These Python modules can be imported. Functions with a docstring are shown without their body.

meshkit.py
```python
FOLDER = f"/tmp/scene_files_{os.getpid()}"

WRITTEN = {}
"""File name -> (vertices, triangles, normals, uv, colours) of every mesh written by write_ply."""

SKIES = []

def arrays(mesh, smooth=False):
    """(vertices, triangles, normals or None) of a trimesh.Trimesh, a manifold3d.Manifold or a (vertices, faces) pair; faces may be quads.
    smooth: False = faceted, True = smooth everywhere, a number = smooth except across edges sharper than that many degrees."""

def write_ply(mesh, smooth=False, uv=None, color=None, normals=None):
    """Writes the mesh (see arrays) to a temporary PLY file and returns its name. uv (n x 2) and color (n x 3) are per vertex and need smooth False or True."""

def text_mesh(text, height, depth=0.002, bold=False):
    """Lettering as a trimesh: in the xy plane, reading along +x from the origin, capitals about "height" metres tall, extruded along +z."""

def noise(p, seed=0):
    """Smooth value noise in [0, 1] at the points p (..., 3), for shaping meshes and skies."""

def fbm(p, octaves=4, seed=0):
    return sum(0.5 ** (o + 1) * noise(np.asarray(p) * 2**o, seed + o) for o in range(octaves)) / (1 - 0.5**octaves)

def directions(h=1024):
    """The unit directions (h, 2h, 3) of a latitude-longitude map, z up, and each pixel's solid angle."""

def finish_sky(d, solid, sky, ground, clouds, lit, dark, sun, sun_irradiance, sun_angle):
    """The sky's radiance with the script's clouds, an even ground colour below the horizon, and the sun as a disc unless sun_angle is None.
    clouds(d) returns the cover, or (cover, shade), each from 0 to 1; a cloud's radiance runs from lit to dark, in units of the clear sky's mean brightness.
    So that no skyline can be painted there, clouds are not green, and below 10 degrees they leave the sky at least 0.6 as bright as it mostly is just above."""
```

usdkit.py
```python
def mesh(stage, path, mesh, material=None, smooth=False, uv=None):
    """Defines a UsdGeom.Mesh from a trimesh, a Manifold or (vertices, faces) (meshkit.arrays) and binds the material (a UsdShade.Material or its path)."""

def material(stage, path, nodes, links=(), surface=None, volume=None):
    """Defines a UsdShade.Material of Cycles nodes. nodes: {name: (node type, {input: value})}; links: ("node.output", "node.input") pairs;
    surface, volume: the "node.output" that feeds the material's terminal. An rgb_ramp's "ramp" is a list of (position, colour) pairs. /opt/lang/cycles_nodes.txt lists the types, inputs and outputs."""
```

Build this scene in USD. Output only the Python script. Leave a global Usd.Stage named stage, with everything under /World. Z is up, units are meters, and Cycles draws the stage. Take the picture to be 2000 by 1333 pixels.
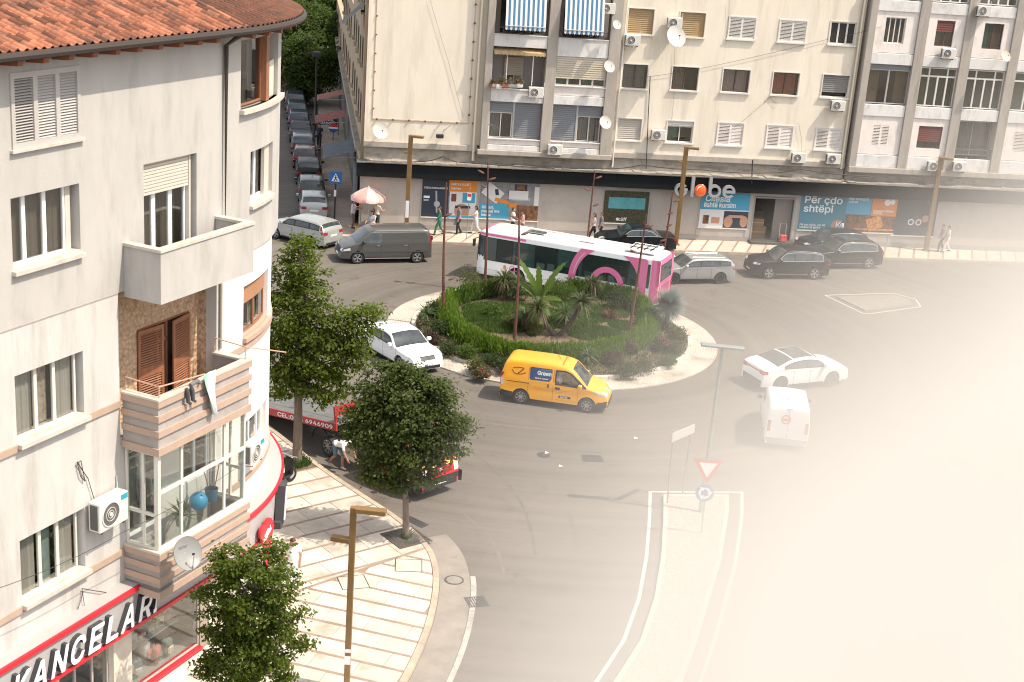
import math, random, re
import numpy as np, trimesh, shapely
from shapely.geometry import Polygon, LineString, Point, box as sbox, MultiPolygon
from shapely import affinity
import usdkit, meshkit
from pxr import Usd, UsdGeom, UsdLux, UsdShade, Gf, Sdf, Vt

stage = Usd.Stage.CreateInMemory()
UsdGeom.SetStageUpAxis(stage, UsdGeom.Tokens.z)
UsdGeom.Xform.Define(stage, '/World')
UsdGeom.Scope.Define(stage, '/World/Looks')
rng = np.random.default_rng(7)
random.seed(7)

# ------------------------------------------------------------------ camera, sky, sun, exposure
EYE = np.array([0.0, 0.0, 20.5])
FPX, PITCH, ROLL = 2778.0, math.radians(18.1), math.radians(4.2)   # lens of 50 mm on a 36 mm frame
EXPOSURE = 0.74
SUN_EL, SUN_AZ = math.radians(57), math.radians(101.0)              # azimuth clockwise from +y
HAZE = .0003
SUN_I, SKY_I = 0.92, 0.15
_f = np.array([0, math.cos(PITCH), -math.sin(PITCH)])
_r0 = np.array([1.0, 0, 0]); _u0 = np.cross(_r0, _f)
_r = _r0 * math.cos(ROLL) + _u0 * math.sin(ROLL)
_u = -_r0 * math.sin(ROLL) + _u0 * math.cos(ROLL)
cam = UsdGeom.Camera.Define(stage, '/World/camera')
cam.AddTransformOp().Set(Gf.Matrix4d(*_r, 0, *_u, 0, *(-_f), 0, *EYE, 1))
cam.CreateFocalLengthAttr(50.0)
cam.CreateHorizontalApertureAttr(36.0)
cam.CreateVerticalApertureAttr(36.0 * 682 / 1024)
cam.CreateFStopAttr(1.8)
cam.CreateFocusDistanceAttr(56.0)
cam.CreateClippingRangeAttr(Gf.Vec2f(0.02, 5000))
cam.CreateExposureAttr(EXPOSURE)
dome = UsdLux.DomeLight.Define(stage, '/World/sky')
dome.CreateIntensityAttr(1.0)
dm = usdkit.material(stage, '/World/Looks/sky', {
    's': ('sky_texture', {'sky_type': 'single_scattering', 'sun_disc': False, 'sun_elevation': SUN_EL, 'sun_rotation': SUN_AZ,
                          'air_density': 1.0, 'aerosol_density': 2.5, 'ozone_density': 1.0}),
    'h': ('hsv', {'saturation': 0.3, 'value': 1.0, 'fac': 1.0}),
    'b': ('background_shader', {'strength': SKY_I})},
    [('s.color', 'h.color'), ('h.color', 'b.color')], surface='b.background')
UsdShade.MaterialBindingAPI.Apply(dome.GetPrim()).Bind(dm)
sun = UsdLux.DistantLight.Define(stage, '/World/sun')
sun.CreateNormalizeAttr(True); sun.CreateIntensityAttr(SUN_I); sun.CreateAngleAttr(0.6)
sun.CreateColorAttr(Gf.Vec3f(1.0, 0.90, 0.76))
sd = np.array([math.sin(SUN_AZ) * math.cos(SUN_EL), math.cos(SUN_AZ) * math.cos(SUN_EL), math.sin(SUN_EL)])
_x = np.cross([0, 0, 1.0], sd); _x /= np.linalg.norm(_x); _y = np.cross(sd, _x)
sun.AddTransformOp().Set(Gf.Matrix4d(*_x, 0, *_y, 0, *sd, 0, 0, 0, 60, 1))

# ------------------------------------------------------------------ measuring: picture points (of 2000 x 1333) to places in the world
def ray(px, py):
    return _f + _r * (px - 1000) / FPX - _u * (py - 666.5) / FPX
def at(px, py, z=0.0):
    d = ray(px, py); return EYE + d * ((z - EYE[2]) / d[2])
class Fr:
    """An upright frame: x along a front, y into the building, z up."""
    def __init__(s, A, rot):
        s.A = np.array([A[0], A[1], 0.0]); s.rot = rot; r = math.radians(rot)
        s.t = np.array([math.cos(r), math.sin(r), 0]); s.n = np.array([-math.sin(r), math.cos(r), 0])
    def px(s, u, v, y=0.0):
        d = ray(u, v); k = ((s.A + s.n * y - EYE) @ s.n) / (d @ s.n); p = EYE + k * d
        return float((p - s.A) @ s.t), float(p[2])
    def w(s, x, y, z=0.0): return s.A + s.t * x + s.n * y + np.array([0, 0, z])
    def inv(s, p):
        p = np.asarray(p, float); return np.array([(p - s.A) @ s.t, (p - s.A) @ s.n, p[2]])
LF = Fr((-7.69, 33.87), 66.0)     # front of the near left building
FF = Fr((-9.56, 81.95), 8.5)      # front of the far blocks
ZP = 0.13                         # pavement height

# ------------------------------------------------------------------ mesh kit
def poly_tris(poly):
    vs, fs, n = [], [], 0
    for g in getattr(poly, 'geoms', [poly]):
        if g.geom_type != 'Polygon' or g.area < 1e-7: continue
        v, f = trimesh.creation.triangulate_polygon(g, engine='earcut')
        vs.append(v); fs.append(np.asarray(f) + n); n += len(v)
    if not vs: return np.zeros((0, 2)), np.zeros((0, 3), int)
    return np.vstack(vs), np.vstack(fs)
def rotz(a):
    c, s = math.cos(a), math.sin(a); return np.array([[c, -s, 0], [s, c, 0], [0, 0, 1.0]])
def roty(a):
    c, s = math.cos(a), math.sin(a); return np.array([[c, 0, s], [0, 1, 0], [-s, 0, c]])
def rotx(a):
    c, s = math.cos(a), math.sin(a); return np.array([[1, 0, 0], [0, c, -s], [0, s, c]])
BOXF = np.array([[0,2,1],[0,3,2],[4,5,6],[4,6,7],[0,1,5],[0,5,4],[1,2,6],[1,6,5],[2,3,7],[2,7,6],[3,0,4],[3,4,7]])
class MB:
    def __init__(s): s.v, s.f, s.n = [], [], 0
    def add(s, v, f):
        v = np.asarray(v, float); f = np.asarray(f, int)
        if len(f): s.v.append(v); s.f.append(f + s.n); s.n += len(v)
        return s
    def box(s, x0, x1, y0, y1, z0, z1, R=None, o=(0, 0, 0)):
        x0, x1 = min(x0, x1), max(x0, x1); y0, y1 = min(y0, y1), max(y0, y1); z0, z1 = min(z0, z1), max(z0, z1)
        v = np.array([[x0,y0,z0],[x1,y0,z0],[x1,y1,z0],[x0,y1,z0],[x0,y0,z1],[x1,y0,z1],[x1,y1,z1],[x0,y1,z1]], float)
        if R is not None: v = v @ np.asarray(R).T
        return s.add(v + np.asarray(o, float), BOXF)
    def rbox(s, x0, x1, y0, y1, z0, z1, r=0.03, R=None, o=(0, 0, 0)):
        """a box with chamfered edges"""
        c = np.array([(x0+x1)/2, (y0+y1)/2, (z0+z1)/2]); h = np.array([abs(x1-x0), abs(y1-y0), abs(z1-z0)]) / 2
        r = min(r, h.min() * .95); pts = []
        for sx in (-1, 1):
            for sy in (-1, 1):
                for sz in (-1, 1):
                    q = np.array([sx, sy, sz])
                    for k in range(3):
                        d = np.full(3, r); d[k] = 0; pts.append(q * (h - d))
        m = trimesh.convex.convex_hull(np.array(pts)); v = np.array(m.vertices)
        if R is not None: v = v @ np.asarray(R).T
        R0 = np.eye(3) if R is None else np.asarray(R)
        return s.add(v + R0 @ c + np.asarray(o, float), m.faces)
    def tube(s, pts, r, n=6, cap=True):
        P = np.asarray(pts, float); m = len(P); rr = np.broadcast_to(np.asarray(r, float), (m,))
        T = np.gradient(P, axis=0); T /= np.maximum(np.linalg.norm(T, axis=1, keepdims=True), 1e-9)
        a = np.array([0, 0, 1.0]) if abs(T[0][2]) < .9 else np.array([1.0, 0, 0])
        V = []
        for i in range(m):
            x = np.cross(a, T[i]); x /= max(np.linalg.norm(x), 1e-9); y = np.cross(T[i], x); a = np.cross(T[i], x) if False else a
            th = np.arange(n) / n * 2 * np.pi
            V.append(P[i] + rr[i] * (np.cos(th)[:, None] * x + np.sin(th)[:, None] * y))
        V = np.vstack(V); F = []
        for i in range(m - 1):
            for k in range(n):
                p, q = i * n + k, i * n + (k + 1) % n
                F += [[p, q, q + n], [p, q + n, p + n]]
        if cap:
            F += [[0, k + 1, k] for k in range(1, n - 1)]; b = (m - 1) * n
            F += [[b, b + k, b + k + 1] for k in range(1, n - 1)]
        return s.add(V, F)
    def cyl(s, p, q, r, n=12): return s.tube([p, q], r, n)
    def lathe(s, prof, n=24, R=None, o=(0, 0, 0)):
        """prof: (radius, height) pairs, turned about z"""
        P = np.asarray(prof, float); m = len(P); th = np.arange(n) / n * 2 * np.pi
        V = np.stack([P[:, None, 0] * np.cos(th), P[:, None, 0] * np.sin(th), np.repeat(P[:, 1:2], n, 1)], -1).reshape(-1, 3)
        F = []
        for i in range(m - 1):
            for k in range(n):
                a, b = i * n + k, i * n + (k + 1) % n
                if P[i, 0] > 1e-6 or P[i + 1, 0] > 1e-6:
                    F += [[a, b, b + n], [a, b + n, a + n]]
        if R is not None: V = V @ np.asarray(R).T
        return s.add(V + np.asarray(o, float), F)
    def prism(s, poly, z0, z1, R=None, o=(0, 0, 0)):
        """a polygon in xy raised from z0 to z1"""
        for g in getattr(poly, 'geoms', [poly]):
            if g.geom_type != 'Polygon' or g.area < 1e-6: continue
            m = trimesh.creation.extrude_polygon(g, z1 - z0, engine='earcut'); v = np.array(m.vertices) + [0, 0, z0]
            if R is not None: v = v @ np.asarray(R).T
            s.add(v + np.asarray(o, float), m.faces)
        return s
    def wall(s, poly, y0, y1):
        """a polygon in x,z made a wall from y0 to y1"""
        return s.prism(poly, -y1, -y0, R=np.array([[1, 0, 0], [0, 0, -1], [0, 1, 0.0]]))
    def quad(s, a, b, c, d): return s.add([a, b, c, d], [[0, 1, 2], [0, 2, 3]])
    def sheet(s, poly, z):
        v, f = poly_tris(poly)
        return s.add(np.c_[v, np.full(len(v), z)], f) if len(f) else s
    def text(s, t, h, depth, R, o, bold=False, width=None, shear=0):
        m = meshkit.text_mesh(t, h, depth, bold); v = np.array(m.vertices)
        if width: v[:, 0] *= width / max(v[:, 0].max(), 1e-6)
        if shear: v[:, 0] += shear * v[:, 1]
        return s.add(v @ np.asarray(R).T + np.asarray(o, float), m.faces)
    def ball(s, c, r, sub=1, sc=(1, 1, 1)):
        m = trimesh.creation.icosphere(sub, 1.0); return s.add(np.array(m.vertices) * np.asarray(sc) * r + np.asarray(c, float), m.faces)
    def move(s, R=None, o=(0, 0, 0)):
        s.v = [(v if R is None else v @ np.asarray(R).T) + np.asarray(o, float) for v in s.v]; return s
    def map(s, fn): s.v = [fn(v) for v in s.v]; return s
    def mesh(s): return (np.vstack(s.v), np.vstack(s.f)) if s.v else None
FRONT = np.array([[1, 0, 0], [0, 0, 1], [0, 1, 0.0]])       # text plane facing -y: x right, y up, depth (z) goes to +y
FRONT = np.array([[1, 0, 0], [0, 0, -1], [0, 1, 0.0]])      # depth goes to -y (towards the viewer)
def smooth_path(pts, n=8):
    P = np.asarray(pts, float); out = []
    for i in range(len(P) - 1):
        p0, p1, p2, p3 = P[max(i-1, 0)], P[i], P[i+1], P[min(i+2, len(P)-1)]
        for t in np.arange(n) / n:
            out.append(.5 * ((2*p1) + (-p0+p2)*t + (2*p0-5*p1+4*p2-p3)*t*t + (-p0+3*p1-3*p2+p3)*t**3))
    out.append(P[-1]); return np.array(out)

# ------------------------------------------------------------------ scene kit
_used = {}
def numbered(parent, name):
    k = (parent, name); c = _used.get(k, 0); _used[k] = c + 1
    return f'{parent}/{name}' if c == 0 else f'{parent}/{name}_{c:03d}'
def custom(prim, label=None, cat=None, group=None, kind=None):
    for k, v in (('label', label), ('category', cat), ('group', group), ('kind', kind)):
        if v: prim.SetCustomDataByKey(k, v)
class Thing:
    def __init__(s, name, label=None, cat=None, loc=(0, 0, 0), rz=0.0, group=None, kind=None):
        s.path = numbered('/World', name); s.loc = np.asarray(loc, float); s.rz = rz
        x = UsdGeom.Xform.Define(stage, s.path); s.x = x
        s.top = x.AddTranslateOp(); s.top.Set(Gf.Vec3d(*map(float, loc))); s.rop = x.AddRotateZOp(); s.rop.Set(float(rz))
        custom(x.GetPrim(), label, cat, group, kind)
    def part(s, name, mb, mat, parent=None, smooth=False, label=None, world=False, kind=None):
        m = mb.mesh() if isinstance(mb, MB) else mb
        if m is None or len(m[1]) == 0: return None
        v = np.asarray(m[0], float)
        if world: v = (v - s.loc) @ rotz(math.radians(s.rz))
        p = numbered(parent or s.path, name)
        usdkit.mesh(stage, p, (v, m[1]), mat, smooth)
        custom(stage.GetPrimAtPath(p), label, kind=kind)
        return p
def single(name, mb, mat, label=None, cat=None, group=None, kind=None, smooth=False):
    m = mb.mesh() if isinstance(mb, MB) else mb
    p = numbered('/World', name); usdkit.mesh(stage, p, m, mat, smooth); custom(stage.GetPrimAtPath(p), label, cat, group, kind); return p
def copy(src, loc, rz, label=None, group=None, name=None, scale=None):
    p = numbered('/World', name or re.sub(r'_\d{3}$', '', src.path.split('/')[-1]))
    x = UsdGeom.Xform.Define(stage, p); x.AddTranslateOp().Set(Gf.Vec3d(*map(float, loc))); x.AddRotateZOp().Set(float(rz))
    if scale: x.AddScaleOp().Set(Gf.Vec3f(*((scale,) * 3 if np.ndim(scale) == 0 else scale)))
    pr = x.GetPrim(); pr.GetReferences().AddInternalReference(src.path); pr.SetInstanceable(True)
    was = src.x.GetPrim().GetCustomData()
    custom(pr, label or was.get('label'), was.get('category'), group or was.get('group')); return pr

# ------------------------------------------------------------------ materials
_mats = {}
def lin(c):
    """a colour given as sRGB bytes or as linear floats"""
    c = np.asarray(c, float)
    if c.max() > 1.0:
        c = c / 255; c = np.where(c < .04045, c / 12.92, ((c + .055) / 1.055) ** 2.4)
    return c
def M(name, col, rough=.6, var=0.0, sc=1.0, metal=0.0, bump=0.0, bsc=30.0, stretch=(1, 1, 1), dirt=None, dsc=.4, dst=(1, 1, 1), damt=.6, coat=0.0, spec=.5, rnd=0.0, isl=0.0, sheen=0.0, bd=.02):
    if name in _mats: return _mats[name]
    col = lin(col)
    N = {'p': ('principled_bsdf', {'roughness': rough, 'metallic': metal, 'specular_ior_level': spec, 'coat_weight': coat, 'base_color': col, 'sheen_weight': sheen})}
    L = []; src = None
    if var or dirt is not None or bump: N['g'] = ('geometry', {})
    if var:
        N['m'] = ('mapping', {'scale': stretch}); L.append(('g.position', 'm.vector'))
        N['n'] = ('noise_texture', {'scale': sc, 'detail': 6.0, 'roughness': .62}); L.append(('m.vector', 'n.vector'))
        N['r'] = ('rgb_ramp', {'ramp': [(.28, col * (1 - var)), (.5, col), (.72, np.minimum(col * (1 + var), 1))]}); L.append(('n.fac', 'r.fac')); src = 'r.color'
    if dirt is not None:
        N['m2'] = ('mapping', {'scale': dst, 'location': (3.1, 7.7, 1.3)}); L.append(('g.position', 'm2.vector'))
        N['n2'] = ('noise_texture', {'scale': dsc, 'detail': 8.0, 'roughness': .68}); L.append(('m2.vector', 'n2.vector'))
        N['r2'] = ('rgb_ramp', {'ramp': [(.5, (0, 0, 0)), (.75, (damt,) * 3)]}); L.append(('n2.fac', 'r2.fac'))
        N['b2'] = ('rgb_to_bw', {}); L.append(('r2.color', 'b2.color'))
        N['x'] = ('mix', {'color1': col, 'color2': lin(dirt)}); L.append(('b2.val', 'x.fac'))
        if src: L.append((src, 'x.color1'))
        src = 'x.color'
    if rnd or isl:
        a = rnd or isl
        if rnd: N['o'] = ('object_info', {}); o = 'o.random'
        else: N['o'] = ('geometry', {}); o = 'o.random_per_island'
        N['rr'] = ('rgb_ramp', {'ramp': [(0, (1 - a,) * 3), (1, (1 + a, 1 + a * .9, 1 + a * .8))]}); L.append((o, 'rr.fac'))
        N['xm'] = ('mix', {'mix_type': 'multiply', 'fac': 1.0, 'color1': col}); L.append(('rr.color', 'xm.color2'))
        if src: L.append((src, 'xm.color1'))
        src = 'xm.color'
    if src: L.append((src, 'p.base_color'))
    if bump:
        N['bn'] = ('noise_texture', {'scale': bsc, 'detail': 4.0}); L.append(('g.position', 'bn.vector'))
        N['bb'] = ('bump', {'strength': bump, 'distance': bd}); L += [('bn.fac', 'bb.height'), ('bb.normal', 'p.normal')]
    _mats[name] = usdkit.material(stage, '/World/Looks/' + name, N, L, surface='p.BSDF'); return _mats[name]
def leafmat(name, cols, trans=.35, rough=.55, spec=.35):
    """leaves: each leaf its own tone, light passing through"""
    if name in _mats: return _mats[name]
    cols = [lin(c) for c in cols]
    N = {'g': ('geometry', {}), 'r': ('rgb_ramp', {'ramp': list(zip(np.linspace(0, 1, len(cols)), cols))}),
         'p': ('principled_bsdf', {'roughness': rough, 'specular_ior_level': spec}), 't': ('translucent_bsdf', {}),
         'h': ('hsv', {'saturation': 1.1, 'value': 1.25, 'fac': 1.0}), 'x': ('mix_closure', {'fac': trans})}
    L = [('g.random_per_island', 'r.fac'), ('r.color', 'p.base_color'), ('r.color', 'h.color'), ('h.color', 't.color'), ('p.BSDF', 'x.closure1'), ('t.BSDF', 'x.closure2')]
    _mats[name] = usdkit.material(stage, '/World/Looks/' + name, N, L, surface='x.closure'); return _mats[name]
def glassmat(name, tint=(1, 1, 1), gloss=.04, refl=1.0):
    if name in _mats: return _mats[name]
    N = {'f': ('fresnel', {'IOR': 1.5}), 'a': ('math', {'math_type': 'multiply_add', 'value2': refl, 'value3': gloss, 'use_clamp': True}), 'g': ('geometry', {}), 'i': ('math', {'math_type': 'subtract', 'value1': 1.0}), 'k': ('math', {'math_type': 'multiply'}), 't': ('transparent_bsdf', {'color': tint}),
         's': ('glossy_bsdf', {'color': (1, 1, 1), 'roughness': .02}), 'x': ('mix_closure', {})}
    L = [('g.backfacing', 'i.value2'), ('f.fac', 'k.value1'), ('i.value', 'k.value2'), ('k.value', 'a.value1'), ('a.value', 'x.fac'), ('t.BSDF', 'x.closure1'), ('s.BSDF', 'x.closure2')]
    _mats[name] = usdkit.material(stage, '/World/Looks/' + name, N, L, surface='x.closure'); return _mats[name]
# ------------------------------------------------------------------ common materials
def asphalt():
    c = np.array([.128, .111, .094])
    N = {'g': ('geometry', {}), 'n': ('noise_texture', {'scale': .11, 'detail': 7.0, 'roughness': .6}),
         'r': ('rgb_ramp', {'ramp': [(.3, c * .80), (.5, c), (.7, c * 1.2)]}),
         # tyre wear: rings about the middle of the roundabout, broken up by noise
         'd': ('mapping', {'location': (-1.85, -64.4, 0)}), 'sx': ('separate_xyz', {}), 'xx': ('math', {'math_type': 'multiply'}), 'yy': ('math', {'math_type': 'multiply'}),
         'rr': ('math', {'math_type': 'add'}), 'rad': ('math', {'math_type': 'sqrt'}), 'cv': ('combine_xyz', {}),
         'n2': ('noise_texture', {'scale': 1.15, 'detail': 5.0, 'roughness': .65}), 'r2': ('rgb_ramp', {'ramp': [(.3, (.74,) * 3), (.5, (1.,) * 3), (.72, (1.2,) * 3)]}),
         'm1': ('mix', {'mix_type': 'multiply', 'fac': 1.0}), 'n3': ('noise_texture', {'scale': 60.0, 'detail': 3.0}), 'r3': ('rgb_ramp', {'ramp': [(.3, (.82,) * 3), (.7, (1.18,) * 3)]}),
         'm2': ('mix', {'mix_type': 'multiply', 'fac': 1.0}), 'n4': ('noise_texture', {'scale': .55, 'detail': 9.0, 'roughness': .72}), 'r4': ('rgb_ramp', {'ramp': [(.57, (1.,) * 3), (.68, (.68,) * 3)]}),
         'm3': ('mix', {'mix_type': 'multiply', 'fac': 1.0}),
         'vo': ('voronoi_texture', {'scale': .13, 'feature': 'distance_to_edge'}), 'wv': ('mapping', {}), 'r5': ('rgb_ramp', {'ramp': [(0.0, (.62,) * 3), (.006, (.70,) * 3), (.012, (1.,) * 3)]}), 'm4': ('mix', {'mix_type': 'multiply', 'fac': .3}), 'n6': ('noise_texture', {'scale': .32, 'detail': 10.0, 'roughness': .55}), 'r6': ('rgb_ramp', {'ramp': [(.4955, (1.,) * 3), (.499, (.60,) * 3), (.501, (.60,) * 3), (.5045, (1.,) * 3)]}),
         'b': ('bump', {'strength': .25, 'distance': .01}), 'p': ('principled_bsdf', {'roughness': .82, 'specular_ior_level': .4})}
    L = [('g.position', 'n.vector'), ('n.fac', 'r.fac'), ('g.position', 'd.vector'), ('d.vector', 'sx.vector'), ('sx.x', 'xx.value1'), ('sx.x', 'xx.value2'), ('sx.y', 'yy.value1'), ('sx.y', 'yy.value2'),
         ('xx.value', 'rr.value1'), ('yy.value', 'rr.value2'), ('rr.value', 'rad.value1'), ('rad.value', 'cv.x'), ('cv.vector', 'n2.vector'), ('n2.fac', 'r2.fac'),
         ('r.color', 'm1.color1'), ('r2.color', 'm1.color2'), ('g.position', 'n3.vector'), ('n3.fac', 'r3.fac'), ('m1.color', 'm2.color1'), ('r3.color', 'm2.color2'),
         ('g.position', 'n4.vector'), ('n4.fac', 'r4.fac'), ('m2.color', 'm3.color1'), ('r4.color', 'm3.color2'), ('m3.color', 'm4.color1'), ('g.position', 'n6.vector'), ('n6.fac', 'r6.fac'), ('r6.color', 'm4.color2'), ('m4.color', 'p.base_color'), ('n3.fac', 'b.height'), ('b.normal', 'p.normal')]
    for k in ('vo', 'wv', 'r5'): N.pop(k)
    return usdkit.material(stage, '/World/Looks/asphalt', N, L, surface='p.BSDF')
ASPH = asphalt()
STONE = M('travertine', (.54, .48, .405), .6, var=.16, sc=2.2, dirt=(.25, .205, .16), dsc=.8, damt=.9, rnd=.17)
STRIPE = M('brown_marble', (.27, .20, .15), .55, var=.2, sc=3)
KERB = M('kerb_stone', (.40, .32, .24), .7, var=.15, sc=3, dirt=(.16, .13, .1), dsc=2, rnd=.12)
KERBL = M('pale_kerb_stone', (.52, .47, .40), .7, var=.14, sc=3, dirt=(.2, .17, .13), dsc=1.6, rnd=.12)
CONC = M('gutter_concrete', (.235, .205, .17), .85, var=.22, sc=1.2, dirt=(.10, .09, .08), dsc=.9, bump=.3)
WORN = M('worn_white_paint', (.40, .37, .33), .7, var=.2, sc=5, dirt=(.13, .12, .11), dsc=2.6, damt=1.0)
WHITE = M('white_paint', (.55, .53, .49), .55, var=.08, sc=4, dirt=(.25, .23, .2), dsc=2, damt=.5)
SOIL = M('dry_soil', (.125, .085, .052), .95, var=.5, sc=4, dirt=(.22, .16, .10), dsc=1.6, damt=.8, bump=.9, bsc=12, bd=.06)
DARKM = M('dark_metal', (.03, .03, .032), .5, metal=.6)
CAST = M('cast_iron', (.07, .065, .058), .6, metal=.4, var=.3, sc=6)
BLACKP = M('black_plastic', (.02, .02, .022), .5)
RUBBER = M('tyre_rubber', (.018, .018, .018), .8)
def P2(pts, z=0.0): return [tuple(at(u, v, z)[:2]) for u, v in pts]

# ------------------------------------------------------------------ ground and road
single('ground', MB().box(-120, 160, -60, 330, -.6, -.02), M('earth', (.12, .1, .07), .9, var=.3), kind='structure')
single('road', MB().sheet(sbox(-120, 20, 160, 330), 0.0), ASPH, kind='structure')

# near pavement on the left, with its kerb, gutter and worn edge line
kerb_px = [(455, 772), (526, 831), (631, 912), (720, 972), (775, 1008), (820, 1046), (846, 1078), (857, 1118), (856, 1160), (846, 1208), (830, 1255), (808, 1303), (780, 1355), (730, 1440)]
kerb = smooth_path(P2(kerb_px, ZP), 6)
pave_poly = Polygon([tuple(p) for p in kerb] + [tuple(LF.w(-9, 0)[:2]), tuple(LF.w(-9, 1.2)[:2]), tuple(LF.w(6, 4)[:2]), (-16, 52)]).buffer(0)
def offset_line(P, d):
    T = np.gradient(P, axis=0); T /= np.linalg.norm(T, axis=1, keepdims=True); return P + np.c_[-T[:, 1], T[:, 0]] * d
def ribbon(P, d0, d1, z):
    a, b = offset_line(P, d0), offset_line(P, d1); n = len(P); V = np.vstack([np.c_[a, np.full(n, z)], np.c_[b, np.full(n, z)]])
    F = [[i, i + n, i + n + 1] for i in range(n - 1)] + [[i, i + n + 1, i + 1] for i in range(n - 1)]
    return MB().add(V, np.array(F))
def ribbon_solid(P, d0, d1, z0, z1, ends=True):
    a, b = offset_line(P, d0), offset_line(P, d1); n = len(P)
    V = np.vstack([np.c_[a, np.full(n, z0)], np.c_[b, np.full(n, z0)], np.c_[b, np.full(n, z1)], np.c_[a, np.full(n, z1)]]); F = []
    for i in range(n - 1):
        for k in range(4):
            p, q = k * n + i, ((k + 1) % 4) * n + i
            F += [[p, p + 1, q + 1], [p, q + 1, q]]
    F += [[0, n, 2 * n], [0, 2 * n, 3 * n], [n - 1, 3 * n - 1, 2 * n - 1], [n - 1, 4 * n - 1, 3 * n - 1]]
    return MB().add(V, np.array(F))
SIDE = 1 if Polygon(kerb).contains(Point(offset_line(kerb, .2)[len(kerb) // 2])) else -1   # which side of the line is pavement
pv = Thing('pavement', kind='structure', loc=(-5, 40, 0))
kring = LineString(kerb)
inner = pave_poly.difference(kring.buffer(.20))
pv.part('bed', MB().prism(inner, 0.0, ZP - .012), M('joint_mortar', (.25, .2, .15), .9), world=True)
# kerb stones
dist = 0.0; k = 0; L = kring.length
while dist < L - .1:
    l1 = min(dist + 1.0, L); q = np.array([kring.interpolate(x).coords[0] for x in np.linspace(dist + .006, l1 - .006, 4)])
    pv.part('kerb_stone', ribbon_solid(q, 0.0, .18 * SIDE, 0.0, ZP + .01), KERB, world=True); dist = l1
# slabs between brown stripes: two fans that meet along one line
def unit(a): return np.array([math.cos(a), math.sin(a)])
aU, aL, aD = math.radians(38.8), math.radians(-15.6), None
dA, dB = at(592, 1151, ZP)[:2], at(833, 1070, ZP)[:2]
dd = (dB - dA) / np.linalg.norm(dB - dA); dn = np.array([-dd[1], dd[0]])
big = 40
upper_half = Polygon([tuple(dA - dd * big), tuple(dA + dd * big), tuple(dA + dd * big + dn * big), tuple(dA - dd * big + dn * big)])
lower_half = Polygon([tuple(dA - dd * big), tuple(dA + dd * big), tuple(dA + dd * big - dn * big), tuple(dA - dd * big - dn * big)])
pits = [sbox(-.62, -.62, .62, .62), sbox(-.62, -.62, .62, .62), sbox(-.6, -.6, .6, .6)]
TREE_AT = [at(580, 905, ZP)[:2], at(793, 1050, ZP)[:2], at(492, 1432, ZP)[:2]]
pit_polys = [affinity.translate(affinity.rotate(p, r, origin=(0, 0)), *t) for p, r, t in zip(pits, (40, 38, 24), TREE_AT)]
pit_all = shapely.union_all(pit_polys)
slab_zone = inner.difference(pit_all)
nslab = 0
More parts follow.
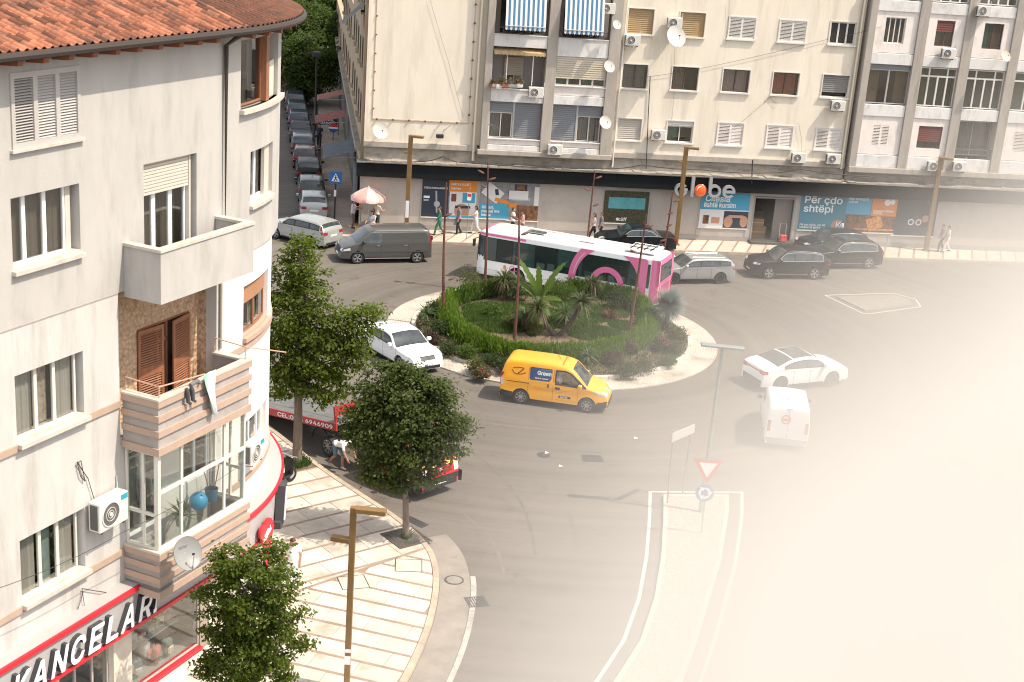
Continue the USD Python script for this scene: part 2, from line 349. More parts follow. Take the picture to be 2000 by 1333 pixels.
for half, ang, pitch, off in ((upper_half, aU, .90, .35), (lower_half, aL, .79, .1)):
    d = unit(ang); nrm = np.array([-d[1], d[0]]); zone = slab_zone.intersection(half.buffer(-.04))
    stripes = []
    for i in range(-30, 40):
        c = dA + nrm * (i * pitch + off)
        st = LineString([tuple(c - d * big), tuple(c + d * big)]).buffer(.052, cap_style=2)
        g = st.intersection(zone)
        if g.area > .02:
            pv.part('stripe', MB().prism(g, ZP - .05, ZP + .003), STRIPE, world=True)
        row = LineString([tuple(c + nrm * pitch / 2 - d * big), tuple(c + nrm * pitch / 2 + d * big)]).buffer(pitch / 2 - .057, cap_style=2).intersection(zone)
        if row.area < .05: continue
        step = 1.25
        for j in range(-32, 33):
            e = c + d * (j * step + (i % 2) * step / 2)
            cell = Polygon([tuple(e), tuple(e + d * (step - .02)), tuple(e + d * (step - .02) + nrm * pitch), tuple(e + nrm * pitch)]).intersection(row)
            if cell.area > .03 and nslab < 300 and cell.centroid.y < 60:
                pv.part('slab', MB().prism(cell, ZP - .05, ZP + rng.uniform(-.001, .003)), STONE, world=True); nslab += 1
pv.part('dividing_stripe', MB().prism(LineString([tuple(dA - dd * 3.2), tuple(dA + dd * 6)]).buffer(.06, cap_style=2).intersection(slab_zone), ZP - .05, ZP + .004), STRIPE, world=True)
for pp, t in zip(pit_polys, TREE_AT):
    pv.part('tree_pit', MB().sheet(pp.buffer(.01), ZP - .006), SOIL, world=True)
single('gutter', ribbon(kerb[30:], -.02 * SIDE, -.95 * SIDE, .006), CONC, kind='structure')
# line of worn white paint
wl = kerb[42:]
single('edge_line', ribbon(wl, -.97 * SIDE, -1.13 * SIDE, .010), WORN, kind='structure')

# roundabout
RC = np.array([1.85, 64.4]); R1, R0 = 7.85, 6.45
def circ(r, n=96): return Point(*RC).buffer(r, quad_segs=n // 4)
def setts():
    N = {'g': ('geometry', {}), 'd': ('mapping', {'location': (-RC[0], -RC[1], 0)}), 'sx': ('separate_xyz', {}), 'at': ('math', {'math_type': 'arctan2'}), 'xx': ('math', {'math_type': 'multiply'}), 'yy': ('math', {'math_type': 'multiply'}),
         'rr': ('math', {'math_type': 'add'}), 'rad': ('math', {'math_type': 'sqrt'}), 'am': ('math', {'math_type': 'multiply', 'value2': 7.2}), 'cv': ('combine_xyz', {}),
         'b': ('brick_texture', {'color1': lin((.50, .45, .38)), 'color2': lin((.43, .38, .32)), 'mortar': lin((.26, .22, .18)), 'scale': 1.0, 'brick_width': .22, 'row_height': .12, 'mortar_size': .012, 'mortar_smooth': .3}),
         'n': ('noise_texture', {'scale': .8, 'detail': 7.0}), 'r': ('rgb_ramp', {'ramp': [(.3, (.62, .58, .52)), (.5, (1, 1, 1)), (.75, (1.15, 1.13, 1.1))]}), 'm': ('mix', {'mix_type': 'multiply', 'fac': 1.0}), 'p': ('principled_bsdf', {'roughness': .8}), 'bb': ('bump', {'strength': .4, 'distance': .01})}
    L = [('g.position', 'd.vector'), ('d.vector', 'sx.vector'), ('sx.y', 'at.value1'), ('sx.x', 'at.value2'), ('sx.x', 'xx.value1'), ('sx.x', 'xx.value2'), ('sx.y', 'yy.value1'), ('sx.y', 'yy.value2'), ('xx.value', 'rr.value1'), ('yy.value', 'rr.value2'),
         ('rr.value', 'rad.value1'), ('at.value', 'am.value1'), ('am.value', 'cv.x'), ('rad.value', 'cv.y'), ('cv.vector', 'b.vector'), ('g.position', 'n.vector'), ('n.fac', 'r.fac'), ('b.color', 'm.color1'), ('r.color', 'm.color2'), ('m.color', 'p.base_color'), ('b.fac', 'bb.height'), ('bb.normal', 'p.normal')]
    return usdkit.material(stage, '/World/Looks/setts', N, L, surface='p.BSDF')
rb = Thing('roundabout', kind='structure', loc=(*RC, 0))
rb.part('apron', MB().prism(circ(R1).difference(circ(R0 + .12)), 0.0, .05), setts(), world=True)
def mound(x, y):
    r = np.hypot(np.asarray(x) - RC[0], np.asarray(y) - RC[1]); return .16 + .55 * np.clip(1 - (r / 6.6) ** 2, 0, 1)
gx = []; th = np.linspace(0, 2 * np.pi, 73)[:-1]
V = [[RC[0], RC[1], mound(*RC)]]; F = []
for i, r in enumerate(np.linspace(.3, R0 + .01, 22)):
    for t in th:
        x, y = RC + r * np.array([math.cos(t), math.sin(t)]); V.append([x, y, mound(x, y) + .05 * (meshkit.noise(np.array([x * 2, y * 2, 0.])) - .5) * (r < 6.2)])
for i in range(21):
    for k in range(72):
        a, b = 1 + i * 72 + k, 1 + i * 72 + (k + 1) % 72; F += [[a, a + 72, b + 72], [a, b + 72, b]]
F += [[0, 1 + k, 1 + (k + 1) % 72] for k in range(72)]
rb.part('soil', MB().add(V, F), SOIL, world=True, smooth=True)
nk = 42
for k in range(nk):
    a0, a1 = k / nk * 2 * np.pi + .0015, (k + 1) / nk * 2 * np.pi - .0015
    q = np.array([RC + (R0 + .01) * unit(a) for a in np.linspace(a0, a1, 5)])
    rb.part('kerb_stone', ribbon_solid(q, 0, -.2, 0, .19 + rng.uniform(-.006, .006)), KERBL, world=True)

# islands of pebbles with painted borders
PEB = M('pebbles', (.36, .32, .27), .8, var=.45, sc=14, bump=.8, bsc=16, bd=.05)
isl_outer = P2([(1267, 960), (1452, 961), (1452, 1010), (1440, 1100), (1400, 1250), (1370, 1340), (1300, 1480), (1080, 1480), (1160, 1333), (1215, 1250), (1244, 1170), (1259, 1090), (1265, 1020)])
isl_outer = Polygon(isl_outer)
single('island_line', MB().sheet(isl_outer.difference(isl_outer.buffer(-.11, join_style=2)), .008), WHITE, kind='structure')
ti = Thing('traffic_island', kind='structure', loc=(7, 43, 0)); body = isl_outer.buffer(-.52)
ti.part('kerb', MB().prism(body.difference(body.buffer(-.14)), 0, .13), KERBL, world=True)
ti.part('pebbles', MB().prism(body.buffer(-.14), 0, .11), PEB, world=True)
i2 = Polygon(P2([(1610, 577), (1745, 573), (1790, 585), (1800, 600), (1700, 614), (1684, 613)]))
single('island_line', MB().sheet(i2.difference(i2.buffer(-.08, join_style=2)), .008), WHITE, kind='structure')
t2 = Thing('traffic_island', kind='structure', loc=(18, 73, 0))
t2.part('pebbles', MB().prism(i2.buffer(-.45), 0, .04), M('low_pebbles', (.20, .175, .15), .85, var=.3, sc=8), world=True)

# far pavement along the shop front, and the pavement of the side street
far_k = np.array([FF.w(x, y)[:2] for x, y in ((.2, -2.6), (1.2, -2.9), (8, -3.05), (16, -2.95), (26, -2.9), (37, -2.8), (60, -2.7))])
far_poly = Polygon([tuple(p) for p in far_k] + [tuple(FF.w(60, .3)[:2]), tuple(FF.w(.2, .3)[:2])])
fp = Thing('far_pavement', kind='structure', loc=(8, 83, 0))
fkl = LineString(far_k)
fin = far_poly.difference(fkl.buffer(.16))
fp.part('bed', MB().prism(fin, 0, ZP - .012), M('joint_mortar', (.2, .1, .1)), world=True)
d0 = 0.0
while d0 < 42:
    q = np.array([fkl.interpolate(x).coords[0] for x in (d0 + .006, d0 + .6, d0 + 1.194)])
    fp.part('kerb_stone', ribbon_solid(q, 0, .16, 0, ZP + .01), KERB, world=True); d0 += 1.2
STONE2 = M('far_travertine', (.50, .42, .34), .6, var=.12, sc=2.2, dirt=(.25, .19, .14), dsc=1.3, damt=.5, rnd=.12)
slope = .5
for i in range(0, 46):
    x0 = i * .95
    cell = Polygon([tuple(FF.w(x0 + .06 + k * slope, y)[:2]) for k, y in ((3, .2), (0, -3.2))] + [tuple(FF.w(x0 + .89 + k * slope, y)[:2]) for k, y in ((0, -3.2), (3, .2))]).intersection(fin)
    st = Polygon([tuple(FF.w(x0 - .05 + k * slope, y)[:2]) for k, y in ((3, .2), (0, -3.2))] + [tuple(FF.w(x0 + .05 + k * slope, y)[:2]) for k, y in ((0, -3.2), (3, .2))]).intersection(fin)
    if cell.area > .05: fp.part('slab', MB().prism(cell, ZP - .05, ZP), STONE2, world=True)
    if st.area > .01: fp.part('stripe', MB().prism(st, ZP - .05, ZP + .003), STRIPE, world=True)
SH = math.radians(-9.3); sdir = np.array([math.sin(SH), math.cos(SH)]); snrm = np.array([-math.cos(SH), math.sin(SH)])   # along the side street, and towards its road
corner = FF.A[:2]
def S2(a, b): return corner + sdir * a + snrm * b
sp = Thing('street_pavement', kind='structure', loc=(*S2(50, 1.2), 0))
q = Polygon([tuple(S2(-2.4, 0)), tuple(S2(-2.4, 1.9)), tuple(S2(150, 2.0)), tuple(S2(150, 0))])
sp.part('paving', MB().prism(q, 0, ZP), M('street_paving', (.42, .34, .27), .85, var=.2, sc=.8, dirt=(.12, .1, .08)), world=True)
single('street_line', MB().sheet(Polygon([tuple(S2(3, 2.15)), tuple(S2(3, 2.28)), tuple(S2(60, 2.28)), tuple(S2(60, 2.15))]), .006), WORN, kind='structure')

TYRE = M('tyre_mark', (.104, .090, .077), .8, var=.3, sc=3); PALEM = M('pale_scuff', (.137, .119, .102), .85, var=.25, sc=3)
for mt_, w_, pts in ((TYRE, .05, [(910, 875), (965, 918), (1012, 972), (1035, 1030), (1046, 1085)]), (TYRE, .05, [(1112, 1000), (1120, 1035), (1128, 1070)]), (PALEM, .06, [(925, 822), (990, 832), (1060, 838)]), (TYRE, .12, [(760, 598), (780, 602), (810, 604)]), (PALEM, .05, [(900, 1000), (960, 1055), (985, 1120)])):
    single('tyre_mark', ribbon(smooth_path(P2(pts), 5), -w_, w_, .005), mt_, kind='structure')
# covers and grates in the road
def grate(px, py, w, d, rot, label, bars=6, name='drain_grate'):
    p = at(px, py); t = Thing(name, label, 'drain cover', (p[0], p[1], 0), rot)
    t.part('frame', MB().prism(sbox(-w/2, -d/2, w/2, d/2).difference(sbox(-w/2+.05, -d/2+.05, w/2-.05, d/2-.05)), .001, .014), CAST)
    t.part('pit', MB().sheet(sbox(-w/2+.05, -d/2+.05, w/2-.05, d/2-.05), .005), BLACKP)
    for i in range(bars):
        x = -w/2 + .05 + (w - .1) * (i + .5) / bars; t.part('bar', MB().box(x - .022, x + .022, -d/2 + .05, d/2 - .05, .005, .013), CAST)
    return t
grate(1157, 896, .78, .62, 5, 'square iron cover in the middle of the road below the yellow van', 9)
grate(931, 1176, .62, .62, 20, 'slotted iron drain grate in the road beside the near kerb', 7)
grate(1348, 728, .6, .45, 30, 'dark grate set in the pale apron of the roundabout', 6)
grate(812, 1020, .9, .35, -40, 'long gutter grate at the kerb behind the second tree', 8)
mh = at(1062, 889); t = Thing('manhole_cover', 'small round iron cover in the road left of the square one', 'manhole cover', (mh[0], mh[1], 0))
t.part('frame', MB().lathe([(.26, .002), (.26, .012), (.21, .012), (.21, .006)], 24), CAST); t.part('lid', MB().lathe([(.2, .003), (.2, .012), (.05, .016), (0, .016)], 24), CAST)
mh = at(887, 1134); t = Thing('manhole_cover', 'worn round cover in the gutter at the end of the white line', 'manhole cover', (mh[0], mh[1], .008))
t.part('frame', MB().lathe([(.3, .0), (.3, .012), (.25, .012), (.25, .006)], 24), CAST); t.part('lid', MB().lathe([(.24, .0), (.24, .012), (.05, .016), (0, .016)], 24), CONC)
# two iron lids in the slabs
for (u, v, r, lb) in ((690, 1138, 20, 'square slab lid in the pale pavement left of the golden lamp post'), (798, 1105, 5, 'square slab lid in the pale pavement near the curved kerb')):
    p = at(u, v, ZP); t = Thing('service_lid', lb, 'service lid', (p[0], p[1], ZP), r)
    t.part('rim', MB().prism(sbox(-.42, -.42, .42, .42).difference(sbox(-.395, -.395, .395, .395)), .0, .008), CAST); t.part('plate', MB().box(-.39, .39, -.39, .39, .0, .007), STONE)
# ------------------------------------------------------------------ the near left building
PLU = M('upper_render', (.415, .39, .36), .85, var=.09, sc=1.1, stretch=(1, 1, .35), dirt=(.28, .26, .235), dsc=.9, dst=(1.6, 1.6, .4), damt=.7, bump=.15, bsc=25)
PLL = M('lower_render', (.485, .46, .43), .85, var=.09, sc=1.1, stretch=(1, 1, .35), dirt=(.30, .275, .25), dsc=.9, dst=(1.8, 1.8, .3), damt=.85, bump=.15, bsc=25)
PLW = M('white_render', (.68, .64, .58), .8, var=.04, sc=1, dirt=(.6, .55, .5), dsc=.6, damt=.4)
PINK = M('pink_band', (.40, .285, .215), .8, var=.08, sc=3, dirt=(.35, .26, .21), dsc=1.5)
GREYB = M('grey_concrete_band', (.34, .305, .28), .85, var=.14, sc=2, dirt=(.25, .22, .2), dsc=1.2, dst=(1, 1, .4))
SILLM = M('marble_sill', (.50, .45, .385), .5, var=.1, sc=5, dirt=(.33, .27, .2), dsc=2.5)
WFRAME = M('white_pvc', (.78, .78, .77), .35)
CFRAME = M('cream_aluminium', (.62, .58, .50), .4, var=.05)
BROWNF = M('brown_wood', (.26, .105, .052), .5, var=.2, sc=6, stretch=(1, 1, .2))
GREYF = M('grey_louvre_paint', (.42, .39, .36), .5, var=.05)
ROLLER = M('cream_roller', (.52, .47, .40), .5, var=.05)
DARKIN = M('dark_room', (.06, .05, .042), .9)
GLASS = glassmat('window_glass', (.90, .92, .91), .05, 1.0)
GLASSD = glassmat('dim_glass', (.84, .85, .83), .06, 1.0)
CURT = M('grey_curtain', (.34, .30, .265), .9, var=.05)
CURTW = M('white_curtain', (.58, .55, .50), .9)
CLAD = None
def clad():
    N = {'g': ('geometry', {}), 'v': ('voronoi_texture', {'scale': 9.0}), 'r': ('rgb_ramp', {'ramp': [(0, (.56, .38, .235)), (.55, (.47, .31, .19)), (1, (.32, .20, .115))]}), 'n': ('noise_texture', {'scale': 14.0, 'detail': 6.0}),
         'r2': ('rgb_ramp', {'ramp': [(.3, (.75,) * 3), (.7, (1.2,) * 3)]}), 'm': ('mix', {'mix_type': 'multiply', 'fac': 1.0}), 'b': ('bump', {'strength': .8, 'distance': .05}), 'p': ('principled_bsdf', {'roughness': .75})}
    L = [('g.position', 'v.vector'), ('v.distance', 'r.fac'), ('g.position', 'n.vector'), ('n.fac', 'r2.fac'), ('r.color', 'm.color1'), ('r2.color', 'm.color2'), ('m.color', 'p.base_color'), ('v.distance', 'b.height'), ('b.normal', 'p.normal')]
    return usdkit.material(stage, '/World/Looks/split_stone', N, L, surface='p.BSDF')
CLAD = clad()
S0, RU, RL, ZS = .67, 8.0, 7.05, 10.72     # start of the curve, its radii above and below, the step between
def bend(rho):
    def fn(v):
        v = np.asarray(v, float); th = v[:, 0] / rho; r = rho - v[:, 1]
        return np.c_[S0 + r * np.sin(th), rho - r * np.cos(th), v[:, 2]]
    return fn
def arcwall(poly, y0, y1, rho, step=.3):
    mb = MB(); a, _, b, _ = poly.bounds
    n = max(1, int(math.ceil((b - a) / step)))
    for i in range(n):
        g = poly.intersection(sbox(a + (b - a) * i / n, -5, a + (b - a) * (i + 1) / n, 40))
        if g.area > 1e-6: mb.wall(g, y0, y1)
    return mb.map(bend(rho))
def arcbox(u0, u1, y0, y1, z0, z1, rho): return arcwall(sbox(u0, z0, u1, z1), y0, y1, rho)
LB = Thing('corner_building', 'rounded pale apartment building with red tiled roof and stacked balconies', 'building', LF.A, LF.rot)
XL, XE = -13.0, 24.0
open_flat = dict(shut=(-6.36, -4.36, 14.57, 16.1), w1=(-6.46, -4.45, 12.07, 13.59), door=(-2.33, -.38, 10.98, 13.68), niche=(-3.27, .44, 7.1, 10.86), w2=(-6.55, -4.47, 8.27, 9.8), w3=(-6.6, -4.56, 4.45, 6.0), ver=(-3.0, .2, 4.6, 6.9))
def holes(poly, rects):
    for r in rects: poly = poly.difference(sbox(r[0], r[2], r[1], r[3]))
    return poly
up = holes(sbox(XL, 10.86, S0, 16.75), [open_flat[k] for k in ('shut', 'w1', 'door')])
lo = holes(sbox(XL, 3.5, S0, 10.858), [open_flat[k] for k in ('niche', 'w2', 'w3', 'ver')])
LB.part('wall', MB().wall(up, 0, .32), PLU)
LB.part('wall', MB().wall(lo, 0, .32), PLL)
aw = dict(a=(.76, 3.6, 14.5, 16.2), b=(1.32, 3.05, 11.95, 13.35), c=(1.03, 3.1, 8.45, 9.85), d=(1.05, 3.1, 5.0, 6.0), a2=(5, 6.5, 12, 13.4), c2=(5, 6.5, 8.45, 9.85))
TH_U, TH_L = RU * math.radians(100), RL * math.radians(100)
LB.part('curved_wall', arcwall(holes(sbox(0, ZS, TH_U, 16.75), [aw['a'], aw['b'], aw['a2']]), 0, .32, RU), PLU)
LB.part('curved_wall', arcwall(holes(sbox(0, 3.5, TH_L, ZS - .003), [aw['c'], aw['d'], aw['c2']]), 0, .32, RL), PLW)
# what closes the building behind
e = bend(RU)(np.array([[TH_U, .3, 0]]))[0]
LB.part('rear_wall', MB().box(XL, S0 + RU - .5, 9.0, 9.3, 0, 16.6).box(XL, XL + .3, .33, 9.0, 0, 16.6).box(S0 + RU - .7, S0 + RU - .4, 7.6, 9.0, 0, 16.6), PLL)
LB.part('interior', MB().box(XL + .4, S0 + .6, .95, 1.0, 3.6, 16.5).add(*arcbox(0, TH_U * .6, .95, 1.0, 3.6, 16.5, RU).mesh()), DARKIN)
def bands(z0, z1, out, mat, x1=-3.28):
    LB.part('band', MB().box(XL, x1, -out, 0.02, z0, z1), mat); LB.part('band', arcbox(.25, TH_L, -out, .02, z0, z1, RL), mat)
bands(8.1, 8.26, .05, PINK); bands(4.27, 4.43, .05, PINK)
LB.part('joint', MB().box(XL, -3.28, -.012, .01, 10.84, 10.87), GREYB)
# a window: frame with sash bars (part), panes and curtains (sub-parts)
def window(T, x0, x1, z0, z1, y, bars, fmat, pmat=GLASS, fw=.06, curtain=None, cmat=CURT, rho=None, hbars=(), name='window', mullw=.05, curt_y=.22, z_c0=None, backing=None):
    g = sbox(x0, z0, x1, z1); hole = sbox(x0 + fw, z0 + fw, x1 - fw, z1 - fw)
    for b in bars: hole = hole.difference(sbox(b - mullw / 2, z0, b + mullw / 2, z1))
    for b in hbars: hole = hole.difference(sbox(x0, b - mullw / 2, x1, b + mullw / 2))
    mk = (lambda p, a, b: arcwall(p, a, b, rho)) if rho else (lambda p, a, b: MB().wall(p, a, b))
    fr = T.part(name, mk(g.difference(hole), y, y + .06), fmat)
    for h in getattr(hole, 'geoms', [hole]):
        if h.area > .001: T.part('pane', mk(h.buffer(.008, join_style=2), y + .025, y + .033), pmat, parent=fr)
    for c in (curtain or []):
        a, b = c[:2]; n = max(8, int((b - a) / .035)); xs = np.linspace(a, b, n); zt, zb = (c[3], c[2]) if len(c) > 3 else (z1 - .02, z0 + .02)
        ys = y + curt_y + .018 * np.sin(xs * 60 + np.sin(xs * 13) * 2)
        V = np.vstack([np.c_[xs, ys, np.full(n, zb)], np.c_[xs, ys, np.full(n, zt)]]); F = [[i, i + 1, i + n + 1] for i in range(n - 1)] + [[i, i + n + 1, i + n] for i in range(n - 1)]
        mb = MB().add(V, F)
        if rho: mb.map(bend(rho))
        T.part('curtain', mb, cmat, parent=fr)
    if backing: T.part('backing', mk(g, y + .4, y + .42), backing, parent=fr)
    return fr
def sill(x0, x1, z, out=.1, rho=None, mat=SILLM, y1=.15, th=.06, parent=None):
    LB.part('inner_sill', arcbox(x0 + .04, x1 - .04, .003, .4, z - .002, z + .055, rho) if rho else MB().box(x0 + .04, x1 - .04, .003, .4, z - .002, z + .055), mat, parent=parent)
    mb = arcbox(x0, x1, -out, y1, z - th, z, rho) if rho else MB().box(x0, x1, -out, y1, z - th, z)
    LB.part('sill', mb, mat, parent=parent)
# louvred shutter at the top left
x0, x1, z0, z1 = open_flat['shut']
sh = LB.part('shutter', MB().wall(holes(sbox(x0, z0, x1, z1), [(x0 + .1 + i * (x1 - x0 - .08) / 3, x0 + (i + 1) * (x1 - x0 - .08) / 3 - .02 + .0, z0 + .12, z1 - .12) for i in range(3)]), -.03, .05), GREYF)
for i in range(3):
    a, b = x0 + .1 + i * (x1 - x0 - .08) / 3, x0 + (i + 1) * (x1 - x0 - .08) / 3 - .02
    for k in range(22):
        z = z0 + .12 + (z1 - z0 - .24) * (k + .5) / 22
        LB.part('slat', MB().box(a - .01, b + .01, -.03, .03, -.005, .005, R=rotx(math.radians(42 if i else 25)), o=(0, .02, z)), GREYF, parent=sh)
LB.part('backing', MB().box(x0, x1, .10, .12, z0, z1), M('shutter_shade', (.07, .06, .055), .9), parent=sh)
LB.part('sill', MB().box(x0 - .06, x1 + .06, -.09, .1, z0 - .06, z0 - .002), SILLM, parent=sh)
# the three windows below it
x0, x1, z0, z1 = open_flat['w1']
w = window(LB, x0, x1 - .28, z0 + .05, z1, .17, [x0 + .52, x0 + 1.12], WFRAME, GLASSD, fw=.05, mullw=.10, curtain=[(x0 + .05, x1 - .3)], cmat=M('brown_curtain', (.17, .14, .12), .9), curt_y=.14); sill(x0 - .04, x1 + .04, z0, .12, y1=.3, th=.09, parent=w)
LB.part('shutter_guide', MB().box(x1 - .27, x1 - .12, .16, .3, z0, z1), ROLLER, parent=w)
for key, cs in (('w2', CURT), ('w3', CURT)):
    x0, x1, z0, z1 = open_flat[key]
    w = window(LB, x0, x1 - .12, z0 + .04, z1, .12, [x0 + .72, x0 + 1.28], CFRAME, GLASS, fw=.05, mullw=.09, curtain=[(x0 + .04, x0 + .68), (x0 + 1.32, x1 - .16)], cmat=cs, curt_y=.12)
    LB.part('curtain', MB().box(x0 + .8, x0 + 1.22, .30, .31, z0 + .1, z1), M('pattern_curtain', (.33, .25, .20), .9, var=.5, sc=9) if key == 'w2' else M('teal_curtain', (.20, .24, .22), .9, var=.25, sc=4), parent=w)
    sill(x0 - .03, x1 + .06, z0, .16, y1=.3, th=.10, parent=w)
# balcony door with a half lowered roller
x0, x1, z0, z1 = open_flat['door']
w = window(LB, x0, x1 - .18, 11.0, z1, .2, [x0 + .58, x0 + 1.2], WFRAME, GLASSD, mullw=.13, name='balcony_door', curtain=[(x0 + .05, x1 - .22)], cmat=M('brown_curtain', (.17, .14, .12)), curt_y=.3)
mb = MB(); n = 10; zz0 = 12.9; pz = (z1 - zz0) / n
for k in range(n): mb.add([[xx, yy, zz0 + (k + q) * pz] for q, yy in ((0, .135), (.15, .105), (.85, .105), (1, .135)) for xx in (x0 + .01, x1 - .19)], [[0, 1, 3], [0, 3, 2], [2, 3, 5], [2, 5, 4], [4, 5, 7], [4, 7, 6]])
LB.part('roller_shutter', mb, ROLLER, parent=w)
LB.part('shutter_guide', MB().box(x1 - .17, x1 - .1, .1, .3, 10.98, z1), ROLLER, parent=w)
# windows of the curve
a = aw['a']
w = window(LB, a[0], 2.25, a[2] + .05, a[3], .12, [], BROWNF, GLASSD, fw=.05, rho=RU, name='loggia_window')
LB.part('post', arcbox(2.25, 2.5, -.02, .12, a[2] + .03, a[3], RU), BROWNF, parent=w)
LB.part('panel', arcbox(2.55, 3.55, .10, .13, a[2] + .03, a[3] - .75, RU), M('cream_panel', (.62, .55, .42), .6), parent=w)
LB.part('sill', arcbox(a[0] - .05, a[1] + .5, -.14, .1, a[2] - .11, a[2], RU), SILLM, parent=w)
LB.part('interior_shelf', arcbox(.9, 2.0, .6, .9, a[2] + .1, a[2] + .75, RU), M('dim_furniture', (.14, .1, .07), .7), parent=w)
a = aw['b']
w = window(LB, a[0] + .05, a[1], a[2] + .06, a[3], .2, [a[0] + .75], WFRAME, GLASSD, mullw=.12, rho=RU); sill(a[0] - .03, a[1] + .03, a[2], .1, RU, y1=.3, th=.09, parent=w)
LB.part('shutter_box', arcbox(a[0] + 1.25, a[1], .1, .19, a[2], a[3], RU), ROLLER, parent=w)
a = aw['c']
w = window(LB, a[0] + .02, a[1], a[2] + .05, a[3], .12, [a[0] + .95], BROWNF, GLASSD, mullw=.09, rho=RL, curtain=[(a[0] + 1.1, a[1] - .1)])
LB.part('roller_shutter', arcbox(a[0] + .07, a[1] - .05, .09, .115, a[3] - .52, a[3], RL), M('brown_roller', (.33, .17, .09), .6, var=.1), parent=w)
sill(a[0] - .03, a[1] + .05, a[2], .12, RL, mat=PINK, th=.12, parent=w)
a = aw['d']
w = window(LB, a[0] + .02, a[1], a[2] + .04, a[3], .12, [a[0] + .7, a[0] + 1.4], WFRAME, GLASS, mullw=.09, rho=RL, curtain=[(a[0] + .1, a[0] + .6), (a[0] + 1.45, a[1])]); sill(a[0] - .03, a[1] + .05, a[2], .12, RL, parent=w)
# the recess clad in split stone, with its brown shutters
nx0, nx1, nz0, nz1 = open_flat['niche']; ND = .52
nich = LB.part('recess_wall', MB().wall(holes(sbox(nx0 - .05, nz0, nx1 + .6, nz1 + .1), [(-2.02, .02, 7.3, 9.55)]), ND, ND + .2).box(nx1 + .002, nx1 + .2, .322, ND, nz0, nz1).box(nx0 - .2, nx0 - .002, .322, ND, nz0, nz1), CLAD)
LB.part('balcony_floor', MB().box(nx0, nx1, .0, ND + .2, 7.1, 7.3), GREYB)
dr = LB.part('balcony_door', MB().wall(holes(sbox(-2.02, 7.3, .02, 9.55), [(-1.95, -.05, 7.3, 9.48)]), ND + .02, ND + .16), BROWNF)
LB.part('dark_opening', MB().box(-1.95, -.05, ND + .6, ND + .62, 7.3, 9.5), DARKIN, parent=dr)
def louvre_leaf(ax, az0, az1, wdt, ang, side):
    """a brown door leaf of louvres hinged at ax, opened by ang"""
    R = rotz(ang); o = (ax, ND - .02, 0); sgn = side; d = MB()
    rects = [(.08, wdt - .08, az0 + .12, az0 + .95), (.08, wdt - .08, az0 + 1.2, az1 - .1)]
    fr = holes(sbox(0, az0, wdt, az1), rects); d.wall(fr, -.02, .02)
    if sgn < 0: d.map(lambda v: v * np.array([-1, 1, 1]))
    lf = LB.part('shutter_leaf', d.move(R, o), BROWNF, parent=dr)
    for r in rects:
        n = int((r[3] - r[2]) / .06)
        for k in range(n):
            m = MB().box(r[0], r[1], -.02, .02, -.004, .004, R=rotx(math.radians(38)), o=(0, 0, r[2] + (r[3] - r[2]) * (k + .5) / n))
            if sgn < 0: m.map(lambda v: v * np.array([-1, 1, 1]))
            slats.append(m.move(R, o).mesh())
slats = []
louvre_leaf(-2.0, 7.33, 9.5, .86, math.radians(-6), 1); louvre_leaf(.0, 7.33, 9.5, .84, math.radians(9), -1)
for s in slats: LB.part('slat', s, BROWNF)
mb = MB().box(-1.2, -1.14, ND + .05, ND + .11, 7.3, 9.5).box(-.85, -.79, ND + .05, ND + .11, 7.3, 9.5).box(-1.2, -.79, ND + .05, ND + .11, 9.0, 9.06)
LB.part('door_frame', mb, BROWNF, parent=dr)
LB.part('pane', MB().box(-1.14, -.85, ND + .07, ND + .08, 7.35, 9.0), GLASSD, parent=dr)
# upper balcony
BX0, BX1, BD = -3.05, .52, -1.04
ub = Polygon([(BX0, 0), (BX0, BD), (BX1, BD), (BX1, 0)])
LB.part('balcony', MB().prism(ub.difference(sbox(BX0 + .14, BD + .14, BX1 - .14, .1)), 10.87, 11.93).prism(ub, 10.72, 10.869), PLU)
LB.part('balcony_coping', MB().prism(sbox(BX0 - .03, BD - .03, BX1 + .03, 0).difference(sbox(BX0 + .18, BD + .18, BX1 - .18, .2)), 11.932, 12.0), SILLM)
# striped balcony with pink bands
def striped(z0, z1, x0, x1, d, th, bnds, nm):
    base = sbox(x0, d, x1, -.002); r = base.difference(sbox(x0 + th, d + th, x1 - th, .1))
    b = LB.part(nm, MB().prism(r, z0, z1), GREYB)
    for (a, c) in bnds:
        o = sbox(x0 - .05, d - .05, x1 + .05, -.002).difference(sbox(x0 + .002, d + .002, x1 - .002, .1))
        LB.part('pink_rail', MB().prism(o, a, c), PINK, parent=b)
    return b
SBX0, SBX1 = -3.18, .40
pink = [(z, z + .16) for z in (7.12, 7.50, 7.87, 8.24)]
b1 = striped(7.3, 8.42, SBX0, SBX1, BD, .12, [(7.06, 7.24), (7.52, 7.68), (7.90, 8.06), (8.26, 8.42)], 'balcony')
LB.part('slab', MB().box(SBX0, SBX1, BD, -.002, 7.06, 7.3), GREYB, parent=b1)
LB.part('coping', MB().prism(sbox(SBX0 - .06, BD - .06, SBX1 + .06, 0).difference(sbox(SBX0 + .16, BD + .16, SBX1 - .16, .2)), 8.422, 8.47), SILLM, parent=b1)
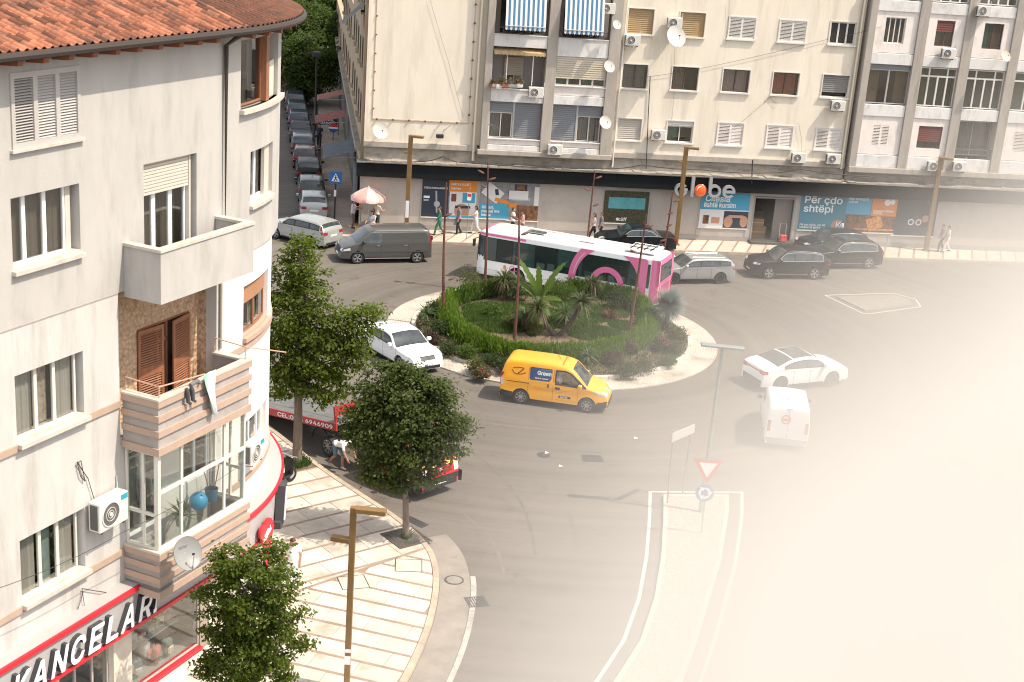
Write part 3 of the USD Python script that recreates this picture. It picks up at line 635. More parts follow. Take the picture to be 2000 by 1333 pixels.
LB.part('balcony_rail', MB().tube([(SBX0 + .1, -.02, 8.78), (SBX0 + .1, BD + .05, 8.74), (SBX0 + 1.6, BD - .12, 8.66)], .018).tube([(SBX0 + .1, -.02, 8.45), (SBX0 + .1, -.02, 8.78)], .015).tube([(SBX0 + .1, BD + .05, 8.45), (SBX0 + .1, BD + .05, 8.74)], .015).tube([(SBX1 - .1, -.05, 8.85), (SBX1 - .1, BD + .05, 8.8), (SBX1 + .6, BD - .7, 8.62)], .016).tube([(SBX1 - .1, -.05, 8.45), (SBX1 - .1, -.05, 8.85)], .015).tube([(SBX1 - .1, BD + .05, 8.45), (SBX1 - .1, BD + .05, 8.8)], .015), M('pinkish_rail', (.50, .30, .20), .5), parent=b1)
b2 = striped(3.36, 4.5, SBX0, SBX1, BD, .12, [(3.32, 3.5), (3.72, 3.88), (4.04, 4.20), (4.34, 4.5)], 'balcony')
LB.part('slab', MB().box(SBX0, SBX1, BD, -.002, 3.36, 3.6), GREYB, parent=b2)
LB.part('coping', MB().prism(sbox(SBX0 - .06, BD - .06, SBX1 + .06, 0).difference(sbox(SBX0 + .16, BD + .16, SBX1 - .16, .2)), 4.502, 4.56), SILLM, parent=b2)
# the glazing between them
vx0, vx1, vz0, vz1, vd = SBX0 + .05, SBX1 - .03, 4.56, 7.05, BD + .06
g = sbox(vx0, vz0, vx1, vz1); xs = [vx0 + .9, vx0 + 2.62]
hole = sbox(vx0 + .1, vz0 + .06, vx1 - .06, vz1 - .06)
for x in xs: hole = hole.difference(sbox(x - .035, 0, x + .035, 20))
hole = hole.difference(sbox(vx0, 6.0, vx1, 6.09))
v1 = LB.part('veranda_frame', MB().wall(g.difference(hole), vd, vd + .06), CFRAME)
for h in hole.geoms: LB.part('pane', MB().wall(h.buffer(.006), vd + .025, vd + .031), GLASS, parent=v1)
g = sbox(vd + .061, vz0, -.01, vz1); hole = sbox(vd + .12, vz0 + .06, -.07, vz1 - .06).difference(sbox(-.56, 0, -.50, 20)).difference(sbox(-2, 5.42, 0, 5.5))
RS = np.array([[0, -1.0, 0], [1, 0, 0], [0, 0, 1]])
def sidewall(p, x0, x1):
    m = MB().prism(p, 0, x1 - x0).map(lambda v: np.c_[v[:, 2] + x0, v[:, 0], v[:, 1]]); return m
v2 = LB.part('veranda_side', sidewall(g.difference(hole), vx0, vx0 + .06), CFRAME)
for h in hole.geoms: LB.part('pane', sidewall(h.buffer(.006), vx0 + .025, vx0 + .031), GLASS, parent=v2)
LB.part('veranda_side', sidewall(g.difference(hole), vx1 - .06, vx1), CFRAME)
LB.part('veranda_ceiling', MB().box(vx0, vx1, vd, -.01, 7.04, 7.058), PLW)
w = window(LB, -3.0, -1.9, 4.6, 6.9, .05, [-2.45], WFRAME, GLASSD, mullw=.1, name='inner_door'); w = window(LB, -.9, .15, 5.2, 6.8, .05, [-.4], WFRAME, GLASSD, mullw=.08, name='inner_window')
LB.part('inner_wall', MB().wall(holes(sbox(-3.0, 4.6, .2, 6.9), [(-3.0, -1.9, 4.6, 6.9), (-.9, .15, 5.2, 6.8)]), .03, .12), PLW)
# pipes
PIPE = M('brown_downpipe', (.035, .024, .018), .6)
LB.part('downpipe', MB().tube([(S0 - .02, -.56, 16.46), (S0 - .02, -.35, 16.34), (S0, -.08, 16.15), (S0, -.08, 11.0)], .055, 8), PIPE)
LB.part('waste_pipe', MB().tube([(.56, -.05, 10.7), (.56, -.05, 8.5)], .04, 8).tube([(.50, .2, 10.8), (.50, .2, 7.4)], .03, 6), M('grey_pipe', (.32, .29, .26), .6))
# ---------------- roof: eaves, gutter, rafters, tiles
OV, ZE, SL = .52, 16.58, math.radians(17)
RA = RU + OV
LB.part('gutter', MB().tube([(XL, -OV - .07, ZE - .05), (S0, -OV - .07, ZE - .05)] + [(S0 + (RA + .07) * math.sin(t), RU - (RA + .07) * math.cos(t), ZE - .05) for t in np.linspace(.03, 1.7, 40)], .085, 8), PIPE)
LB.part('fascia_board', MB().box(XL, S0, -OV + .01, -OV + .05, ZE - .16, ZE + .02).add(*arcbox(0, RU * 1.7, -OV + .01, -OV + .05, ZE - .16, ZE + .02, RU).mesh()), PIPE)
SOFF = M('soffit_boards', (.13, .07, .045), .7)
LB.part('soffit', MB().box(XL, S0, -OV + .05, .05, ZE - .02, ZE + .01).add(*arcbox(0, RU * 1.7, -OV + .05, .05, ZE - .02, ZE + .01, RU).mesh()), SOFF)
RAFT = M('red_brown_rafter', (.22, .075, .035), .6, var=.15, sc=5)
rt = [np.array(LF.px(*q, -.4))[0] for q in ((35, 122), (85, 115), (135, 110), (181, 106), (226, 102), (269, 97), (310, 93), (350, 88), (387, 83), (422, 80))]
for x in rt:
    LB.part('rafter', MB().add([[x + sx * .075, y, z] for sx in (-1, 1) for y, z in ((-.50, ZE - .03), (-.46, ZE - .27), (.0, ZE - .30), (.0, ZE - .03))], [[0, 1, 2], [0, 2, 3], [4, 6, 5], [4, 7, 6], [0, 4, 5], [0, 5, 1], [1, 5, 6], [1, 6, 2], [0, 3, 7], [0, 7, 4]]), RAFT)
for u in np.arange(.5, 12, .75): LB.part('rafter', arcbox(u, u + .14, -.48, 0, ZE - .26, ZE - .03, RU), RAFT)
TILE = M('clay_tile', (.275, .105, .058), .85, var=.4, sc=2.6, dirt=(.10, .068, .05), dsc=1.6, damt=1.0, rnd=.55)
TILEF = M('clay_tile_field', (.275, .105, .058), .85, var=.4, sc=2.6, dirt=(.10, .068, .05), dsc=1.6, damt=1.0, isl=.55)
tw, tl, tp = .235, .42, .335
def tile_local():
    prof = [(0, .012), (.075, .0), (.105, .0), (.13, .035), (.165, .058), (.20, .05), (.238, .012)]
    prof = [(a * tw / .235, b) for a, b in prof]; n = len(prof)
    lo = [(x, 0.0, z + .035) for x, z in prof]; hi = [(x, tl, z + .012) for x, z in prof]; un = [(x, 0.0, z + .012) for x, z in prof]
    V = np.array(lo + hi + un, float); F = []
    for i in range(n - 1): F += [[i, i + 1, n + i + 1], [i, n + i + 1, n + i], [2 * n + i, 2 * n + i + 1, i + 1], [2 * n + i, i + 1, i]]
    return V, np.array(F)
TV, TF = tile_local()
def roof_pt(v):     # local tile coords: x along the eave from the frame's origin, y up the slope, z off the roof
    y = -OV - .02 + v[:, 1] * math.cos(SL) - v[:, 2] * math.sin(SL); z = ZE + .01 + v[:, 1] * math.sin(SL) + v[:, 2] * math.cos(SL)
    return np.c_[v[:, 0], y, z]
field = MB(); nt = 0
for r in range(18):
    for c in range(-1, 60):
        x = S0 - (c + 1) * tw
        if x < XL + 3: continue
        V = TV + [x + rng.normal(0, .004), r * tp + rng.normal(0, .006), rng.normal(0, .003)]
        near = x > -8.3 and r < 8 and nt < 300
        m = (roof_pt(V), TF)
        if near: LB.part('roof_tile', m, TILE); nt += 1
        else: field.add(*m)
def cone_pt(v):     # v: angle along the curve times the eave's radius, slope, height
    th = v[:, 0]; rad = RA + .02 - v[:, 1] * math.cos(SL) + v[:, 2] * math.sin(SL); z = ZE + .01 + v[:, 1] * math.sin(SL) + v[:, 2] * math.cos(SL)
    return np.c_[S0 + rad * np.sin(th), RU - rad * np.cos(th), z]
for r in range(18):
    R_ = RA - r * tp * math.cos(SL); n = int(R_ * 1.75 / tw); dth = 1.75 / n
    if R_ < 1: break
    for c in range(n):
        V = TV.copy(); V[:, 0] = V[:, 0] / tw * dth + c * dth; V[:, 1] += r * tp + rng.normal(0, .006); field.add(cone_pt(V), TF)
LB.part('tile_field', field, TILEF, kind='stuff')
LB.part('roof_deck', MB().add(roof_pt(np.array([[XL, 0, -.01], [S0, 0, -.01], [S0, 6.2, -.01], [XL, 6.2, -.01]])), [[0, 1, 2], [0, 2, 3]]).add(np.vstack([cone_pt(np.c_[np.linspace(0, 1.75, 30), np.full(30, 0.), np.full(30, -.01)]), cone_pt(np.c_[np.linspace(0, 1.75, 30), np.full(30, 7.0), np.full(30, -.01)])]), [[i, i + 1, i + 31] for i in range(29)] + [[i, i + 31, i + 30] for i in range(29)]), SOFF)
hp = [np.array([S0, -OV - .02 + q * math.cos(SL), ZE + .07 + q * math.sin(SL)]) for q in np.arange(0, 6, .36)]
for i in range(len(hp) - 1): LB.part('ridge_tile', MB().tube([hp[i], hp[i + 1] + [0, 0, .02]], [.085, .07], 8), TILE)
# ---------------- ground floor and its sign
SG = M('sign_grey', (.36, .34, .33), .5, var=.04); SR = M('sign_red', (.50, .018, .03), .4); SBK = M('sign_side', (.05, .05, .055), .5); SWH = M('sign_white', (.82, .80, .80), .4)
MARB = M('pale_marble', (.58, .52, .44), .5, var=.12, sc=2, dirt=(.36, .29, .22), dsc=1)
CONC2 = M('dark_stone', (.2, .17, .15), .7)
RF = RL + .62    # the sign bows out beyond the wall of the curve
sgn = LB.part('shop_sign', MB().box(XL, S0, -.40, -.002, 2.46, 3.55).add(*arcbox(0, TH_L, -.40, -.002, 2.46, 3.55, RL).mesh()), SG)
for z0, z1 in ((2.42, 2.52), (3.42, 3.54)): LB.part('red_edge', MB().box(XL, S0, -.47, -.402, z0, z1).add(*arcbox(0, TH_L, -.47, -.402, z0, z1, RL).mesh()), SR, parent=sgn)
txt = 'KANCELARI'; xk = -7.62; lw = .64
for ch in txt:
    for k, (dep, y, mt) in enumerate(((.13, -.403, SBK), (.012, -.535, SWH))):
        LB.part('letter', MB().text(ch, .60, dep, FRONT, (xk, y, 2.62), bold=True, width=.50 if ch != 'I' else .13, shear=.25), mt, parent=sgn)
    xk += .60 if ch not in 'I' else .25
for x0, x1 in ((XL, -5.6), (-3.72, -3.05), (.1, .62)): LB.part('pillar', MB().box(x0, x1, -.06, .3, ZP - .1, 2.458), MARB)
LB.part('shop_plinth', MB().box(-3.05, -.25, -.12, .2, 0, .28), SR); LB.part('shop_step', MB().box(-5.6, .1, -.5, -.13, 0, ZP + .06), MARB)
w = window(LB, -3.03, -.28, .3, 2.45, .0, [], M('shop_frame', (.4, .36, .32), .4), GLASS, fw=.04, name='shop_window')
w = window(LB, -5.58, -3.74, .12, 2.45, .1, [-4.9, -4.3], M('shop_frame', (.4, .36, .32)), GLASS, fw=.05, name='shop_window')
LB.part('slim_door', MB().box(-.26, -.1, -.04, .2, .12, 2.45).box(-.08, .08, -.02, .2, .12, 2.45), M('beige_door', (.3, .25, .2), .5))
LB.part('shop_back', MB().box(-9, .5, 1.8, 1.85, 0, 3.4).box(-9, .5, .3, 1.8, 0, .2), M('shop_inside', (.25, .23, .21), .8))
LB.part('curved_base', arcwall(sbox(0, 0, TH_L, 2.46), .1, .4, RL), MARB)
# round red sign on the curve, with its white script
th = 1.75 / RL; c0 = bend(RL)(np.array([[1.62, -.44, 2.62]]))[0]; Rz = rotz(1.62 / RL)
disc = Point(0, 0).buffer(.42, quad_segs=12).union(affinity.translate(Point(0, 0).buffer(.20), -.36, .18)).union(sbox(-.12, -1.05, .22, -.3).buffer(.03))
rs = Thing('red_round_sign', 'red rounded sign with white script on the curved shop front', 'sign', LF.w(*c0), LF.rot + math.degrees(1.62 / RL))
rs.part('board', MB().wall(disc, -.10, -.03), SR)
rs.part('lettering', MB().text('albtel', .17, .012, FRONT @ rotz(.35), (-.33, -.102, -.2), bold=True).tube([(-.25, -.105, -.02), (.0, -.105, .12), (.26, -.105, .02)], .014, 5), SWH)
# tall dark and white emblem on the sign further round
c1 = bend(RL)(np.array([[2.75, -.44, 2.98]]))[0]
em = Thing('shop_emblem', 'black and white slanted emblem standing on the curved sign', 'sign', LF.w(*c1), LF.rot + math.degrees(2.75 / RL))
em.part('bar', MB().wall(affinity.skew(sbox(-.16, -.5, .10, .55), 14), -.24, .0), SBK); em.part('stripe', MB().wall(affinity.skew(sbox(-.10, -.42, -.02, .5), 14), -.27, -.242), SWH)
em.part('foot', MB().wall(sbox(-.42, -.62, .02, -.42), -.2, .0), SBK)
# goods in the shop window
GC = [M(f'goods_{i}', c, .5, var=.4, sc=12) for i, c in enumerate(((.32, .24, .12), (.08, .09, .11), (.30, .30, .28), (.36, .12, .1), (.10, .13, .12), (.45, .40, .28)))]
for i, (x, z, n, lb) in enumerate(((-2.62, .3, 'backpack', 'yellowish patterned backpack low at the left of the shop window'), (-2.3, .3, 'backpack', 'dark backpack beside the yellowish one in the shop window'), (-1.95, .62, 'backpack', 'grey backpack on the shelf in the middle of the shop window'), (-1.5, .3, 'backpack', 'black and silver backpack standing alone in the shop window'), (-1.05, .3, 'backpack', 'reddish backpack leaning near the right end of the shop window'))):
    p = LF.w(x, .45, z); t = Thing(n, lb, 'backpack', p, LF.rot + rng.uniform(-20, 20), group=None)
    q = trimesh.creation.icosphere(2, 1.0); v = np.array(q.vertices); v = np.sign(v) * np.abs(v) ** .6 * [.17, .12, .23]
    t.part('bag', MB().add(v + [0, 0, .23], q.faces), GC[i], smooth=True); t.part('pocket', MB().rbox(-.12, .12, -.16, -.09, .05, .24, .03), GC[(i + 1) % 6]); t.part('strap', MB().tube([(-.05, 0, .44), (0, 0, .51), (.05, 0, .44)], .012), BLACKP)
for i in range(7):
    t = Thing('boxed_goods', ['tan box', 'black box', 'pale box', 'red box', 'green box', 'cream box', 'brown box'][i] + ' on the display shelf behind the shop glass, ' + ['farthest left', 'second from left', 'third from left', 'in the middle', 'third from right', 'second from right', 'farthest right'][i], 'box', LF.w(-2.75 + i * .36, .8, .95), LF.rot + rng.uniform(-15, 15))
    t.part('carton', MB().rbox(-.13, .13, -.08, .08, 0, .2 + .05 * (i % 3), .01), GC[i % 6]); t.part('label', MB().box(-.09, .09, -.083, -.08, .05, .15), GC[(i + 2) % 6])
LB.part('display_shelf', MB().box(-2.95, -.4, .6, 1.0, .91, .945).box(-2.95, -.4, .6, 1.0, 1.6, 1.62), M('glass_shelf', (.35, .38, .37), .3))
# ------------------------------------------------------------------ the far blocks
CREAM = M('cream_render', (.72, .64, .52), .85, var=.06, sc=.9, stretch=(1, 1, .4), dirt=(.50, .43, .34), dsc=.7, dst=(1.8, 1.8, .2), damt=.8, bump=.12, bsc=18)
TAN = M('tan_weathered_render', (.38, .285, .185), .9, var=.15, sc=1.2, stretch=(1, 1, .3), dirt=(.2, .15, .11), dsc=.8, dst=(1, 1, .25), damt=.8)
PIL = M('grey_pillar', (.38, .335, .285), .85, var=.1, sc=2, stretch=(1, 1, .3), dirt=(.2, .18, .155), dsc=1.2, dst=(2, 2, .25), damt=.7)
GRIME = M('grimy_concrete', (.30, .265, .22), .9, var=.18, sc=2.5, dirt=(.09, .08, .07), dsc=1.4, dst=(.6, .6, 1.8), damt=.95, bump=.3, bsc=10)
PANEL = M('whitewashed_panel', (.66, .635, .60), .8, var=.05, sc=2, stretch=(1, 1, .4), dirt=(.34, .315, .29), dsc=1.5, dst=(1.2, 1.2, .6), damt=.7)
PANELW = M('white_infill', (.74, .67, .61), .8, var=.04, sc=2, dirt=(.42, .36, .30), dsc=1.5, dst=(1, 1, .5), damt=.6)
FASC = M('black_fascia', (.012, .013, .014), .8, var=.15, sc=2, spec=.12)
SHOPW = M('shop_grey_panel', (.40, .36, .32), .6, var=.04, sc=1, dirt=(.24, .21, .19), dsc=.5)
TANSH = M('tan_roller', (.40, .265, .125), .6, var=.06, sc=3)
GREYSH = M('blue_grey_shutter', (.20, .205, .215), .55, var=.08, sc=3, stretch=(.3, .3, 6))
REDSH = M('dark_red_roller', (.16, .05, .04), .6)
RUST = M('rusty_iron', (.19, .075, .04), .8, var=.4, sc=6)
DWIN = M('dark_window', (.035, .033, .032), .12)
FWH = M('far_white_frame', (.66, .62, .56), .5)
FBR = M('far_brown_frame', (.11, .065, .045), .5)
ALU = M('dull_aluminium', (.42, .41, .39), .4, metal=.3)
def fp2(u, v, y=0.0): return FF.px(u, v, y)
def rect(u0, v0, u1, v1, y=0.0):
    """picture corners (top left, bottom right) of an upright rectangle on the front: x0, x1, z0, z1"""
    a, b = FF.px(u0, v0, y), FF.px(u1, v1, y); return a[0], b[0], b[1], a[1]
ZTOP, ZC = 16.2, 4.95
BA = Thing('apartment_block', 'cream apartment block with a blank end bay, awnings and shuttered windows above the shop', 'building', FF.A, FF.rot)
xA1 = fp2(1672, 160)[0]
flush = dict()
rows = [[('tan', 1229, 16, 1274, 68), ('tan', 1330, 23.5, 1374, 73.5), ('louvre', 1426, 33, 1472, 78), ('louvre', 1525, 39.5, 1571, 84), ('bars', 1624, 42, 1668, 89)],
        [('dark', 1218, 125, 1262, 174), ('dark2', 1315, 130, 1361, 178), ('pinkc', 1414, 135, 1461, 182), ('redc', 1512, 141, 1557, 187), ('half', 1609, 146, 1654, 192)],
        [('roll', 1208, 231, 1250, 275), ('sash', 1305, 236, 1351, 280), ('louvw', 1404, 240, 1448, 285), ('louvw', 1500, 245, 1544, 290), ('louvw', 1596, 250, 1640, 294)]]
wins = [(k, rect(*r)) for row in rows for k, *r in row]
bays = dict(L=(fp2(966, 60)[0], fp2(1070, 60)[0]), R=(fp2(1089, 60)[0], fp2(1192, 60)[0]))
xL0, xL1, xR0, xR1 = 7.42, 14.12, 0, 0
xL0 = fp2(958, 160)[0]; xL1 = fp2(1062, 160)[0]; xR0 = fp2(1082, 160)[0]; xR1 = fp2(1181, 160)[0]
wall = sbox(.15, ZC + .35, xA1, ZTOP)
wall = holes(wall, [(xL0, xL1, 5.15, ZTOP - .5), (xR0, xR1, 5.15, ZTOP - .5)] + [w[1] for w in wins])
BA.part('wall', MB().wall(wall, 0, .35), CREAM)
# the weathered side along the street, and what closes the block
sl = math.degrees(math.atan2(sdir[1], sdir[0]))
def SW(a, b, z): p = S2(a, b); return [p[0], p[1], z]
SF = Fr(S2(0, 0), sl)                       # x along the street, y towards the road... (n = left of travel)
def swbox(x0, x1, out0, out1, z0, z1):      # out is towards the street
    m = MB().box(x0, x1, out0, out1, z0, z1); return m.map(lambda v: np.array([SF.w(*q) for q in v]))
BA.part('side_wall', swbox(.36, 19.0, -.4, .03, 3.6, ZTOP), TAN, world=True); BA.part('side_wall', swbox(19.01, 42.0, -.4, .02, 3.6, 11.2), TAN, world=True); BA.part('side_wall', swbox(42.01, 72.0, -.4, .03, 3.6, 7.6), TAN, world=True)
BA.part('rear_mass', MB().box(.6, xA1, 9.5, 10, 0, ZTOP), CREAM)
BA.part('interior', MB().box(.6, xA1, 1.75, 1.8, 4, ZTOP), DARKIN)
# corner pilaster, frame strip with bolts, pipes
fx0, fz0 = fp2(728, 232); fx1 = fp2(916, 238)[0]
BA.part('corner_pilaster', MB().box(.12, fx0 - .25, -.06, .0, ZC + .35, ZTOP), CREAM)
tr = BA.part('rusty_trim', MB().box(fx0 - .03, fx1, -.035, -.002, fz0 - .03, fz0 + .03).box(fx0 - .03, fx0 + .0, -.03, -.002, fz0 + .031, ZTOP).box(fx1 - .03, fx1, -.03, -.002, fz0 + .031, ZTOP), M('stained_trim', (.47, .36, .24), .8, var=.25, sc=3))
for k in range(9): BA.part('bolt', MB().ball((fx0 + .02, -.05, fz0 + .6 + k * 1.05), .05), RUST, parent=tr); BA.part('bolt', MB().ball((fx1 - .015, -.05, fz0 + .5 + k * 1.05), .065), RUST, parent=tr)
for k in range(8): BA.part('bolt', MB().ball((fx0 + .25 + k * .93, -.05, fz0), .06), RUST, parent=tr)
DP = M('cream_downpipe', (.55, .47, .36), .6)
BA.part('downpipe', MB().tube([(fp2(930, 200)[0], -.12, 4.4), (fp2(930, 200)[0], -.12, ZTOP)], .09, 8), DP)
BA.part('downpipe', MB().tube([(fp2(1207, 200)[0], -.1, 4.4), (fp2(1207, 200)[0], -.1, ZTOP)], .05, 8), FWH)
BA.part('downpipe', MB().tube([(xA1 - .2, -.1, 4.9), (xA1 - .2, -.1, ZTOP)], .08, 8), DP)
# grey cornice and the grimy ledge over the shop
BA.part('cornice', MB().rbox(.1, xL0 - .55, -.16, .35, ZC, ZC + .347, .03), PIL); BA.part('cornice', MB().rbox(xR1 + .5, xA1, -.14, .35, ZC, ZC + .347, .03), PIL)
BA.part('ledge_wall', MB().box(.15, xA1, -.02, .35, 4.2, ZC - .003), GRIME)
LEDG = MB()
for i in range(60):
    x = .3 + i * .48; LEDG.box(x, x + .47, -.75, -.021, 4.15 + rng.uniform(-.01, .02), 4.24 + rng.uniform(-.02, .05))
BA.part('broken_ledge', LEDG, GRIME)
# windows flush with the wall
def surround(x0, x1, z0, z1, t=.06, mat=FWH, sillw=.12, p=None, T=None):
    T = T or BA
    T.part('surround', MB().wall(sbox(x0 - t, z0 - t, x1 + t, z1 + t).difference(sbox(x0, z0, x1, z1)), -.03, -.002).box(x0 - sillw, x1 + sillw, -.1, -.031, z0 - t - .03, z0), mat, parent=p)
def slats(T, x0, x1, z0, z1, y, n, mat, parent, ang=-30, th=.006):
    m = MB(); p = (z1 - z0) / n
    for k in range(n): m.box(x0, x1, -.045, .045, -th, th, R=rotx(math.radians(-ang)), o=(0, y, z0 + p * (k + .5)))
    T.part('slats', m, mat, parent=parent)
def roller(T, x0, x1, z0, z1, y, mat, parent=None, pitch=.11):
    m = MB(); n = max(3, int((z1 - z0) / pitch)); p = (z1 - z0) / n
    for k in range(n): m.add([[x0, y + .03, z0 + k * p], [x1, y + .03, z0 + k * p], [x0, y - .02, z0 + (k + .12) * p], [x1, y - .02, z0 + (k + .12) * p], [x0, y, z0 + (k + 1) * p], [x1, y, z0 + (k + 1) * p]], [[0, 1, 3], [0, 3, 2], [2, 3, 5], [2, 5, 4]])
    return T.part('roller_shutter', m, mat, parent=parent)
CC = [M('pale_pink_curtain', (.40, .31, .30), .9), M('red_curtain', (.40, .13, .09), .9), M('green_curtain', (.12, .22, .17), .9), M('far_grey_curtain', (.26, .245, .23), .9), M('far_brown_curtain', (.23, .16, .125), .9)]
for k, (x0, x1, z0, z1) in wins:
    if k in ('tan', 'roll', 'half'):
        fr = BA.part('window', MB().wall(sbox(x0, z0, x1, z1).difference(sbox(x0 + .05, z0 + .05, x1 - .05, z1 - .05)), .1, .16), FWH if k != 'tan' else TANSH)
        zz = z0 if k != 'half' else z0 + .28
        roller(BA, x0 + .02, x1 - .02, zz + (.08 if k == 'roll' else 0), z1, .1, {'tan': TANSH, 'roll': M('pinkish_roller', (.50, .435, .37), .6), 'half': M('grey_roller', (.22, .205, .185), .6)}[k], fr)
        BA.part('backing', MB().box(x0, x1, .3, .32, z0, z1), DWIN, parent=fr)
    elif k in ('louvre', 'louvw'):
        m = (x0 + x1) / 2; fm = FWH if k == 'louvre' else PANELW
        fr = BA.part('shutter', MB().wall(holes(sbox(x0, z0, x1, z1), [(x0 + .07, m - .06, z0 + .1, z1 - .1), (m + .06, x1 - .07, z0 + .1, z1 - .1)]), .0, .06), fm)
        slats(BA, x0 + .07, m - .06, z0 + .1, z1 - .1, .03, 13, fm, fr, -32); slats(BA, m + .06, x1 - .07, z0 + .1, z1 - .1, .03, 13, fm, fr, -32 if k == 'louvre' else -62)
        BA.part('backing', MB().box(x0, x1, .2, .22, z0, z1), CC[4], parent=fr)
    elif k == 'bars':
        w3 = (x1 - x0) / 3; fr = window(BA, x0, x1, z0, z1, .08, [x0 + w3, x0 + 2 * w3], FWH, DWIN, fw=.08, mullw=.1)
    elif k == 'sash':
        fr = window(BA, x0, x1, z0, z1 - .3, .12, [(x0 + x1) / 2], FWH, GLASSD, fw=.06, curtain=[(x0 + .1, (x0 + x1) / 2 - .1)], cmat=CC[2]); roller(BA, x0, x1, z1 - .3, z1, .06, FWH, fr, .1)
        BA.part('backing', MB().box(x0, x1, .5, .52, z0, z1), DARKIN, parent=fr)
    else:
        cm = {'dark': CC[3], 'dark2': CC[4], 'pinkc': CC[0], 'redc': CC[1]}[k]; mid = (x0 + x1) / 2
        fr = window(BA, x0, x1, z0, z1, .16, [mid], FBR, GLASSD, fw=.05, curtain=[(x0 + .08, mid - .02)] + ([(mid + .1, x1 - .1)] if k != 'dark2' else []), cmat=cm)
        BA.part('backing', MB().box(x0, x1, .55, .57, z0, z1), DARKIN, parent=fr)
    surround(x0, x1, z0, z1, p=fr)
# the balcony bay
for a, b in ((fp2(944, 160)[0], xL0), (xL1, xR0), (xR1, fp2(1203, 160)[0])):
    BA.part('pillar', MB().rbox(a, b, -.42, .34, 5.15, ZTOP, .02), PIL)
px0, px1 = fp2(944, 160)[0], fp2(1203, 160)[0]
BA.part('bay_slab', MB().rbox(px0 - .15, px1 + .05, -.5, .34, 4.85, 5.148, .03), PIL)
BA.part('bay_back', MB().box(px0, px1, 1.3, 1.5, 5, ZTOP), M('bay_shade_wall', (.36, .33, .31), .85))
FZ = [5.15, 8.0, 11.05, 14.1]
def parapet(x0, x1, z0, z1, two=False, y=-.36, T=None, mat=PANEL):
    T = T or BA
    zm = z0 + (z1 - z0) * .5
    if two:
        T.part('parapet', MB().rbox(x0 + .01, x1 - .01, y, y + .12, z0, zm - .02, .02), mat); T.part('parapet', MB().rbox(x0 + .01, x1 - .01, y + .05, y + .12, zm + .001, z1, .02), PANELW)
    else: T.part('parapet', MB().rbox(x0 + .01, x1 - .01, y, y + .12, z0, z1, .02), mat)
    T.part('coping', MB().box(x0 + .005, x1 - .005, y - .04, y + .16, z1 + .001, z1 + .05), PANELW)
    T.part('floor_slab', MB().box(x0, x1, y + .121, 1.29, z0 + .002, z0 + .2), PIL)
r = [rect(964, 67, 1069, 96, -.36), rect(1087, 75, 1190, 112, -.36), rect(956, 174, 1060, 203, -.36), rect(1078, 168, 1180, 209, -.36), rect(951, 271, 1053, 297, -.36), rect(1071, 277, 1171, 308, -.36)]
parapet(xL0, xL1, r[0][2], r[0][3]); parapet(xR0, xR1, r[1][2] - .1, r[1][3]); parapet(xL0, xL1, r[2][2], r[2][3]); parapet(xR0, xR1, r[3][2], r[3][3], True); parapet(xL0, xL1, 5.15, r[4][3], True); parapet(xR0, xR1, 5.15, r[5][3], True)
parapet(xL0, xL1, 14.3, 15.2); parapet(xR0, xR1, 14.3, 15.2)
# top storey: railings and striped awnings
IRON = M('wrought_iron', (.10, .095, .09), .6)
for (x0, x1, zz) in ((xL0, xL1, r[0][3]), (xR0, xR1, r[1][3])):
    m = MB(); zt = zz + .42
    m.tube([(x0, -.32, zt), (x1, -.32, zt)], .025, 5).tube([(x0, -.32, zz + .1), (x1, -.32, zz + .1)], .02, 5)
    for k in range(7):
        a = x0 + (x1 - x0) * (k + .5) / 7; s = .16
        m.tube([(a - s, -.32, zz + .1), (a - s, -.32, zt), ], .015, 4).tube([(a - s * .5, -.32, zz + .32), (a + s * .5, -.32, zz + .32), (a + s * .5, -.32, zz + .18), (a - s * .5, -.32, zz + .18), (a - s * .5, -.32, zz + .32)], .014, 4)
    BA.part('railing', m, IRON)
BLU = M('awning_blue', (.055, .16, .29), .8); CRW = M('awning_white', (.62, .60, .57), .8)
for (u0, v0, u1, v1) in ((989, 0, 1068, 52), (1104, 0, 1181, 60)):
    x0, z0 = fp2(u0 - 2, v1, -.8); x1 = fp2(u1 - 2, v1, -.8)[0]
    aw_ = BA.part('awning_bar', MB().tube([(x0, -.86, z0 + .06), (x1, -.86, z0 + .06)], .03, 6), ALU)
    n = 17; w_ = (x1 - x0) / n
    for k in range(n):
        a, b = x0 + k * w_, x0 + (k + 1) * w_; sc = .1
        V = [[a, -.86, z0 + .05], [b, -.86, z0 + .05], [b, -.45, 14.2], [a, -.45, 14.2], [a, -.86, z0 - .12], [(a + b) / 2, -.86, z0 - .2], [b, -.86, z0 - .12]]
        BA.part('awning_stripe', MB().add(V, [[0, 1, 2], [0, 2, 3], [4, 6, 1], [4, 1, 0], [4, 5, 6]]), CRW if k % 2 == 0 else BLU, parent=aw_)
for (x0, x1) in ((xL0, xL1), (xR0, xR1)):
    BA.part('dark_doorway', MB().box(x0 + .5, x1 - .3, 1.27, 1.298, 11.3, 13.6), DWIN)
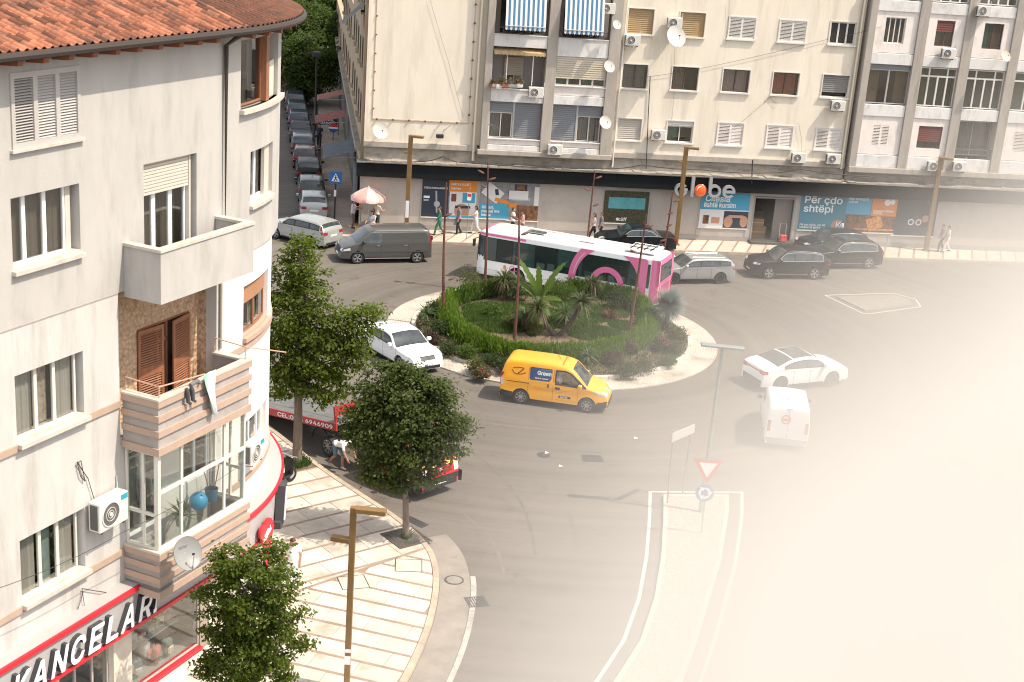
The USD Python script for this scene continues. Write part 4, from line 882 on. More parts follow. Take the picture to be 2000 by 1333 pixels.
# middle storey, left: open balcony; right: cream roller above green curtains
zf = r[2][2]
fr = window(BA, xL0 + .9, xL1 - 1.1, zf + .9, zf + 2.3, 1.2, [(xL0 + xL1) / 2 - .05], FWH, GLASSD, curtain=[(xL0 + 1, xL1 - 1.2)], cmat=CC[3], curt_y=.05)
roller(BA, xL0 + .9, xL1 - 1.1, zf + 1.35, zf + 2.4, 1.12, M('beige_roller', (.46, .39, .31), .6), fr)
V = []; nsc = 14; xa, xb, za = xL0 + .05, xL1 - .05, r[0][2] - .05
aw2 = MB()
for k in range(nsc):
    a, b = xa + (xb - xa) * k / nsc, xa + (xb - xa) * (k + 1) / nsc
    aw2.add([[a, .3, za], [b, .3, za], [b, -.5, za - .22], [a, -.5, za - .22], [a, -.5, za - .36], [(a + b) / 2, -.5, za - .42], [b, -.5, za - .36]], [[0, 1, 2], [0, 2, 3], [3, 2, 6], [3, 6, 4], [4, 6, 5]])
BA.part('short_awning', aw2, M('ochre_awning', (.42, .30, .16), .8, var=.3, sc=6))
BA.part('awning_pole', MB().tube([(xL0 + .85, -.3, zf + 1), (xL0 + .85, -.3, za - .2)], .03, 6).tube([(xL1 - .75, -.3, zf + 1), (xL1 - .75, -.3, za - .2)], .03, 6), FWH)
x0, x1 = xR0 + .02, xR1 - .02; zs = r[3][3] + .05
fr = window(BA, x0, x1, zs, zs + .45, -.2, [x0 + (x1 - x0) * k / 4 for k in (1, 2, 3)], FWH, GLASSD, fw=.06, mullw=.1, curtain=[(x0 + .05, x0 + .75), (x0 + 1.55, x1 - .05)], cmat=CC[2])
roller(BA, x0, x1, zs + .4, r[1][2] - .12, -.3, M('cream_stripe_roller', (.53, .46, .36), .6), fr, .12)
# lower storey: a sash and a blue-grey roller in each bay, mirrored
zs = r[4][3] + .05; zt = r[2][2] - .02
for (x0, x1, flip) in ((xL0, xL1, 0), (xR0, xR1, 1)):
    m = x0 + (x1 - x0) * (.47 if not flip else .5); a, b = (x0, m) if not flip else (m, x1); c, d = (m, x1) if not flip else (x0, m)
    zz = zs if not flip else r[5][3] + .05
    fr = window(BA, a + .03, b - .06, zz, zt - .62, -.1, [(a + b) / 2], FWH, GLASSD, curtain=[(a + .1, (a + b) / 2 - .05)] + ([((a + b) / 2 + .05, b - .1)] if flip else []), cmat=CC[3])
    roller(BA, a + .02, b - .05, zt - .62, zt, -.14, GREYSH, fr); roller(BA, c + .04, d - .03, zz, zt, -.12, GREYSH, fr)
    BA.part('shutter_post', MB().box(m - .05, m + .05, -.16, -.06, zz, zt), ALU, parent=fr)
# side street: openings, ledges and boxes on the weathered side
for i, (a, z) in enumerate([(2.0, 7), (2.0, 10.2), (5.2, 6.8), (5.2, 10), (8.5, 7), (8.5, 10.2), (12, 7), (12, 10.2), (2, 13.2), (5.2, 13.2), (8.5, 13.3), (12, 13.2)] + [(a_, z_) for a_ in range(22, 42, 4) for z_ in (6.4, 9.6)] + [(15.5, 7), (15.5, 10.2), (15.5, 13.2)] + [(a_, 5.9) for a_ in range(46, 70, 5)]):
    fr = BA.part('side_window', swbox(a - .55, a + .55, .0, .06, z - .75, z + .75), M('side_frame', (.16, .11, .08), .6), world=True)
    BA.part('pane', swbox(a - .47, a + .47, .061, .07, z - .67, z + .67), DWIN, parent=fr, world=True); BA.part('ledge', swbox(a - .7, a + .7, .031, .22, z - .9, z - .77), TAN, parent=fr, world=True)
BA.part('side_awning', MB().add(np.array([SW(1.0, .05, 12.9), SW(3.2, .05, 12.9), SW(3.2, 1.3, 11.7), SW(1.0, 1.3, 11.7)]), [[0, 1, 2], [0, 2, 3]]), M('old_awning_grey', (.17, .165, .155), .8), world=True)
BA.part('side_band', swbox(.4, 70, .031, .35, 4.6, 4.95), GRIME, world=True)
BA.part('side_shop', swbox(.4, 70, -.4, .0, 0, 3.58), M('side_shop_dark', (.09, .08, .075), .7, var=.3, sc=2), world=True)
# ---------------- right block
BB_ = Thing('apartment_block', 'grey pillared apartment block with white infill panels at the upper right', 'building', FF.A, FF.rot)
xB = [fp2(u, 0)[0] for u in (1686, 1797, 1890, 1985)]; xB += [xB[-1] + 3.95, xB[-1] + 7.9, xB[-1] + 11.8]
pw = .62
xB0 = xA1 + .15
for i, x in enumerate(xB): BB_.part('pillar', MB().rbox(x if i else xB0, x + pw + (.25 if i == 0 else 0), -.42, .34, 5.15, ZTOP, .02), PIL)
BB_.part('base_slab', MB().rbox(xB0, xB[-1] + pw, -.5, .34, 4.8, 5.148, .03), PIL); BB_.part('ledge_wall', MB().box(xB0, xB[-1], -.02, .35, 4.2, 4.797), GRIME)
BB_.part('interior', MB().box(xB0, xB[-1] + .6, 1.75, 1.8, 4, ZTOP), DARKIN)
mb = MB()
for i in range(34):
    x = xB0 + i * .5; mb.box(x, x + .49, -.72, -.021, 4.12 + rng.uniform(-.01, .02), 4.22 + rng.uniform(-.02, .05))
BB_.part('broken_ledge', mb, GRIME)
zp = [(5.15, 6.2), (8.25, 9.25), (11.35, 12.3), (14.45, 15.4)]
kinds = [['louv', 'redroll', 'balc', 'plain', 'plain', 'plain'], ['slide', 'glazed', 'glazed', 'glazed', 'glazed', 'glazed'], ['bars', 'redhalf', 'brown', 'brown', 'brown', 'brown'], ['glazed'] * 6]
for b in range(6):
    x0 = xB[b] + pw + (.25 if b == 0 else 0); x1 = xB[b + 1]
    for f in range(4):
        za, zb = zp[f]; zt = zp[f + 1][0] - .01 if f < 3 else ZTOP
        BB_.part('parapet', MB().rbox(x0 + .01, x1 - .01, -.36, -.2, za, zb - .3, .02), PANEL)
        k = kinds[f][b]; low = zb - .27; mid = (x0 + x1) / 2
        if k in ('louv', 'redroll', 'bars', 'redhalf', 'brown', 'plain'):
            wx0, wx1 = {'louv': (x0 + .75, x1 - .75), 'redroll': (x0 + .45, x1 - .35), 'bars': (x0 + .6, x1 - .75), 'redhalf': (x0 + .55, x1 - .65), 'brown': (x0 + .6, x1 - .6), 'plain': (x0 + .6, x1 - .6)}[k]
            wz0 = low + (.55 if f != 0 else .5); wz1 = zt - (.35 if f != 0 else .45); 
            BB_.part('infill', MB().wall(sbox(x0 + .01, low, x1 - .01, zt).difference(sbox(wx0, wz0, wx1, wz1)), -.3, -.12), PANELW)
            if k in ('louv', 'plain'):
                fr = BB_.part('shutter', MB().wall(holes(sbox(wx0, wz0, wx1, wz1), [(wx0 + .08, mid - .07, wz0 + .1, wz1 - .1), (mid + .07, wx1 - .08, wz0 + .1, wz1 - .1)]), -.3, -.22), PANELW)
                slats(BB_, wx0 + .08, mid - .07, wz0 + .1, wz1 - .1, -.27, 13, PANELW, fr, -40); slats(BB_, mid + .07, wx1 - .08, wz0 + .1, wz1 - .1, -.27, 13, PANELW, fr, -40); BB_.part('backing', MB().box(wx0, wx1, -.15, -.13, wz0, wz1), CC[3], parent=fr)
            else:
                fr = window(BB_, wx0, wx1, wz0, wz1, -.2, [mid] if k != 'bars' else [wx0 + (wx1 - wx0) * q for q in (.25, .5, .75)], FBR if k != 'bars' else FWH, GLASSD, fw=.06, mullw=.06, curtain=[(wx0 + .1, mid - .2)] if k != 'bars' else None, cmat=CC[2 if k == 'brown' else 4])
                if k == 'brown': BB_.part('curtain', MB().box(mid + .08, wx1 - .08, .05, .06, wz0, wz1), CC[4], parent=fr)
                if k in ('redroll', 'redhalf'): roller(BB_, wx0 + .02, wx1 - .02, wz0 + (.42 if k == 'redroll' else .85), wz1, -.24, REDSH, fr)
        elif k == 'glazed':
            hb = zt - .55; n4 = [x0 + (x1 - x0) * q for q in (.25, .5, .75)]
            g_ = sbox(x0 + .02, low + .02, x1 - .02, zt - .03); h_ = holes(g_, []).buffer(-.06, join_style=2).difference(sbox(x0, hb - .05, x1, hb + .05))
            for q in n4: h_ = h_.difference(sbox(q - .05, 0, q + .05, hb))
            for q in (n4[0], n4[2]): h_ = h_.difference(sbox(q - .04, hb, q + .04, 40))
            fr = BB_.part('window', MB().wall(g_.difference(h_), -.24, -.16), FWH)
            for hh in h_.geoms: BB_.part('pane', MB().wall(hh.buffer(.01), -.21, -.2), GLASSD, parent=fr)
            BB_.part('curtain', MB().box(x0 + .1, x1 - .1, .15, .17, low, zt - .1), CC[3] if (b + f) % 2 else M('olive_curtain', (.2, .21, .17), .9), parent=fr)
        elif k == 'slide':
            fr = window(BB_, x0 + .02, x1 - .02, low + .02, zt - .3, -.2, [mid], ALU, GLASSD, fw=.06, mullw=.1); BB_.part('curtain', MB().box(x0 + .1, x0 + .8, .0, .02, low, zt - .3).box(mid + .5, x1 - .1, .0, .02, low, zt - .3), CC[4], parent=fr)
            BB_.part('head_panel', MB().box(x0 + .02, x1 - .02, -.22, -.1, zt - .299, zt), GREYSH, parent=fr)
        elif k == 'balc':
            fr = window(BB_, x0 + .02, x1 - .02, low + .1, zt - .1, .3, [mid], ALU, GLASSD, curtain=[(x0 + .1, x1 - .1)], cmat=CC[3], curt_y=.1)
            m = MB().tube([(x0, -.25, low + .55), (x1, -.25, low + .55)], .03, 5)
            for q in np.linspace(x0 + .1, x1 - .1, 20): m.tube([(q, -.25, low), (q, -.25, low + .55)], .014, 4)
            BB_.part('railing', m, IRON, parent=fr)
# ---------------- the shop along the ground floor
SHP = Thing('ground_floor_shop', 'long grey ground floor shop with black fascia and window posters', 'shop', FF.A, FF.rot)
zb = 3.28; zf1 = 4.08; xS1 = xB[-1]
d0, d1 = fp2(1470, 420, -.1)[0], fp2(1551, 420, -.1)[0]
SHP.part('wall', MB().wall(holes(sbox(0, 0, xS1, zb + .5), [(d0, d1, .2, 2.95)]), -.1, .2), SHOPW)
SHP.part('plinth', MB().box(0, d0 - .1, -.14, -.102, ZP, .42).box(d1 + .1, xS1, -.14, -.102, ZP, .42), M('shop_plinth_grey', (.30, .275, .25), .7, var=.1, sc=1))
SHP.part('fascia', MB().rbox(-.25, 15.2, -.62, -.101, zb, zf1, .02).rbox(15.203, xS1, -.62, -.101, zb - .02, zf1 + .02, .02), FASC)
SHP.part('fascia_trim', MB().box(-.25, xS1, -.66, .0, zf1 + .021, zf1 + .07), PIL)
for u in (707, 822, 935, 1052, 1182, 1263, 1272, 1366, 1462, 1562, 1650, 1745, 1830):
    x = fp2(u, 400, -.1)[0]; SHP.part('panel_joint', MB().box(x - .03, x + .03, -.125, -.102, .425, zb - .001), M('panel_joint_grey', (.38, .36, .335), .5))
SHP.part('doorway', MB().box(d0, d1, 3.0, 3.05, 0, 3).box(d0, d1, -.1, 3, 2.96, 3.0).box(d0 - .05, d0, .2, 3, 0, 3).box(d1, d1 + .05, .2, 3, 0, 3), DARKIN)
SHP.part('door_floor', MB().box(d0, d1, -.1, 3, .14, .2), M('shop_floor', (.3, .26, .22), .4))
SHP.part('door_step', MB().rbox(d0 - .1, d1 + .1, -.75, -.101, ZP, .3, .02), M('dark_step', (.06, .055, .05), .6))
SHP.part('open_door', MB().box(d1 - 1.15, d1 - .05, .3, .36, .22, 2.9), M('door_grey', (.22, .20, .18), .5)); SHP.part('door_frame', MB().wall(sbox(d0, .2, d1, 2.96).difference(sbox(d0 + .07, .2, d1 - .07, 2.88)), -.13, -.08), M('door_frame_grey', (.30, .28, .26), .5))
# posters: flat prints on the shop front
TEAL = M('poster_teal', (.045, .20, .27), .5, var=.05); BLUE2 = M('poster_blue', (.055, .30, .45), .5); ORG = M('poster_orange', (.62, .21, .03), .5); NAVY = M('poster_navy', (.028, .036, .055), .4); PWH = M('poster_white', (.62, .61, .60), .5); PGR = M('poster_grey', (.22, .22, .225), .5, var=.3, sc=3)
PTX = M('poster_text_white', (.78, .78, .77), .5); PTG = M('poster_text_grey', (.36, .37, .40), .5); PBR = M('poster_brown', (.16, .075, .035), .5, var=.8, sc=5); SKIN2 = M('poster_skin', (.46, .25, .16), .5); FIRE = M('poster_flame', (.62, .26, .06), .5, var=.6, sc=7); LEAFP = M('poster_leaves', (.055, .05, .022), .6, var=1.0, sc=12); AQUA = M('poster_aqua', (.10, .33, .35), .5, var=.2, sc=2)
def poster(label, u0, v0, u1, v1, bg, frame=None):
    x0, x1, z0, z1 = rect(u0, v0, u1, v1, -.13); o = FF.w(x0, -.13, z0)
    t = Thing('poster', label, 'poster', o, FF.rot); w, h = x1 - x0, z1 - z0
    t.part('sheet', MB().box(0, w, -.012, .0, 0, h), bg); t.part('lower_rail', MB().box(-.03, w + .03, -.02, .02, -.07, -.002), FWH); t.w, t.h = w, h; t.k = 0; return t
def pr(t, name, poly_or, mat, lay=1):
    t.part(name, MB().wall(poly_or, -.012 - .004 * lay, -.0125 - .004 * (lay - 1)), mat)
def ptxt(t, s, x, z, h, mat=None, bold=True, width=None):
    t.part('print', MB().text(s, h, .004, FRONT, (x, -.0265, z), bold=bold, width=width), mat or PTX)
p = poster('dark poster with white heading and pale streaks at the left end of the shop', 826, 350, 876, 425, NAVY)
ptxt(p, 'FORCA E IMAGJINATES', .1, p.h - .55, .1, width=p.w - .25)
pr(p, 'picture', affinity.rotate(sbox(p.w * .5, p.h * .12, p.w * .56, p.h * .7), 4), PTG); pr(p, 'picture', Point(p.w * .55, p.h * .35).buffer(.18), PTG, 2); pr(p, 'picture', sbox(.1, p.h * .5, .45, p.h * .56), PTX); pr(p, 'picture', sbox(.1, p.h * .42, .4, p.h * .47), PTG)
p = poster('orange and blue poster with a face, second from the left of the shop', 878, 350, 928, 427, PWH)
pr(p, 'picture', sbox(0, p.h * .68, p.w, p.h), ORG); pr(p, 'picture', sbox(p.w * .5, p.h * .4, p.w * .95, p.h * .66), BLUE2); pr(p, 'picture', sbox(p.w * .1, p.h * .42, p.w * .28, p.h * .62), REDSH); pr(p, 'picture', affinity.scale(Point(p.w * .5, p.h * .18).buffer(.5), .9, .9), SKIN2); pr(p, 'picture', sbox(p.w * .25, p.h * .25, p.w * .8, p.h * .32), NAVY, 2); pr(p, 'picture', sbox(0, 0, p.w, p.h * .06), BLUE2, 2)
ptxt(p, 'KARTA E KLUBIT', .12, p.h - .35, .13, width=p.w * .7); ptxt(p, 'Stimula', .12, p.h - .6, .12)
p = poster('blue and grey laptop poster behind the front of the bus', 940, 352, 992, 428, PGR)
pr(p, 'picture', affinity.rotate(sbox(p.w * .1, p.h * .5, p.w * .75, p.h * .85), -35), PWH); pr(p, 'picture', sbox(0, 0, p.w, p.h * .4), BLUE2); pr(p, 'picture', affinity.rotate(sbox(p.w * .5, p.h * .42, p.w * 1.0, p.h * .52), -12).intersection(sbox(0, 0, p.w, p.h)), ORG, 2); pr(p, 'picture', affinity.rotate(sbox(p.w * .5, p.h * .62, p.w * .62, p.h * .78), 10), NAVY, 2)
ptxt(p, 'Bli tani,', .12, p.h * .26, .16); ptxt(p, 'paguaj me', .12, p.h * .16, .16); ptxt(p, 'keste', .12, p.h * .06, .16)
p = poster('grey poster of household machines and a brown plinth beside the laptop poster', 994, 356, 1049, 432, PGR)
pr(p, 'picture', sbox(p.w * .2, p.h * .62, p.w * .6, p.h * .95), NAVY); pr(p, 'picture', sbox(p.w * .27, p.h * .70, p.w * .52, p.h * .93), PBR, 2); pr(p, 'picture', sbox(.05, p.h * .55, p.w * .65, p.h * .78), PWH, 3); pr(p, 'picture', sbox(p.w * .15, p.h * .52, p.w * .72, p.h * .60), PTG, 2); pr(p, 'picture', sbox(0, p.h * .33, p.w * .35, p.h * .44), ORG); pr(p, 'picture', sbox(p.w * .3, 0, p.w, p.h * .4), PBR); pr(p, 'picture', sbox(p.w * .85, p.h * .4, p.w, p.h * .9), PWH)
p = poster('leafy poster with a turquoise banner right of the walking couple', 1182, 372, 1263, 438, LEAFP)
pr(p, 'picture', sbox(p.w * .1, p.h * .45, p.w * .92, p.h * .8), AQUA); ptxt(p, 'cliff', p.w * .35, p.h * .07, .2); pr(p, 'picture', Point(p.w * .33, p.h * .12).buffer(.09), PTX)
p = poster('teal and white poster with hands holding a game pad under the shop name', 1371, 376, 1458, 447, PWH)
pr(p, 'picture', sbox(0, p.h * .52, p.w, p.h), BLUE2); pr(p, 'picture', sbox(p.w * .5, 0, p.w, p.h * .49), NAVY); pr(p, 'picture', affinity.scale(Point(p.w * .6, p.h * .18).buffer(.35), .8, 1), SKIN2, 2); pr(p, 'picture', affinity.scale(Point(p.w * .92, p.h * .2).buffer(.35), .7, 1), SKIN2, 2); pr(p, 'picture', sbox(p.w * .6, p.h * .3, p.w * .9, p.h * .38), SKIN2, 3); pr(p, 'picture', sbox(p.w * .08, p.h * .1, p.w * .2, p.h * .35), PBR); pr(p, 'picture', sbox(p.w * .25, p.h * .12, p.w * .42, p.h * .3), SKIN2)
ptxt(p, 'Cilësia', p.w * .08, p.h * .76, .36); ptxt(p, 'është kursim', p.w * .06, p.h * .59, .30, width=p.w * .66)
p = poster('large teal poster with two lines of big white lettering right of the doorway', 1567, 377, 1648, 452, TEAL)
ptxt(p, 'Për çdo', p.w * .06, p.h * .74, .42, width=p.w * .82); ptxt(p, 'shtëpi', p.w * .06, p.h * .50, .42, width=p.w * .64); ptxt(p, 'Për çdo shtëpi, çdo stil', p.w * .03, p.h * .12, .12, width=p.w * .55); ptxt(p, 'vizitoni të gjithë', p.w * .03, p.h * .05, .12, width=p.w * .45); pr(p, 'picture', Point(p.w * .83, p.h * .14).buffer(.38), SKIN2); ptxt(p, 'K', p.w * .79, p.h * .08, .38)
p = poster('blue, orange and firewood poster right of the big teal one', 1657, 380, 1744, 456, PBR)
pr(p, 'picture', sbox(0, p.h * .47, p.w * .49, p.h), BLUE2); pr(p, 'picture', sbox(p.w * .5, p.h * .45, p.w, p.h), ORG); pr(p, 'picture', affinity.rotate(sbox(p.w * .45, p.h * .08, p.w * .75, p.h * .42), 20), FIRE); pr(p, 'picture', sbox(.0, p.h * .06, p.w, p.h * .1), FIRE, 2); pr(p, 'picture', Point(p.w * .8, p.h * .82).buffer(.2).union(Point(p.w * .9, p.h * .84).buffer(.16)), PTX, 2)
ptxt(p, 'Një kategori', .1, p.h * .86, .16); ptxt(p, 'e plotë', .1, p.h * .78, .13); ptxt(p, 'Dyqani Online', p.w * .54, p.h * .56, .15, width=p.w * .4); ptxt(p, 'Porosit', p.w * .54, p.h * .5, .13)
p = poster('dark poster with a pair of pale rings, farthest right of the posters', 1752, 384, 1822, 462, NAVY)
pr(p, 'picture', Point(p.w * .42, p.h * .35).buffer(.2).difference(Point(p.w * .42, p.h * .35).buffer(.13)), PTX); pr(p, 'picture', Point(p.w * .6, p.h * .35).buffer(.2).difference(Point(p.w * .6, p.h * .35).buffer(.13)), PTX, 2); pr(p, 'picture', Point(p.w * .75, p.h * .45).buffer(.22), SKIN2)
# the shop name
gs = Thing('shop_name_sign', 'round grey letters spelling globe with an orange ball on the black fascia', 'sign', FF.A, FF.rot)
gm = M('letter_grey', (.30, .30, .31), .3); 
gx0, gz = fp2(1317, 374, -.75); gx1 = fp2(1441, 380, -.75)[0]; gw = (gx1 - gx0) / 5.0
R_, r_ = gw * .50, gw * .30; zc = 3.28 + .05
def ring(cx, a0=0, a1=360, R=R_, r=r_):
    a = np.radians(np.linspace(a0, a1, 40)); return Polygon([(cx + R * math.cos(t), zc + R * math.sin(t)) for t in a] + [(cx + r * math.cos(t), zc + r * math.sin(t)) for t in a[::-1]])
xs = [gx0 + R_ + k for k in (0, gw * .78, gw * 1.55, gw * 2.63, gw * 3.75)]
gs.part('letter_g', MB().wall(ring(xs[0], 40, 345).union(sbox(xs[0] + .02, zc - .07, xs[0] + R_, zc + .09)), -.86, -.63), gm)
gs.part('letter_l', MB().wall(sbox(xs[1] - .02, zc - R_, xs[1] + .17, zc + R_ + .42), -.86, -.63), gm)
gs.part('orange_ball', MB().ball((xs[2], -.72, zc), R_ * .98, 3, (1, .35, 1)), M('orange_gloss', (.75, .13, .03), .25, coat=.5), smooth=True)
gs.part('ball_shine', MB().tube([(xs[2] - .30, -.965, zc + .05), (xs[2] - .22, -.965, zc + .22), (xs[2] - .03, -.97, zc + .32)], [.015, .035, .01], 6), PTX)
gs.part('letter_b', MB().wall(ring(xs[3]).union(sbox(xs[3] - R_, zc - R_ * .2, xs[3] - R_ + .19, zc + R_ + .42)), -.86, -.63), gm)
gs.part('letter_e', MB().wall(ring(xs[4], 0, 318).union(sbox(xs[4] - R_ * .9, zc - .09, xs[4] + R_ * .98, zc + .08)), -.86, -.63), gm)
# ------------------------------------------------------------------ things hung on the fronts
ACW = M('ac_casing', (.60, .57, .52), .5, var=.05, sc=4); ACG = M('ac_grille', (.10, .095, .09), .6); TEALL = M('teal_label', (.02, .30, .38), .5)
def ac_unit(label, loc, rz, w=.86, h=.60, d=.32, tag=False):
    t = Thing('air_conditioner', label, 'air conditioner', loc, rz, 'air conditioners on the fronts')
    t.part('casing', MB().rbox(-w/2, w/2, -d - .08, -.08, 0, h, .02), ACW)
    cx = -.12; ring_ = Point(cx, h/2).buffer(h*.42).difference(Point(cx, h/2).buffer(h*.38))
    t.part('fan_opening', MB().wall(Point(cx, h/2).buffer(h*.38), -d - .083, -d - .081), ACG)
    m = MB().wall(ring_, -d - .1, -d - .081)
    for r in (.10, .17): m.wall(Point(cx, h/2).buffer(r).difference(Point(cx, h/2).buffer(r - .012)), -d - .095, -d - .085)
    m.wall(Point(cx, h/2).buffer(.05), -d - .105, -d - .084)
    t.part('fan_guard', m, ACW)
    [t.part('bracket', MB().box(x - .02, x + .02, -d - .05, 0, -.06, -.001), ACG) for x in (-w/2 + .12, w/2 - .12)]
    t.part('side_grille', MB().box(-w/2 - .004, -w/2 - .001, -d - .02, -.14, .06, h - .06), ACG)
    if tag: t.part('brand_label', MB().box(w/2 - .26, w/2 - .03, -d - .084, -d - .0805, h - .16, h - .03), TEALL)
    t.part('pipe', MB().tube([(w/2 - .05, -.12, .12), (w/2 + .05, -.06, .08), (w/2 + .06, -.03, h + .25)], .018, 5), ACW)
    return t
ac0 = None
def ac_at(u, v, label, y=-.02, fr=FF):
    """(u, v): the picture's middle of the unit"""
    global ac0
    x, z = fr.px(u, v, y - .3); o = fr.w(x, y, z - .3)
    if ac0 is None: ac0 = ac_unit(label, o, fr.rot)
    else: copy(ac0, o, fr.rot, label)
ac_at(1236, 79, 'small air conditioner under the left of the two tan shutters')
ac_at(1318, 45, 'air conditioner just above the largest satellite dish')
ac_at(1286, 264, 'air conditioner beside the sash window in the lowest row of the cream block')
ac_at(1047, 181, 'air conditioner on the open balcony, beside its flower boxes', -.4)
ac_at(1084, 293, 'air conditioner on the lowest white parapet between the grey pillars', -.42)
ac_at(1637, 207, 'air conditioner under the half closed grey roller beside the drainpipe')
ac_at(1560, 309, 'air conditioner hung on a long bent pipe below the white louvred shutters')
ac_at(1628, 311, 'air conditioner with a black fan low at the right end of the cream block')
ac_at(1187, 17, 'air conditioner beside the right hand striped awning', -.1)
ac_at(1922, 22, 'air conditioner at the top of the right block', -.36)
ac_at(1853, 105, 'air conditioner under the dark red roller of the right block', -.3)
ac_at(1825, 325, 'air conditioner behind the top of the golden lamp post of the right block', -.36)
ac_at(1874, 326, 'air conditioner under the railed balcony of the right block', -.36)
x, z = LF.px(214, 995, -.3)
acn = ac_unit('large air conditioner with a teal label on the near building, left of the glazed balcony', LF.w(-4.02, 0, 5.42), LF.rot, 1.0, .74, .34, True)
q = bend(RL)(np.array([[1.25, -.002, 5.05]]))[0]
ac_unit('air conditioner with a teal label on the curve of the near building, below a window', LF.w(*q) - [0, 0, .15], LF.rot + math.degrees(1.25 / RL), .8, .6, .3, True)
# satellite dishes
DISH = M('dish_white', (.50, .475, .43), .45, var=.05, sc=6, dirt=(.4, .36, .3), dsc=3, damt=.4); DISHG = M('dish_grey', (.25, .245, .235), .45, var=.05, sc=6); DISHB = M('dish_beige', (.52, .45, .36), .5)
def dish(label, loc, rz, r, mat, tilt=-28, yaw=20, text=None):
    t = Thing('satellite_dish', label, 'satellite dish', loc, rz, 'satellite dishes')
    R = rotz(math.radians(yaw)) @ rotx(math.radians(90 + tilt))      # bowl opens towards -y and up
    R = rotz(math.radians(yaw)) @ rotx(math.radians(90 - 25))
    c = np.array([0, -.45 * r / .5 - .1, 0]); prof = [(r * k / 8, .28 * r * (k / 8) ** 2) for k in range(9)] + [(r * 1.015, .28 * r + .01), (r, .28 * r - .02)] + [(r * k / 8, .28 * r * (k / 8) ** 2 - .015) for k in range(7, -1, -1)]
    t.part('bowl', MB().lathe(prof, 32, R, c), mat, smooth=40)
    foc = c + R @ np.array([0, -r * .12, r * .85]); rim = c + R @ np.array([0, -r * .98, .28 * r])
    t.part('arm', MB().tube([rim, foc], r * .03, 5), ALU); t.part('receiver', MB().cyl(foc, foc + (c - foc) * .14, r * .075, 8), BLACKP)
    t.part('mount', MB().tube([c, c * [1, .5, 1] + [0, 0, -.05], (0, 0, -.25 * r)], .03, 6), ALU)
    if text: t.part('lettering', MB().text(text, r * .11, .003, R @ np.diag([1, 1, 1]), c + R @ np.array([-r * .42, r * .38, .28 * r * .35 + .01])), M('dish_print', (.1, .1, .11)))
    return t
def dish_at(u, v, rad_px, label, mat=DISH, y=-.05, fr=FF, **k):
    d = -.45 * (rad_px / 33) / .5 - .1
    x, z = fr.px(u, v, y + d); p = fr.w(x, y, z); dep = (p - EYE) @ _f
    return dish(label, p, fr.rot, rad_px * dep / FPX, mat, **k)
dish_at(1318, 73, 21, 'largest white satellite dish, between the two tan shutters', y=-.1)
dish_at(1204, 49, 9.5, 'smallest white satellite dish, right of the striped awnings', y=-.45)
dish_at(1189, 131, 12, 'white satellite dish beside the cream roller of the middle storey', y=-.45)
dish_at(1181, 240, 13, 'white satellite dish over the blue grey shutters of the lowest storey', y=-.45)
dish_at(742, 257, 16, 'white satellite dish low on the blank cream end wall')
dish_at(1962, 110, 12, 'beige satellite dish on a pillar of the right block', DISHB, y=-.45)
p = LF.w(-2.9, -1.12, 4.45)
dish('big grey satellite dish with small lettering on the corner of the lowest near balcony', p + np.array([.0, .0, .12]), LF.rot, .40, DISHG, text='DIGITAL', yaw=-12)
# thin wires
WIRE = M('black_wire', (.025, .023, .022), .7)
def wire(pts, label, r=.012, sag=.0, n=14):
    P = np.array(pts, float); Q = []
    for a, b in zip(P[:-1], P[1:]):
        for t in np.linspace(0, 1, n, endpoint=False): Q.append(a + (b - a) * t - np.array([0, 0, sag * 4 * t * (1 - t)]))
    Q.append(P[-1]); single('wire', MB().tube(Q, r, 4), WIRE, label, 'wire')
def fpt(u, v, y=-.06): x, z = FF.px(u, v, y); return FF.w(x, y, z)
def lpt(u, v, y=-.05): x, z = LF.px(u, v, y); return LF.w(x, y, z)
wire([fpt(1222, 155), fpt(1365, 135), fpt(1625, 75), fpt(1720, 53, -.4)], 'thin wire running up across the windows of the cream block', .008, .05)
wire([fpt(700, 312, -.7), fpt(820, 316, -.7), fpt(866, 306, -.7), fpt(905, 318, -.7), fpt(1180, 330, -.8), fpt(1255, 322, -.8), fpt(1370, 332, -.8), fpt(1500, 338, -.8), fpt(1560, 330, -.8), fpt(1700, 345, -.8)], 'slack black cable lying along the broken ledge', .03, .08)
for k, (a_, b_, lb) in enumerate((((1222, 100), (1205, 60), 'short wire from the smallest dish'), ((1318, 97), (1312, 235), 'wire hanging down from the largest dish'), ((1424, 0), (1418, 82), 'wire hanging from the top edge beside the first louvred shutter'), ((1560, 240), (1566, 300), 'cable running down to the air conditioner on the bent pipe'), ((840, 0), (905, 230), 'faint wire down the blank cream wall'), ((1700, 170), (1780, 215), 'wire on the white parapets of the right block'))): wire([fpt(*a_), fpt((a_[0] + b_[0]) / 2 + 3, (a_[1] + b_[1]) / 2 + 5), fpt(*b_)], lb, .006, .03, 6)
wire([fpt(1415, 265), fpt(1505, 190, -.06), fpt(1520, 205)], 'short thin wire between the middle windows of the cream block', .006, .05)
wire([fpt(1262, 330, -.3), fpt(1266, 230, -.06), fpt(1270, 150, -.06)], 'black upright cable rising beside the lowest roller window', .025)
wire([fpt(1468, 360, -.65), fpt(1470, 313, -.65)], 'short rusty mast on the shop fascia', .035)
wire([fpt(866, 256, -.4), fpt(880, 246, -.1)], 'wire of the lamp on the blank wall', .015)
wire([lpt(150, 905), lpt(158, 900), lpt(166, 940), lpt(157, 930), lpt(151, 903), lpt(172, 935), lpt(184, 975)], 'coiled black cable above the large air conditioner', .012, .01)
wire([lpt(163, 1155), lpt(152, 1190), lpt(158, 1205), lpt(166, 1190), lpt(160, 1150), lpt(228, 1160)], 'loop of black cable above the shop sign', .01, .01)
